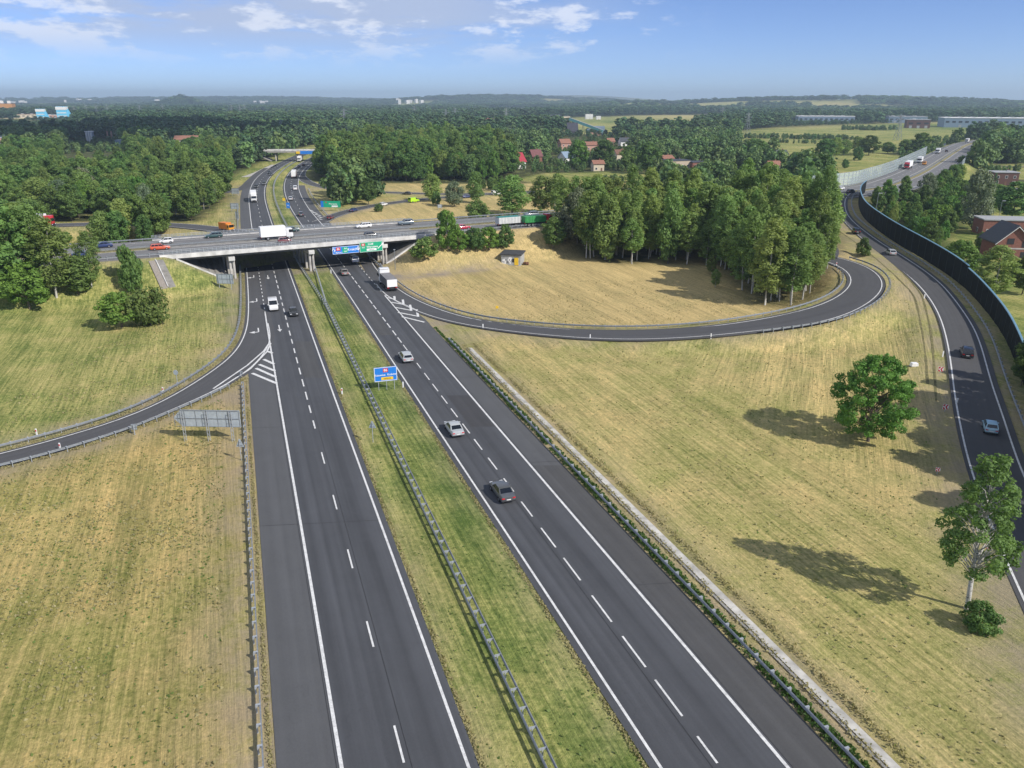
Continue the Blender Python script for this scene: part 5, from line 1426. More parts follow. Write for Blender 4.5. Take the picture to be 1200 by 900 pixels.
# ---------------------------------------------------------------- trees
def leaves_mesh(name, C, Nrm, size, tint, mat, r):
    n = len(C); a = np.cross(Nrm, r.normal(size=(n, 3))); a /= np.linalg.norm(a, axis=1)[:, None] + 1e-9; b = np.cross(Nrm, a)
    s = size * (0.6 + 0.8 * r.random(n))[:, None]; w = s * (0.55 + .3 * r.random((n, 1)))
    V = np.stack([C - a * s, C - b * w + a * s * .15, C + a * s, C + b * w + a * s * .1], 1).reshape(-1, 3)
    me = bpy.data.meshes.new(name); me.vertices.add(4 * n); me.vertices.foreach_set('co', V.ravel())
    me.loops.add(4 * n); me.loops.foreach_set('vertex_index', np.arange(4 * n, dtype=np.int32)); me.polygons.add(n)
    me.polygons.foreach_set('loop_start', np.arange(0, 4 * n, 4, dtype=np.int32)); me.polygons.foreach_set('loop_total', np.full(n, 4, np.int32))
    at = me.attributes.new('tint', 'FLOAT', 'FACE'); at.data.foreach_set('value', tint.astype(np.float32)); me.materials.append(mat); me.update(); return me


def make_tree(H, hb, Rc, prof, nlobe, lobe_r, nleaf, leaf, mat, bark, seed, flat=.75, tr=.22, nlimb=8, droop=0.0, lean=0.0):
    """trunk mesh and crown mesh, base at the origin"""
    r = np.random.default_rng(seed); lob = []
    for i in range(nlobe):
        t = (i + r.random()) / nlobe; R_ = Rc * prof(t); an = i * 2.4 + r.random() * 1.3; rad = R_ * (.25 + .62 * math.sqrt(r.random()))
        lr = lobe_r * (.65 + .7 * r.random()) * (0.6 + 0.4 * prof(t)); lob.append((rad * math.cos(an) + lean * t, rad * math.sin(an), hb + (H - hb) * t * .95, lr, r.random()))
    vol = np.array([l[3] ** 2 for l in lob]); cnt = np.maximum(6, (nleaf * vol / vol.sum()).astype(int)); C, N_, T_ = [], [], []
    for (x, y, z, lr, tn), k in zip(lob, cnt):
        d = r.normal(size=(k, 3)); d /= np.linalg.norm(d, axis=1)[:, None]; rad = lr * (.5 + .5 * r.random(k) ** .5) * (1 + .25 * r.normal(size=k) * (r.random(k) < .25))
        p = d * rad[:, None]; p[:, 2] *= flat; p[:, 2] -= droop * np.hypot(p[:, 0], p[:, 1]); p += (x, y, z); p[:, 2] = np.maximum(p[:, 2], .15)
        nn = d * 1.25 + r.normal(size=(k, 3)) * .5 + (0, 0, .35); nn /= np.linalg.norm(nn, axis=1)[:, None]; C.append(p); N_.append(nn); T_.append(np.clip(.5 * tn + .5 * r.random(k), 0, 1))
    cm = leaves_mesh('crown', np.vstack(C), np.vstack(N_), leaf, np.concatenate(T_), mat, r)
    mb = MB(); k = 7; zs = [(-.4, 1.25), (.4, 1.0), (H * .3, .8), (H * .55, .5), (H * .8, .2)]
    mb.tube([(lean * (z / H) + .12 * math.sin(z * .6 + seed), .12 * math.cos(z * .5 + seed), z) for z, _ in zs], [tr * q for _, q in zs], k)
    for (x, y, z, lr, _) in sorted(lob, key=lambda l: -l[3])[:nlimb]:
        z0 = min(max(hb * .65 + (z - hb) * .55, z - .75 * math.hypot(x, y) - .6), z - .2)
        mb.tube([(lean * z0 / H, 0, z0), (x * .5, y * .5, z0 + (z - z0) * .6), (x, y, z)], [tr * .30, tr * .18, tr * .06], 5)
    return mb.mesh('trunk', bark, 60), cm


P_OVAL = lambda t: max(.12, math.sin(math.pi * min(1, (t * .88 + .10))) ** .6)
P_BIRCH = lambda t: max(.15, math.sin(math.pi * min(1, .16 + t * .80)) ** .8)
P_BUSH = lambda t: max(.2, math.sin(math.pi * (.24 + .70 * t)) ** .7)
P_CONE = lambda t: max(.06, 1.05 - t)
PROTO = {}
for i in range(4):
    PROTO['broad', i] = (18, 5.2, *make_tree(18, 3.0, 5.2, P_OVAL, 60, 1.5, 7000, .33, LEAF, BARK, 10 + i))
    PROTO['birch', i] = (20, 3.1, *make_tree(20, 6.0 if i % 2 else 3.6, 3.1, P_BIRCH, 100, .78, 8000, .175, LEAF_B, BARK_B, 30 + i, .95, .15, 10, .35, (.7, -.5, .3, 1.0)[i]))
for i in range(3):
    PROTO['bush', i] = (4.4, 2.7, *make_tree(4.4, .5, 2.7, P_BUSH, 34, .8, 3400, .18, LEAF, BARK, 50 + i, .85, .09, 6))
    PROTO['bright', i] = (9, 4.2, *make_tree(9, 1.7, 4.2, P_BUSH, 52, 1.05, 6000, .22, LEAF_BR, BARK, 60 + i, .7, .18))
PROTO['olive', 0] = (4.4, 2.7, *make_tree(4.4, .5, 2.7, P_BUSH, 24, 1.0, 3200, .18, LEAF_OL, BARK, 70, .85, .09, 6))
for i in range(2):
    PROTO['willow', i] = (12, 4.4, *make_tree(12, 1.6, 4.4, P_OVAL, 34, 1.5, 5200, .26, LEAF_W, BARK, 80 + i, .85, .22, 8, .15))
    PROTO['poplar', i] = (17, 3.4, *make_tree(17, 2.0, 3.4, P_OVAL, 40, 1.45, 5200, .28, LEAF_B, BARK, 85 + i, .95, .2, 8))
PROTO['spruce', 0] = (10, 2.4, *make_tree(10, .6, 2.4, P_CONE, 40, .8, 2600, .2, LEAF_P, BARK, 90, .5, .14, 4))
for i in range(4): PROTO['farbroad', i] = (15, 4.6, *make_tree(15, 2.0, 4.6, P_OVAL, 16, 2.1, 420, .95, LEAF_FAR, BARK, 100 + i, .8, .2, 0))
for i in range(3): PROTO['farpine', i] = (17, 3.0, *make_tree(17, 4.0, 3.0, P_OVAL, 13, 1.6, 300, .9, LEAF_P, BARK, 110 + i, .8, .2, 0))
PROTO['hero_tree', 0] = (12, 5.8, *make_tree(12, 1.6, 5.8, lambda t: max(.25, math.sin(math.pi * min(1, t * .8 + .16)) ** .7), 230, .66, 30000, .12, LEAF_BR, BARK, 121, .72, .21, 80))
PROTO['hero_birch', 0] = (15.2, 4.2, *make_tree(15.2, 4.3, 4.2, lambda t: max(.25, (1.02 - t) ** .55 * min(1, .55 + 2 * t)), 130, .6, 12000, .12, LEAF_B, BARK_B, 131, .8, .2, 110, .35, .6))
NAMES = {'broad': ('broadleaf_tree', 'tree'), 'birch': ('birch_tree', 'birch'), 'bush': ('bush', 'bush'), 'bright': ('broadleaf_tree', 'tree'), 'olive': ('bush', 'bush'), 'willow': ('willow_tree', 'willow'), 'poplar': ('poplar_tree', 'poplar'),
         'spruce': ('spruce_tree', 'spruce'), 'farbroad': ('broadleaf_tree', 'tree'), 'farpine': ('pine_tree', 'pine'), 'hero_tree': ('broadleaf_tree', 'tree'), 'hero_birch': ('birch_tree', 'birch')}
CROWN_OB = {}


def tree(kind, x, y, z, H, Rc, label, group=None, var=None, rz=None):
    var = random.randrange(sum(1 for k in PROTO if k[0] == kind)) if var is None else var; h0, r0, tm, cm = PROTO[kind, var]; nm, cat = NAMES[kind]
    t = thing(nm, label, cat, (x, y, z), random.random() * 6.28 if rz is None else rz, group); t.scale = (Rc / r0, Rc / r0, H / h0)
    link('trunk', tm, t); c = link('crown', cm, t); CROWN_OB.setdefault((kind, var), c); return t


TREES = []                                                       # ground spots already taken


def ptree(kind, base, top, wpx, label, group=None, var=None, rz=None):
    p = drop(*base); z1 = zat(top, p.y); H = max(1.0, z1 - p.z); dep = p.y * CP + (HC - p.z) * TP * CP; Rc = wpx * dep / FPX / 2 * .98
    TREES.append((p.x, p.y)); return tree(kind, p.x, p.y, p.z, H, Rc, label, group, var, rz)


for a in [
    ('hero_tree', (1016, 517), 413, 108, 'lone spreading green tree in the mown meadow left of the right-hand slip road'),
    ('hero_birch', (1131, 713), 527, 122, 'foreground birch with white trunk beside the right-hand slip road', None, 0, 3.6),
    ('bush', (1146, 738), 709, 46, 'low green bush at the foot of the foreground birch'),
    ('bush', (1011, 300), 279, 19, 'small sparse bush on the verge between loop ramp and right-hand slip road'),
    ('bright', (34, 362), 308, 60, 'bright green round tree with short trunk at the left edge of the left meadow'),
    ('birch', (67, 350), 250, 54, 'tall birch at the left meadow edge, right behind the bright green round tree'),
    ('broad', (22, 346), 240, 66, 'tall dark tree at the left picture edge behind the bright round tree'),
    ('broad', (-8, 352), 240, 70, 'tall dark tree cut by the left picture edge'),
    ('birch', (52, 338), 236, 46, 'tall thin birch rising between the two dark trees at the left meadow'),
    ('poplar', (93, 346), 299, 40, 'smaller tree at the right side of the left meadow grove'),
    ('birch', (107, 331), 267, 31, 'slender birch standing alone at the embankment left of the stairs'),
    ('bush', (155, 341), 290, 31, 'narrow dark leaning tree on the embankment left of the stairs', None, 0),
    ('bright', (143, 384), 343, 56, 'bright green shrub in the left meadow, left of the joined pair'),
    ('olive', (176, 381), 338, 46, 'olive green darker shrub in the left meadow, right of the joined pair'),
    ('bright', (78, 287), 272, 18, 'small bright bush behind the crossing road at the left'),
    ('bush', (498, 306), 279, 36, 'round olive bush on the embankment right of the overpass'),
    ('bright', (525, 297), 246, 32, 'tall bright green tree growing beside the right end of the overpass'),
    ('bright', (539, 301), 270, 26, 'medium bush at the foot of the tall bright tree by the overpass'),
    ('bush', (557, 299), 267, 25, 'first dark bush left of the hut on the embankment'),
    ('bright', (573, 298), 266, 27, 'yellowish green bush between two darker ones left of the hut'),
    ('bush', (592, 295), 264, 25, 'last dark bush of the row, just above the hut'),
    ('broad', (42, 273), 232, 34, 'leafy tree between crossing road and slip road near the red-cabbed lorry'), ('poplar', (22, 274), 236, 36, 'tree at the left picture edge behind the crossing road'),
    ('broad', (407, 239), 206, 21, 'left of two round trees in the dry field beyond the overpass'),
    ('broad', (432, 240), 207, 21, 'right of two round trees in the dry field beyond the overpass'),
    ('bush', (444, 248), 239, 12, 'small round bush at the curve of the slip road beyond the overpass'),
    ('poplar', (507, 236), 203, 22, 'upright tree on the far verge left of the silvery willow'),
    ('bush', (511, 240), 224, 11, 'small bush under the upright tree left of the silvery willow'),
    ('willow', (532, 242), 212, 25, 'silvery round willow in the dry field beyond the overpass'),
    ('poplar', (557, 238), 200, 19, 'slim tree right of the silvery round willow'),
    ('bush', (559, 256), 235, 28, 'broad bush at the far edge of the crossing road below the slim tree'),
    ('poplar', (600, 251), 204, 38, 'wide double-stemmed poplar at the far edge of the crossing road'),
    ('poplar', (634, 249), 205, 28, 'poplar with visible stem next to the wide double-stemmed one'),
    ('poplar', (652, 250), 202, 22, 'thin-stemmed poplar at the end of the row on the crossing road'),
    ('willow', (676, 288), 221, 42, 'large silvery willow at the left corner of the birch wood'),
    ('willow', (662, 285), 246, 30, 'smaller silvery willow below the large one at the birch wood'),
    ('broad', (648, 293), 254, 30, 'dark tree at the left foot of the birch wood beside the tipper truck'),
    ('birch', (1163, 352), 285, 52, 'birch in the garden behind the dark noise barrier, below the gabled brick house'),
    ('bright', (1122, 322), 282, 46, 'bright green tree right behind the dark noise barrier'),
    ('broad', (1198, 345), 295, 34, 'dark tree right of the gabled brick house'),
    ('broad', (1196, 452), 392, 30, 'dark tree in the garden cut by the right picture edge'),
    ('bush', (1150, 292), 272, 18, 'bush between the garden path and the brick row house'),
    ('willow', (1138, 268), 199, 38, 'large silvery willow among the trees left of the brick row house'),
    ('willow', (1085, 232), 203, 22, 'grey-green willow among the dark trees by the bending highway'),
    ('spruce', (1165, 218), 202, 9, 'small dark spruce in front of the dark brick house'),
    ('broad', (1160, 248), 215, 40, 'dark round tree above the brick row house'), ('broad', (1185, 258), 212, 44, 'dark tree at the right edge above the brick row house'),
    ('bright', (1112, 258), 230, 34, 'bright yellowish tree in the grove behind the dark noise barrier'), ('bright', (1098, 272), 240, 36, 'light green tree low in the grove behind the dark noise barrier'),
    ('broad', (965, 191), 162, 26, 'left tree of the clump in the green field beside the highway'), ('birch', (976, 190), 160, 20, 'pale tree in the clump in the green field beside the highway'),
    ('poplar', (988, 182), 163, 16, 'middle small tree of the clump in the green field'), ('broad', (1018, 182), 158, 26, 'right tree of the clump in the green field'), ('poplar', (1004, 180), 160, 18, 'thin tree between the clumps in the green field'),
    ('bush', (1005, 188), 173, 13, 'dark bush standing alone in the pale green field'), ('broad', (1040, 180), 166, 16, 'small tree right of the clump in the green field'), ('bush', (990, 197), 187, 9, 'low bush in the pale green field'),
    ('broad', (1078, 181), 155, 26, 'large dark tree at the end of the transparent barrier'), ('broad', (1060, 181), 163, 18, 'smaller dark tree at the end of the transparent barrier'),
    ('broad', (884, 192), 162, 32, 'large dark round tree above the middle of the birch wood'), ('broad', (760, 204), 166, 34, 'big round bright-edged tree in the village, left of the beige house'), ('bright', (677, 197), 164, 26, 'round bright green tree in the village centre'),
    ('broad', (708, 196), 163, 28, 'dark round tree in the village right of the bright one'), ('broad', (735, 200), 170, 22, 'round tree in the village between two taller ones')]: ptree(*a)


def scatter(poly, sp, seed, jit=.62):
    p = np.array(poly); r = np.random.default_rng(seed); x = np.arange(p[:, 0].min(), p[:, 0].max(), sp); y = np.arange(p[:, 1].min(), p[:, 1].max(), sp * .9); X, Y = np.meshgrid(x, y); X = X + (np.arange(len(y)) % 2)[:, None] * sp / 2
    X = (X + r.uniform(-jit, jit, X.shape) * sp).ravel(); Y = (Y + r.uniform(-jit, jit, Y.shape) * sp).ravel(); k = in_poly(poly, X, Y); return X[k], Y[k]


def road_dist(X, Y):
    d = np.full(X.shape, 1e9)
    for P, hw in FLAT + EMB:
        a, _, ov = near_poly(P, X, Y); d = np.minimum(d, a - hw)
    a, _, _ = near_poly(CROSS, X, Y); d = np.minimum(d, a - HWC)
    return d


# houses, listed first because the woods leave room for them
HOUSES = [  # px, py of the base middle; width, depth, eaves height, roof height, wall, roof, turn, label, flat
    (1176, 300, 9, 10, 5.0, 4.2, 'brick', 'slate', 8, 'unfinished red brick gabled house with slate roof behind the noise barrier', 0),
    (1190, 275, 24, 9, 5.6, .5, 'brick', 'grey', -10, 'long brick row house with flat grey roof and white windows at the right edge', 1),
    (1173, 216, 12, 10, 7, .5, 'darkbrick', 'grey', -10, 'dark brick cube house with flat roof by the village lane', 1),
    (1152, 214, 8, 6, 3.2, .4, 'white', 'blue', -10, 'low annex with blue roof left of the dark brick cube house', 1),
    (605, 197, 10, 11, 5, 5.5, 'white', 'crimson', 35, 'white house with steep crimson roof in the village', 0),
    (627, 190, 9, 9, 5, 4.5, 'brick', 'maroon', 25, 'house with dull maroon roof right of the crimson-roofed house', 0),
    (661, 176, 11, 10, 7, 3.5, 'pink', 'terracotta', 20, 'pinkish house with terracotta roof in the village centre', 0),
    (664, 190, 12, 9, 4, 4, 'white', 'blue', 40, 'house with pale blue metal roof behind the round bright tree', 0),
    (692, 180, 12, 11, 8, 2.5, 'pink', 'terracotta', 15, 'taller pink brick house right of the blue-roofed house', 0),
    (700, 200, 8, 8, 5, 2, 'cream', 'terracotta', 10, 'small cream house at the village field edge', 0),
    (726, 189, 10, 9, 6, 3, 'cream', 'brown', 20, 'cream house half behind trees in the village', 0),
    (731, 171, 11, 9, 5, 3.5, 'white', 'slate', 15, 'white house with dark roof farther back in the village', 0), (715, 171, 8, 8, 5, 3, 'pink', 'terracotta', 15, 'small pink house farther back in the village', 0),
    (791, 202, 17, 12, 8, .6, 'beige', 'slate', 22, 'beige flat-roofed house above the birch wood', 1), (816, 202, 15, 11, 7, .6, 'brick', 'slate', 22, 'red brick flat-roofed house right of the beige one', 1),
    (780, 195, 9, 9, 6, 2, 'brick', 'terracotta', 20, 'small brick house behind the beige flat-roofed one', 0),
    (859, 160, 16, 10, 5, 3.5, 'white', 'brown', 10, 'white farmhouse with brown roof at the field edge', 0), (772, 170, 30, 8, 4, 1.5, 'pink', 'terracotta', 5, 'long low building with patchy terracotta roof behind the village', 0),
    (914, 187, 10, 8, 4.5, 3, 'white', 'slate', 20, 'white house between dark trees above the birch wood', 0), (602, 158, 12, 10, 5, 4, 'white', 'grey', 20, 'white house with grey roof in the far village on the left', 0),
    (575, 165, 16, 9, 4, 3, 'white', 'grey', 10, 'pale low house among trees left in the village', 0), (905, 201, 9, 8, 4.5, 2.5, 'cream', 'terracotta', 12, 'small cream house right above the birch wood', 0),
    (512, 155, 40, 12, 6, 1, 'white', 'grey', 5, 'long white hall at the far edge of the middle wood', 1), (498, 156, 14, 10, 7, 1, 'grey', 'grey', 5, 'grey hall left of the long white hall', 1),
    (548, 149, 12, 10, 6, 4, 'white', 'red', 10, 'white house with red roof, leftmost of the far settlement', 0), (556, 147.5, 12, 10, 6, 4, 'white', 'red', 10, 'white house with red roof, second of the far settlement', 0),
    (567, 146, 12, 10, 6, 4, 'cream', 'red', 15, 'cream house with red roof, third of the far settlement', 0), (575, 145, 14, 10, 7, 4, 'white', 'red', 10, 'white house with red roof, fourth of the far settlement', 0),
    (594, 143.5, 12, 10, 7, 4, 'white', 'brown', 10, 'house with brown roof, fifth of the far settlement', 0), (608, 142.5, 14, 10, 6, 4, 'white', 'red', 10, 'house with red roof, sixth of the far settlement', 0),
    (632, 141.5, 22, 12, 7, 2, 'white', 'grey', 5, 'pale wide house near the end of the far settlement', 0), (650, 141, 26, 14, 10, 3, 'grey', 'slate', 5, 'grey barn at the end of the far settlement', 0),
    (664, 143, 16, 12, 12, 1, 'cream', 'grey', 5, 'cream block house left of the coal conveyor', 1), (690, 139.5, 20, 14, 12, 1, 'white', 'grey', 5, 'white block house behind the coal conveyor', 1),
    (701, 140, 12, 10, 8, 1, 'white', 'grey', 5, 'small white block house right behind the coal conveyor', 1),
    (222, 174, 26, 14, 9, 3.5, 'cream', 'terracotta', 8, 'building with bright terracotta roof among the left woods', 0), (275, 168, 16, 12, 8, 2, 'white', 'terracotta', 8, 'small pale building with pinkish roof above the left woods', 0),
    (13, 182, 14, 12, 15, 1, 'pink', 'grey', 20, 'pink apartment block at the left picture edge', 1), (4, 176, 16, 12, 13, 1, 'white', 'grey', 20, 'white apartment block at the left picture edge behind the pink one', 1), (6, 186, 18, 12, 10, 1, 'cream', 'terracotta', 20, 'low pale house at the left picture edge', 1),
    (147, 174, 16, 10, 8, 1, 'blue', 'blue', 10, 'low blue hall among the left woods', 1), (46, 178, 8, 8, 8, 1, 'white', 'grey', 10, 'white hut among trees at far left', 1)]
for q in range(14):
    HOUSES.append((1080 + q * 9 + (q % 3) * 2, 139.2 + (q % 4) * .5, 14, 11, 6, 4, ('white', 'cream', 'pink')[q % 3], ('red', 'terracotta', 'slate', 'brown')[q % 4], 5 + q * 3, None, 0))
HXY = []
for h in HOUSES:
    p = drop(h[0], h[1]); HXY.append((p.x, p.y, h[2]))
HX = np.array(HXY)
BIGS = [(43, 140), (70, 140), (8, 141), (25, 142), (690, 157), (968, 144), (1065, 143.5), (1079, 150), (1160, 149.5), (98, 168), (122, 166)]
BIG = [(*drop(*p)[:2], w) for p, w in zip(BIGS, (28, 30, 50, 60, 46, 110, 70, 40, 150, 14, 12))]
HX = np.array(HXY)


def house_shade(X, Y):
    """scale for trees that stand on or just in front of a house"""
    s = np.ones(X.shape)
    for hx, hy, w in HX:
        d = math.hypot(hx, hy); e = (hx / d, hy / d); al = d - (X * e[0] + Y * e[1]); la = np.abs(X * e[1] - Y * e[0]); k = la < w * .55 + 5
        s = np.where(k & (al > -9) & (al < 12), 0.0, s); s = np.where(k & (al >= 12) & (al < 70), np.minimum(s, .52), s)
    for hx, hy, w in BIG:
        d = math.hypot(hx, hy); e = (hx / d, hy / d); al = d - (X * e[0] + Y * e[1]); la = np.abs(X * e[1] - Y * e[0]); k = la < w * .55 + (4 if al.size < 2 else 9)
        s = np.where(k & (al > -40) & (al < 30), 0.0, s); s = np.where(k & (al >= 30) & (al < (420 if w > 55 or w < 20 else 1000)), np.minimum(s, .4), s)
    return s


MARK = {'left': [], 'mid': []}
# birch wood inside the loop
NOTCH = [(40, 212), (52, 206), (62, 196), (72, 196), (78, 215), (66, 236), (45, 238)]
X, Y = scatter(W_BIRCH, 4.6, 3); X2, Y2 = scatter(NOTCH, 5.0, 4); X, Y = np.append(X, X2), np.append(Y, Y2); rd = road_dist(X, Y); Zs = ground_zs(X, Y); k = (rd > np.where((X > 68) & (Y < 215), 4.5, 1.2)); nb = 0
for x, y, z in sorted(zip(X[k], Y[k], Zs[k]), key=lambda q: q[1])[:290]:
    nearf = y < 200; H = rng.uniform(12.5, 20.5); kd = 'birch' if rng.random() < .84 or y < 205 else 'poplar'
    tree(kd, x, y, z - .1, H, rng.uniform(3.0, 4.7) if kd == 'birch' else rng.uniform(3.2, 4.4), 'white-stemmed birch crowded in the wood inside the loop ramp' if kd == 'birch' else 'denser poplar mixed into the birch wood inside the loop ramp', 'trees of the birch wood', (1 if rng.random() < .5 else 3) if kd == 'birch' and y < 190 and rng.random() < .5 else None); nb += 1
for px, py, tp, w, hh_ in ((962, 322, 244, 30, 0), (969, 315, 250, 22, 0), (955, 312, 238, 30, 0)): ptree('birch', (px, py), tp, w, 'white-stemmed birch crowded in the wood inside the loop ramp', 'trees of the birch wood')
for px, py, tp, w in ((834, 322, 300, 12), (838, 337, 314, 10)):
    ptree('birch', (px, py), tp, w + 3, 'young sapling at the edge of the clearing under the birch wood', 'saplings at the birch wood edge')
# grove by the right-hand slip road
X, Y = scatter(W_RIGHT, 6.0, 8); rd = road_dist(X, Y); Zs = ground_zs(X, Y); hs = house_shade(X, Y); k = (rd > 3) & (hs > .9)
tx = np.array(TREES)
for x, y, z in sorted(zip(X[k], Y[k], Zs[k]), key=lambda q: q[1])[:110]:
    if np.min(np.hypot(tx[:, 0] - x, tx[:, 1] - y)) < 4: continue
    kd = ('broad', 'broad', 'bright', 'birch', 'broad')[int(rng.integers(5))]; H = rng.uniform(9, 15) * (1 if y < 225 else .62); tree(kd, x, y, z - .1, H, H * rng.uniform(.25, .34) * (.6 if kd == 'birch' else 1), 'leafy tree in the grove between noise barrier, highway and brick houses', 'trees of the grove behind the noise barrier')
for ox, oy, hh_ in ((11, 66, 17), (12, 75, 19), (10, 83, 16), (14, 90, 20), (11, 97, 18), (17, 60, 18), (10, 105, 14), (19, 80, 21)):
    x = float(np.interp(oy, RS_R[:, 1], RS_R[:, 0])) + ox; tree('broad', x, oy, ground_z(x, oy) - .1, hh_, hh_ * .3, 'leafy tree in the grove between noise barrier, highway and brick houses', 'trees of the grove behind the noise barrier')
# strips along the far side of the embanked roads and the village edge
for pl, n, lb, gp, hh in ((ppoly([(990, 214), (1040, 203), (1085, 188), (1090, 194), (1050, 210), (1000, 221)], 2), 26, 'bushy tree at the foot of the transparent noise barrier', 'trees below the transparent barrier', (4, 6.5)),
                          (ppoly([(700, 222), (860, 214), (960, 222), (960, 226), (860, 221), (700, 230)]), 60, 'tree in the belt behind the crossing road above the birch wood', 'trees behind the crossing road', (6, 10.5)),
                          (ppoly([(560, 221), (640, 219), (720, 218), (720, 226), (640, 222), (560, 225)]), 12, 'low tree on the verge of the farther slip road', 'trees along the farther slip road', (4, 8)),
                          (ppoly([(1095, 200), (1132, 195), (1140, 250), (1100, 220)]), 22, 'dark tree between the highway and the village lane', 'trees by the village lane', (4, 8)),
                          (ppoly([(-60, 300), (10, 300), (48, 302), (44, 342), (-80, 350)]), 12, 'dark tree in the grove at the left end of the crossing road', 'trees of the left grove', (13, 18)),
                          (ppoly([(118, 282), (215, 277), (218, 283), (120, 290)], 3), 12, 'leafy tree between the crossing road and the left slip road behind it', 'trees between slip road and crossing road', (9, 13))):
    X, Y = scatter(pl, 5.5, len(lb)); rd = road_dist(X, Y); Zs = ground_zs(X, Y); k = np.where((rd > .8) & (house_shade(X, Y) > .9))[0]; rng.shuffle(k)
    for i in k[:n]:
        H = rng.uniform(*hh); tree(('broad', 'poplar', 'broad')[int(rng.integers(3))], X[i], Y[i], Zs[i] - .1, H, H * rng.uniform(.24, .34), lb, gp)

# the woods left and in the middle: nearest trees as things, the rest as one mass
def wood(poly, sp, n_own, seed, label, group, hh, kinds, maxd):
    X, Y = scatter(poly, sp, seed); rd = road_dist(X, Y); hs = house_shade(X, Y); k = (rd > 4.5) & (np.hypot(X, Y) < maxd) & (hs > .5)
    X, Y = X[k], Y[k]; o = np.argsort(np.hypot(X, Y)); X, Y = X[o], Y[o]; Zs = ground_zs(X, Y)
    vis = np.abs(X) < Y * .70 + 12; own = np.where(vis)[0][:n_own]; ow = set(own.tolist()); rest = []
    for i in range(len(X)):
        H = rng.uniform(*hh) * (.62 + .5 * vnoise(X[i:i + 1], Y[i:i + 1], 19, 6)[0])
        if i in ow:
            kd = kinds[int(rng.integers(len(kinds)))]; tree(kd, X[i], Y[i], Zs[i] - .1, H, H * rng.uniform(.25, .34) * (.62 if kd == 'birch' else 1), label, group)
        elif vis[i]: rest.append((X[i], Y[i], Zs[i] - .1, H / 18 * rng.uniform(.9, 1.2), H / 18, rng.random() * 6.28))
    return rest


REST = wood(W_LEFT, 7.0, 100, 21, 'tree at the front of the dense wood left of the oncoming carriageway', 'trees of the left wood', (11, 18.5), ['broad', 'broad', 'poplar', 'birch', 'bright', 'broad', 'willow'], 720)
REST += wood(W_MID, 6.5, 55, 22, 'tree at the front of the dense wood between motorway and village', 'trees of the middle wood', (14, 22.5), ['broad', 'broad', 'broad', 'poplar', 'bright'], 760)


# ---------------------------------------------------------------- far woods, one mass each
def mass(name, pts, protos, parent=None):
    """one object: crowns instanced on points (x, y, z, width scale, height scale, turn)"""
    A = np.array(pts); me = bpy.data.meshes.new(name); me.vertices.add(len(A)); me.vertices.foreach_set('co', A[:, :3].astype(np.float32).ravel())
    v = me.attributes.new('scl', 'FLOAT_VECTOR', 'POINT'); v.data.foreach_set('vector', np.stack([A[:, 3], A[:, 3], A[:, 4]], 1).astype(np.float32).ravel())
    v = me.attributes.new('turn', 'FLOAT_VECTOR', 'POINT'); v.data.foreach_set('vector', np.stack([0 * A[:, 5], 0 * A[:, 5], A[:, 5]], 1).astype(np.float32).ravel())
    v = me.attributes.new('pick', 'INT', 'POINT'); v.data.foreach_set('value', np.random.default_rng(len(A)).integers(0, len(protos), len(A)).astype(np.int32))
    o = tag(link(name, me), kind='stuff'); ng = bpy.data.node_groups.new(name, 'GeometryNodeTree')
    ng.interface.new_socket('Geometry', in_out='INPUT', socket_type='NodeSocketGeometry'); ng.interface.new_socket('Geometry', in_out='OUTPUT', socket_type='NodeSocketGeometry')
    N, L = ng.nodes, ng.links; gi, go = N.new('NodeGroupInput'), N.new('NodeGroupOutput'); m2p = N.new('GeometryNodeMeshToPoints'); L.new(gi.outputs[0], m2p.inputs[0]); iop = N.new('GeometryNodeInstanceOnPoints'); L.new(m2p.outputs[0], iop.inputs['Points'])
    jn = N.new('GeometryNodeJoinGeometry')
    for p in reversed(protos):
        oi = N.new('GeometryNodeObjectInfo'); oi.inputs['Object'].default_value = p; oi.inputs['As Instance'].default_value = True; oi.transform_space = 'ORIGINAL'; L.new(oi.outputs['Geometry'], jn.inputs[0])
    L.new(jn.outputs[0], iop.inputs['Instance']); iop.inputs['Pick Instance'].default_value = True
    for nm, ty, sk in (('pick', 'INT', 'Instance Index'), ('scl', 'FLOAT_VECTOR', 'Scale'), ('turn', 'FLOAT_VECTOR', 'Rotation')):
        na = N.new('GeometryNodeInputNamedAttribute'); na.data_type = ty; na.inputs['Name'].default_value = nm
        if sk == 'Rotation':
            er = N.new('FunctionNodeEulerToRotation'); L.new(na.outputs[0], er.inputs[0]); L.new(er.outputs[0], iop.inputs[sk])
        else: L.new(na.outputs[0], iop.inputs[sk])
    L.new(iop.outputs[0], go.inputs[0]); md = o.modifiers.new('crowns', 'NODES'); md.node_group = ng; return o


mass('woodland', REST, [CROWN_OB['broad', i] for i in range(4)] + [CROWN_OB['bright', 0], CROWN_OB['poplar', 0], CROWN_OB['birch', 1]])
# one tree of each far kind stands as a tree of its own and lends its crown to the far woods
for i, (px, py) in enumerate(((640, 187), (748, 186), (846, 190), (586, 186))): ptree('farbroad', (px, py), py - 14, 14, ('round tree beside the pinkish village house', 'round tree behind the beige flat-roofed house', 'round tree right of the brick flat-roofed house', 'round tree left of the crimson-roofed house')[i], None, i)
for i, (px, py) in enumerate(((840, 165), (800, 162), (760, 160))): ptree('farpine', (px, py), py - 16, 9, ('pine at the field edge left of the white farmhouse', 'pine in the belt behind the village, middle one', 'pine in the belt behind the village, left one')[i], None, i)

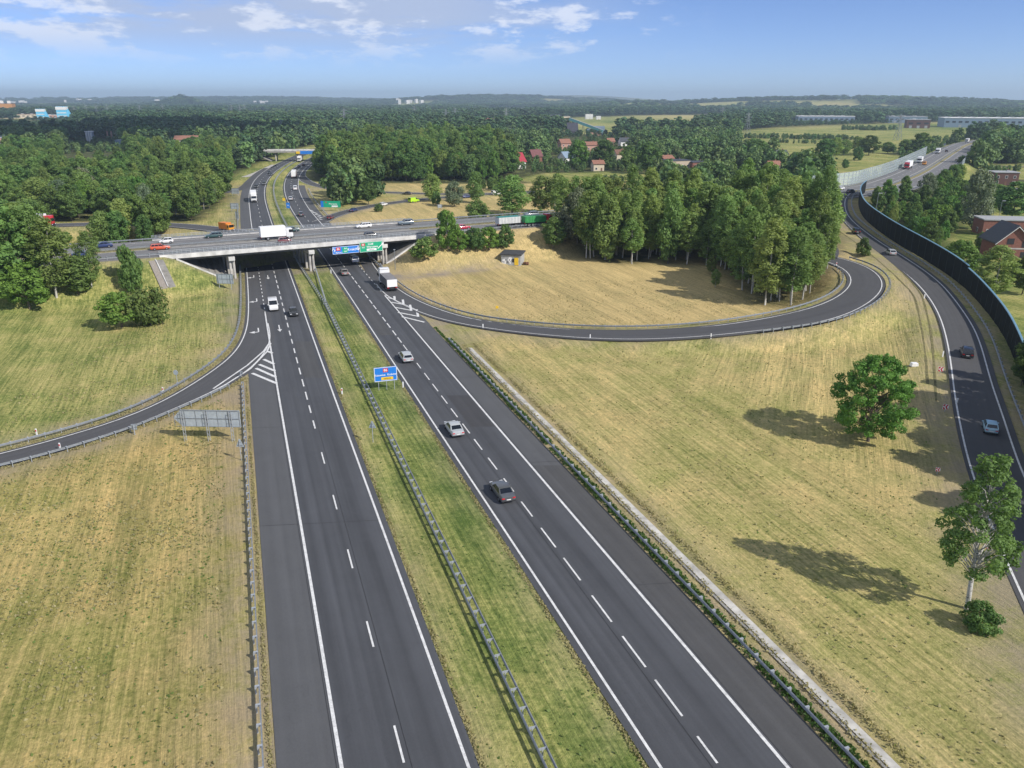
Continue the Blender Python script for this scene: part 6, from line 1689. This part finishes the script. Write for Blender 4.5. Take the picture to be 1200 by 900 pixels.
far_b, far_p = [], []
rr = np.random.default_rng(77)
for d0, d1, sp, ws, hs_ in ((330, 620, 6.5, .95, 1.0), (620, 1000, 8.5, 1.15, 1.05), (1000, 1900, 12.5, 1.6, 1.1), (1900, 3200, 22, 2.6, 1.15), (3200, 5500, 38, 4.4, 1.2), (5500, 9500, 70, 8.0, 1.4)):
    x = np.arange(-d1 * .72, d1 * .72, sp); y = np.arange(d0 * .7, d1, sp); X, Y = np.meshgrid(x, y); X = (X + rr.uniform(-.5, .5, X.shape) * sp).ravel(); Y = (Y + rr.uniform(-.5, .5, Y.shape) * sp).ravel()
    D = np.hypot(X, Y); k = (D >= d0) & (D < d1) & (np.abs(X) < Y * .68 + 10); X, Y, D = X[k], Y[k], D[k]
    k = road_dist(X, Y) > 6
    for p in OPEN_FAR: k &= ~in_poly(p, X, Y)
    for p in (W_MID, W_BIRCH, W_RIGHT, NEFIELD, NEFIELD2, CLEARING, W_LEFT): k &= ~(in_poly(p, X, Y) & (D < 760))
    pxx = 600 + 971.7 * X / np.maximum(Y, 1); k &= ~((pxx > 720) & (pxx < 1010) & (D > 3400) & (D < 4350) & (vnoise(X, Y, 170, 3) < .70))
    k &= ~((Y < 480) & (X > -60) & (X < 60) & (Y < 420)) & ~((Y < 520) & (pxx < 330))
    k &= ~((pxx > 985) & (Y < 470)) 
    vil = (pxx > 560) & (pxx < 950) & (D < 1000); k &= ~(vil & (vnoise(X, Y, 34, 12) < .48))
    k &= ~open_land(X, Y, D)
    hsx = np.where(D < 2400, 1.0, 1.0); X, Y, D, pxx = X[k], Y[k], D[k], pxx[k]; hsx = house_shade(X, Y) if d0 < 3200 else np.ones(X.shape); Zs = ground_zs(X, Y)
    pine = vnoise(X, Y, 260, 41) + .25 * (rr.random(len(X)) - .5) + np.where(D > 900, .18, -.25) - np.where(vil[k], .3, 0) > .5
    for i in range(len(X)):
        if hsx[i] < .1: continue
        f = hsx[i] * (.72 + .5 * rr.random()) * (.8 if vil[k][i] else 1); t = (X[i], Y[i], Zs[i] - .4, ws * f * (1.25 if pine[i] else 1), hs_ * f, rr.random() * 6.28); (far_p if pine[i] else far_b).append(t)
mass('broadleaf_forest', far_b, [CROWN_OB['farbroad', i] for i in range(4)])
mass('pine_forest', far_p, [CROWN_OB['farpine', i] for i in range(3)])
# hedges and scrub in the open fields
hd = []
for x0, y0, x1, y1, n, s in ((985, 152, 1052, 152.5, 60, .5), (870, 161.5, 1005, 164, 90, .42), (900, 167, 960, 168, 20, .3), (1060, 172, 1135, 163, 40, .5), (560, 256, 650, 251, 40, .16), (1120, 205, 1200, 200, 30, .3)):
    for q in range(n):
        t = rr.random(); x, y = g(x0 + (x1 - x0) * t, y0 + (y1 - y0) * t + rr.uniform(-.6, .6)); hd.append((x, y, ground_z(x, y) - .3, s * rr.uniform(.7, 1.3), s * rr.uniform(.6, 1.1), rr.random() * 6))
mass('hedge_scrub', hd, [CROWN_OB['farbroad', i] for i in range(4)])

# weeds under the right-hand guardrail
WEED = leaf_mat('weeds', (.030, .070, .014), (.095, .155, .030), 0.0); STRAW = leaf_mat('straw', (.19, .18, .085), (.40, .365, .20), 0.0)


def verge(name, lines, mat, leaf, seed):
    r = np.random.default_rng(seed); CC, TT = [], []
    for P, off, sd, y0, y1, n, hgt in lines:
        P = P[(P[:, 1] > y0) & (P[:, 1] < y1)]; s = arclen(P); t = r.uniform(0, s[-1], n); dens = .55 * vnoise(t, t * 0, 2.6, seed) + .45 * vnoise(t, t * 0, .7, seed + 1); k = r.random(n) < np.clip(2.2 * (dens - .12), 0, 1); t, dens = t[k], dens[k]
        x, y = np.interp(t, s, P[:, 0]), np.interp(t, s, P[:, 1]); tg = tangents(P); nx, ny = np.interp(t, s, tg[:, 1]), -np.interp(t, s, tg[:, 0]); o = off + sd * r.normal(size=len(t)).clip(-1.9, 1.9)
        x, y = x + nx * o, y + ny * o; CC.append(np.stack([x, y, np.maximum(0, ground_zs(x, y)) + .05 + r.random(len(t)) * hgt * (.4 + dens)], 1)); TT.append(np.clip(.25 + dens * .4 + .5 * (r.random(len(t)) - .3), 0, 1))
    C = np.vstack(CC); nn = r.normal(size=C.shape) * .6 + (0, 0, .5); nn /= np.linalg.norm(nn, axis=1)[:, None]; tag(link(name, leaves_mesh(name, C, nn, leaf, np.concatenate(TT), mat, r)), kind='stuff')


verge('verge_weeds', [(RR, 4.72, .24, 24, 141, 13000, .28), (RR, 4.2, .15, 24, 150, 3000, .12)], WEED, .15, 5)
verge('verge_grass', [(RR, 8.15, .22, 22, 138, 5000, .25), (RR, 6.2, .22, 22, 138, 4000, .12), (LL, -4.5, .09, 24, 120, 3500, .05), (LR, .95, .12, 24, 190, 6000, .05), (RL, -.95, .12, 24, 190, 6000, .05), (SL_L, 1.2, .3, 40, 200, 5000, .15), (SL_R, -1.4, .3, 40, 120, 4000, .15)], STRAW, .10, 15)
# loose tufts over the mown meadows
def tufts(name, polys, mat, leaf, seed, n):
    r = np.random.default_rng(seed); CC = []
    for pl, k in polys:
        p = np.array(pl); x0, x1 = max(-75, p[:, 0].min()), min(95, p[:, 0].max()); y0, y1 = max(22, p[:, 1].min()), min(190, p[:, 1].max()); x, y = r.uniform(x0, x1, int(n * k)), r.uniform(y0, y1, int(n * k))
        q = in_poly(pl, x, y) & (r.random(len(x)) < np.clip(1.8 * (vnoise(x, y, 5, seed) * .6 + vnoise(x, y, 1.1, seed + 1) * .5 - .38), 0, 1)) & (np.abs(x) < y * .72 + 4); CC.append(np.stack([x[q], y[q]], 1))
    C = np.vstack(CC); k = road_dist(C[:, 0], C[:, 1]) > .6; C = C[k]; z = ground_zs(C[:, 0], C[:, 1]) + .03 + .12 * r.random(len(C)); nn = r.normal(size=(len(C), 3)) * .55 + (0, 0, .6); nn /= np.linalg.norm(nn, axis=1)[:, None]
    tag(link(name, leaves_mesh(name, np.column_stack([C, z]), nn, leaf, r.random(len(C)), mat, r)), kind='stuff')


MEDP = [(p[0] + .9, p[1]) for p in LR[::4] if 20 < p[1] < 190] + [(p[0] - .9, p[1]) for p in RL[::-4] if 20 < p[1] < 190]
tufts('meadow_straw', [(RFIELD, .6), (LLOWER, .8), (LUPPER, .2), (CLEARING, .3)], STRAW, .13, 61, 60000)
tufts('meadow_weeds', [(RFIELD, .25), (LLOWER, .4), (LUPPER, .1), (MEDP, .6)], leaf_mat('meadow weeds', (.09, .13, .03), (.20, .24, .07), 0.0), .12, 71, 40000)
# wheel ruts in the verge of the right-hand slip road
for k, pts in enumerate(((( 985, 272), (1010, 290), (1040, 315), (1066, 340), (1073, 352), (1080, 385), (1085, 420), (1087, 450)), ((994, 268), (1020, 287), (1050, 312), (1076, 340), (1083, 355), (1090, 385), (1094, 420), (1097, 470)))):
    P = smooth_poly(resample(catmull([tuple(drop(*q)) for q in pts], 2), step=1.5), 4); P[:, 2] = ground_zs(P[:, 0], P[:, 1]) + .035; w = .08 + .16 * vnoise(P[:, 0], P[:, 1], 3, 40 + k); A, B = P.copy(), P.copy(); tg = tangents(P); A[:, 0] -= tg[:, 1] * w; A[:, 1] += tg[:, 0] * w; B[:, 0] += tg[:, 1] * w; B[:, 1] -= tg[:, 0] * w
    ribbon('wheel_rut', A, B, RUT) if k else None
    if not k: RUT = simple('dark turf rut', (.15, .135, .055), .95, 0, .5, 1.2); ribbon('wheel_rut', A, B, RUT)

# ---------------------------------------------------------------- houses
HM = {'brick': simple('red brick', (.22, .095, .07), .9, 0, .2, 2), 'darkbrick': simple('dark brick', (.12, .06, .05), .9, 0, .2, 2), 'white': simple('white render', (.72, .71, .68), .9, 0, .06), 'cream': simple('cream render', (.58, .50, .38), .9, 0, .08), 'pink': simple('pink brick', (.46, .27, .21), .9, 0, .12),
      'beige': simple('beige render', (.46, .38, .28), .9, 0, .1), 'grey': simple('grey cladding', (.34, .35, .36), .8, 0, .1), 'blue': simple('blue metal', (.21, .28, .36), .6, .1, .12), 'slate': simple('slate roof', (.06, .065, .075), .7, 0, .2), 'terracotta': simple('terracotta roof', (.27, .13, .09), .85, 0, .2),
      'crimson': simple('crimson roof', (.34, .03, .05), .7, 0, .1), 'maroon': simple('maroon roof', (.17, .07, .07), .8, 0, .15), 'red': simple('red tile roof', (.30, .09, .07), .8, 0, .15), 'brown': simple('brown roof', (.17, .09, .06), .85, 0, .2), 'orange': simple('orange cladding', (.50, .24, .07), .8, 0, .1), 'sky': simple('sky blue cladding', (.14, .50, .72), .6, 0, .08)}
WIN = simple('window glass', (.03, .035, .045), .15)


def house(label, p, w, d, h, rh, wall, roof, rz, flat, group=None, win=True):
    t = thing('house', label, 'house', tuple(p), rz, group); mb = MB()
    if flat: mb.rbox((0, 0, h / 2 - .3), (w, d, h + .6), .0)
    else: mb.profile_x([(-d / 2, -.6), (d / 2, -.6), (d / 2, h), (0, h + rh - .05), (-d / 2, h)], -w / 2, w / 2)
    wl_ = mb.build('wall', HM[wall], t); mb = MB()
    if flat: mb.rbox((0, 0, h + .2), (w + .6, d + .6, .4), .05); mb.box((w * .2, d * .1, h + .7), (1.2, 1.0, .7))
    else:
        e = .55
        for s in (-1, 1):
            a = (s * (d / 2 + e), h - e * rh / (d / 2)); n_ = (s * .0, .22); mb.profile_x([a, (0, h + rh), (0, h + rh + .25), (a[0], a[1] + .25)], -w / 2 - e, w / 2 + e)
    ro = mb.build('roof', HM[roof], t); mb = MB(); mb.box((w * .22, d * .12, h + rh + .2), (.6, .6, 1.6 if not flat else 1.2)); mb.build('chimney', HM['brick'], ro)
    if win:
        lv = max(1, int(h / 2.8)); k = max(2, int(w / 3.2))
        for l in range(lv):
            z = 1.5 + l * 2.7
            for q in range(k):
                x = -w / 2 + w * (q + .5) / k
                if l == 0 and q == k // 2:
                    mb = MB(); mb.box((x, -d / 2 - .03, .95), (1.0, .1, 2.0)); mb.build('door', HM['brown'], t); continue
                fr = MB(); fr.box((x, -d / 2 - .02, z), (1.3, .1, 1.4)); f = fr.build('window', HM['white'], t); mb = MB(); mb.box((x, -d / 2 - .05, z), (1.05, .09, 1.15)); mb.build('pane', WIN, f)
            for s in (-1, 1):
                fr = MB(); fr.box((s * (w / 2 + .02), 0, z), (.1, 1.3, 1.4)); f = fr.build('window', HM['white'], t); mb = MB(); mb.box((s * (w / 2 + .05), 0, z), (.09, 1.05, 1.15)); mb.build('pane', WIN, f)
    return t


for i, h in enumerate(HOUSES):
    p = drop(h[0], h[1]); lb = h[9] or 'small far house in the row of houses behind the long pale hall'
    if i == 0:                                                     # unfinished house: gable towards the camera, empty openings
        w, d, hh, rh = 9, 10, 5.0, 4.2; t = thing('house', lb, 'house', tuple(p), R(82)); mb = MB(); mb.profile_x([(-w / 2, -.6), (w / 2, -.6), (w / 2, hh), (0, hh + rh), (-w / 2, hh)], -d / 2, d / 2); mb.build('wall', HM['brick'], t)
        ro = None
        for s in (-1, 1):
            a = (s * (w / 2 + .8), hh - .8 * rh / (w / 2)); mb = MB(); mb.profile_x([a, (0, hh + rh), (0, hh + rh + .3), (a[0], a[1] + .3)], -d / 2 - .7, d / 2 + .7); mb.build('roof_slope', HM['slate'], t)
            mb = MB(); mb.profile_x([(a[0], a[1] - .2), (0, hh + rh - .2), (0, hh + rh), (a[0], a[1])], -d / 2 - .72, -d / 2 - .6); mb.build('barge_board', HM['white'], t)
        for yy, zz, a, b in ((-2.6, 1.3, 1.2, 1.6), (1.6, 1.1, 1.8, 2.2), (-2.4, 4.2, 1.0, 1.6), (1.2, 5.0, 1.8, 1.6)): mb = MB(); mb.box((-d / 2 - .02, yy, zz), (.1, a, b)); mb.build('opening', DARKP, t)
        mb = MB(); mb.box((-d / 2 - .03, 0, 3.0), (.1, w - .2, .35)); mb.build('ring_beam', CONC, t); continue
    house(lb, p, h[2] * (.85 if h[1] < 204 and h[0] < 1000 else 1), h[3] * (.85 if h[1] < 204 and h[0] < 1000 else 1), h[4] * .9, h[5] * .9, h[6], h[7], R(h[8]), h[10], 'far village houses' if h[9] is None else 'village houses')

# industrial landmarks
def block(name, label, cat, px0, px1, ytop, y, mats, roofm=None, depth=14, base=0.0, extra=None, rz=0.0):
    pc = (px0 + px1) / 2; x = (pc - 600) * y * 1.0 / 971.7; z0 = ground_z(x, y); z1 = HC - (ytop - HZ) * y / (FPX - (ytop - 450) * TP); w = (px1 - px0) * y / 971.7
    t = thing(name, label, cat, (x, y, z0), rz - math.atan2(x, y) * .6); h = max(4, z1 - z0); mb = MB(); mb.rbox((0, 0, h / 2 - .5), (w, depth, h + 1), .05); mb.build('wall', mats, t)
    if roofm: mb = MB(); mb.rbox((0, 0, h + .4), (w + .8, depth + .8, .8), .1); mb.build('roof', roofm, t)
    if extra: extra(t, w, depth, h)
    return t


def ex_tower(t, w, d, h):
    mb = MB(); mb.rbox((0, -.1, h * .86), (w * 1.06, d * 1.06, h * .24), .1); mb.build('winding_room', HM['white'], t)
    for s in (.0, .5): mb = MB(); mb.add([(w * .5, -d * .3 + s * d, -1), (w * .5 + h * .35, -d * .3 + s * d, -1), (w * .5, -d * .3 + s * d, h * .9), (w * .5, -d * .1 + s * d, -1), (w * .5 + h * .35, -d * .1 + s * d, -1), (w * .5, -d * .1 + s * d, h * .9)], [(0, 1, 2), (5, 4, 3), (0, 3, 4, 1), (1, 4, 5, 2), (2, 5, 3, 0)]); mb.build('brace', HM['sky'], t)
    for zz in (.25, .5): mb = MB(); mb.box((0, -d / 2 - .06, h * zz), (w * .9, .15, h * .06)); mb.build('window_band', HM['white'], t)


def ex_hall(t, w, d, h):
    k = max(3, int(w / 9))
    for q in range(k): mb = MB(); mb.box((-w / 2 + (q + .5) * w / k, -d / 2 - .06, h * .6), (w / k * .55, .15, h * .2)); mb.build('window_band', WIN, t)
    for q in range(int(k / 2)): mb = MB(); mb.rbox((-w / 2 + (q * 2 + 1) * w / k, 0, h + 1.1), (2.5, d * .7, .9), .1); mb.build('skylight', HM['white'], t)
    for q in range(3): mb = MB(); mb.box((-w / 2 + (q + .5) * w / 3, -d / 2 - .08, 2), (4, .15, 4)); mb.build('door', HM['grey'], t)


block('mine_tower', 'smaller sky blue mine tower with white top at far left', 'tower', 40.5, 49.5, 127.6, 1850, HM['sky'], None, 14, extra=ex_tower)
block('mine_tower', 'larger sky blue mine tower with white top at far left', 'tower', 65, 76, 124.8, 1900, HM['sky'], None, 18, extra=ex_tower)
block('industrial_hall', 'tall orange industrial block with white roof vents at the left horizon edge', 'industrial building', -6, 13.5, 121.5, 2300, HM['orange'], HM['brown'], 40, extra=lambda t, w, d, h: [MB().rbox((x * w, 0, h + 4), (w * .16, 8, 7), .1).build('roof_vent', HM['white'], t) for x in (-.1, .28)] and None)
block('industrial_hall', 'low beige hall with white roof at the foot of the orange block', 'industrial building', -12, 36, 134.0, 1980, HM['cream'], HM['brown'], 30, extra=ex_hall)
block('industrial_hall', 'low pinkish hall between the two mine towers', 'industrial building', 51, 63, 135, 1950, HM['pink'], HM['white'], 20, extra=ex_hall)
block('industrial_hall', 'long blue-grey warehouse behind the green field', 'industrial building', 938, 1000, 136.3, 1620, HM['blue'], HM['white'], 50, extra=ex_hall)
block('industrial_hall', 'blue-grey warehouse behind trees right of the long one', 'industrial building', 1045, 1086, 136.6, 1600, HM['blue'], HM['grey'], 40, extra=ex_hall)
block('industrial_hall', 'dark brick factory block with pale gable at the green field', 'industrial building', 1067, 1092, 140.4, 1300, HM['darkbrick'], HM['grey'], 22, extra=ex_hall)
block('industrial_hall', 'large pale blue hall with long ribbed roof at the right edge', 'industrial building', 1113, 1215, 138.3, 1345, HM['blue'], HM['white'], 60, extra=ex_hall)
block('silo_block', 'pale silo block among the left woods', 'silo', 94, 102, 154.5, 880, HM['grey'], HM['white'], 8, extra=lambda t, w, d, h: [MB().tube([(x * w, -d / 2 - 1, -.5), (x * w, -d / 2 - 1, h * .95)], w * .14, 14).build('silo', HM['white'], t) for x in (-.32, 0, .32)] and None)
for px, lb in ((119, 'left of two pinkish chimneys above the left woods'), (124, 'right of two pinkish chimneys above the left woods')):
    y = 900; x = (px - 600) * y / 971.7; t = thing('chimney_stack', lb, 'chimney', (x, y, ground_z(x, y))); h = zat(154, y) - ground_z(x, y)
    mb = MB(); mb.tube([(0, 0, -.5), (0, 0, h)], [1.0, .75], 12); mb.build('shaft', HM['pink'], t, 40); mb = MB(); mb.tube([(0, 0, h), (0, 0, h + .5)], .9, 12); mb.build('rim', HM['brick'], t, 40)
# coal works with inclined conveyor
y = 1040; xw = lambda px: (px - 600) * y / 971.7; t = thing('coal_works', 'coal works with a long inclined teal conveyor gallery behind the village', 'conveyor', (xw(690), y, ground_z(xw(690), y)))
X0 = xw(690); a, b = Vector((xw(668.5) - X0, 10, zat(140.5, y) + 1)), Vector((xw(707) - X0, -6, zat(153.5, y))); d = (b - a); M = Matrix.Translation((a + b) / 2) @ d.to_track_quat('X', 'Z').to_matrix().to_4x4()
mb = MB(); mb.box((0, 0, 0), (d.length, 3.2, 3.0), M=M); g_ = mb.build('conveyor_gallery', simple('teal gallery', (.10, .30, .30), .6), t); mb = MB(); mb.box((0, 0, 1.62), (d.length * .99, 3.3, .25), M=M); mb.build('gallery_roof', HM['grey'], g_)
for f in (.12, .42, .7): p = a + d * f; mb = MB(); [mb.tube([(p.x + s * 2.2, p.y, -1), (p.x + s * .5, p.y, p.z - 1.4)], .3, 6) for s in (-1, 1)]; mb.build('trestle', STEEL_D, t)
mb = MB(); mb.profile_x([(-12, -1), (12, -1), (12, 5), (0, 15), (-12, 5)], xw(665) - X0, xw(678) - X0, yoff=0); mb.build('coal_shed', simple('coal shed', (.05, .05, .065), .8), t)
for p0, p1, hz, m in ((689, 697, 8, 'blue'), (697, 710, 11, 'blue'), (691, 704, 4, 'pink')):
    mb = MB(); mb.rbox(((xw(p0) + xw(p1)) / 2 - X0, -14 if m == 'pink' else 4, hz / 2 - .5), (xw(p1) - xw(p0), 10, hz), .1); mb.build('shed', HM[m], t)
# far horizon towns
TW = simple('far pale block', (.62, .60, .57), .9, 0, .1)
r = np.random.default_rng(12)
for px, yv, n in ((300, 5600, 9), (95, 6500, 8), (195, 6200, 5), (700, 6800, 5), (480, 5400, 6), (20, 6300, 5)):
    for q in range(n):
        p = px + r.uniform(-14, 14) * (1.6 if px < 100 else 1); y = yv * r.uniform(.96, 1.04); x = (p - 600) * y / 971.7; z = ground_z(x, y); h = r.uniform(18, 34); t = thing('tower_block', 'tiny pale tower block in a town on the horizon', 'tower block', (x, y, z), r.uniform(0, 1), 'tower blocks on the horizon')
        mb = MB(); mb.rbox((0, 0, h / 2), (r.uniform(14, 40), 14, h), 0); mb.build('wall', TW, t); mb = MB(); mb.box((0, 0, h + .5), (12, 12, 1)); mb.build('roof', HM['grey'], t)


# pylons
def pylon_mesh(H):
    mb = MB(); b = H * .11; tpz = H * .6
    lev = [0, .2, .38, .54, .68, .8, .9, 1.0]; wd = lambda t: b * (1 - t) ** 1.15 * .95 + .35
    for sx, sy in ((-1, -1), (1, -1), (1, 1), (-1, 1)): mb.tube([(sx * wd(t), sy * wd(t), t * H) for t in lev], .17, 4)
    for i in range(len(lev) - 1):
        a, c = wd(lev[i]), wd(lev[i + 1]); z0, z1 = lev[i] * H, lev[i + 1] * H
        for s in (-1, 1):
            mb.tube([(-a, s * a, z0), (c, s * c, z1)], .1, 3); mb.tube([(a, s * a, z0), (-c, s * c, z1)], .1, 3); mb.tube([(s * a, -a, z0), (s * c, c, z1)], .1, 3); mb.tube([(s * a, a, z0), (s * c, -c, z1)], .1, 3)
    body = mb.mesh('lattice', STEEL_D); mb = MB()
    for t, l in ((.66, .20), (.79, .26), (.92, .16)):
        for s in (-1, 1): mb.tube([(0, 0, t * H), (s * l * H, 0, t * H + .2)], .16, 4); mb.tube([(0, 0, t * H + H * .05), (s * l * H, 0, t * H + .2)], .12, 4)
    return body, mb.mesh('cross_arms', STEEL_D)


PY = pylon_mesh(28)
for px, yv, h, lb in ((85, 2050, 28, None), (99, 2300, 28, None), (111, 2400, 28, None), (124, 2100, 30, None), (162, 2100, 30, None), (189, 2200, 30, None), (270, 2300, 30, None), (280, 2100, 30, None), (285.5, 2500, 30, None), (485, 1750, 30, None), (522, 1350, 28, None), (533, 1500, 28, None), (593, 1500, 28, None), (848, 1500, 30, None),
                      (402, 1180, 30, 'tall pylon above the woods left of the far motorway'), (326, 850, 24, 'pylon rising from the trees left of the distant overpass'), (879, 1040, 27, 'pylon at the near edge of the green field by the farmhouse'), (1059, 900, 27, 'pylon in the green field left of the bending highway')):
    x = (px - 600) * yv / 971.7; t = thing('power_pylon', lb or 'distant lattice power pylon above the woods', 'pylon', (x, yv, ground_z(x, yv)), .5, 'power pylons'); t.scale = (h / 28,) * 3; link('lattice', PY[0], t); link('cross_arms', PY[1], t)

# distant overpass
x0, y0 = g(313, 186, 0); ya = 575; xl, xr_ = (312 - 600) * 1.0, 0
fb = thing('distant_overpass', 'small distant concrete overpass over both carriageways', 'bridge', (-157, 592, 0), R(2)); mb = MB(); mb.rbox((2, 0, 6.6), (66, 9, .9), .05); mb.build('deck', CONC, fb); mb = MB()
for s in (-1, 1): mb.rbox((2, s * 4.6, 7.5), (68, .3, 1.1), .03)
mb.build('parapet', CONC_L, fb)
for x in (-15, 0, 15): mb = MB(); [mb.tube([(x, yy, -.3), (x, yy, 6.2)], .45, 10) for yy in (-2.5, 2.5)]; mb.rbox((x, 0, 6.0), (1.2, 8, .6), .05); mb.build('pier', CONC, fb)
for s in (-1, 1): mb = MB(); mb.profile_x([(-6, -.5), (6, -.5), (5, 6.4), (-5, 6.4)], 2 + s * 32, 2 + s * 36); mb.build('abutment', CONC, fb); mb = MB(); mb.add([(2 + s * 33, -5.5, 6.2), (2 + s * 33, 5.5, 6.2), (2 + s * 20, 5.5, .1), (2 + s * 20, -5.5, .1)], [(0, 1, 2, 3)]); mb.add([(2 + s * 33, -5.5, 6.0), (2 + s * 33, 5.5, 6.0), (2 + s * 20, 5.5, -.1), (2 + s * 20, -5.5, -.1)], [(3, 2, 1, 0)]); mb.build('slope_paving', CONC_D, fb)
p = drop(369, 188); t = thing('gantry_sign', 'tiny blue and orange overhead signs on the distant overpass', 'road sign', (-148, 586, 0), 0)
panel(t, -5, 5, 5.2, 7.4, SIGNBLUE); panel(t, -8, -5.3, 5.4, 7.0, YELLOW); mb = MB(); mb.box((-2, 1.2, 6.3), (14, .2, .2)); mb.build('bracket', STEEL_D, t)

# ---------------------------------------------------------------- cloud that shades the woods on the left, and the air
def cloud(label, c, size, seed):
    r = np.random.default_rng(seed); bm = bmesh.new()
    for q in range(46):
        a, rad = r.random() * 6.28, math.sqrt(r.random()); p = Vector((math.cos(a) * rad * size[0], math.sin(a) * rad * size[1], (r.random() ** 2) * size[2] * (1 - rad * .7))); s = r.uniform(.2, .34) * min(size[:2]) * (1.15 - .5 * rad)
        bmesh.ops.create_icosphere(bm, subdivisions=3, radius=s, matrix=Matrix.Translation(p) @ Matrix.Diagonal((1.3, 1.0, .42, 1)))
    for v in bm.verts: v.co += v.normal * 22 * (math.sin(v.co.x * .03) * math.cos(v.co.y * .037 + v.co.z * .05))
    me = bpy.data.meshes.new('cloud'); bm.to_mesh(me); bm.free(); me.polygons.foreach_set('use_smooth', [True] * len(me.polygons)); me.materials.append(simple('cloud white', (.8, .8, .8), 1.0, 0, .02, .01)); o = link('cloud', me, None, c); return tag(o, label, 'cloud', None, 'structure')


CZ = 650.0; SH = SUNV * (CZ / SUNV.z)
cloud('white cumulus above the interchange', (-620 + SH.x, 930 + SH.y, CZ), (360, 260, 90), 3)

mb = MB(); zt_ = 175.0; zb_ = float(min(-1.5, GZ.min() - 1.0)); mb.add([(-14600, -1500, zb_), (14600, -1500, zb_), (14600, 14800, zb_), (-14600, 14800, zb_), (-14600, -1500, zt_), (14600, -1500, zt_), (14600, 14800, zt_), (-14600, 14800, zt_)], [(3, 2, 1, 0), (4, 5, 6, 7), (0, 1, 5, 4), (1, 2, 6, 5), (2, 3, 7, 6), (3, 0, 4, 7)])
hm = bpy.data.materials.new('haze'); hm.use_nodes = True; hn = hm.node_tree; hn.nodes.clear(); ho = hn.nodes.new('ShaderNodeOutputMaterial'); pv = hn.nodes.new('ShaderNodeVolumePrincipled'); pv.inputs['Color'].default_value = (.68, .86, 1.0, 1); pv.inputs['Density'].default_value = HAZE_DENSITY; pv.inputs['Anisotropy'].default_value = 0.2
hn.links.new(pv.outputs[0], ho.inputs['Volume']); hz_o = mb.build('haze', hm); tag(hz_o, kind='stuff')
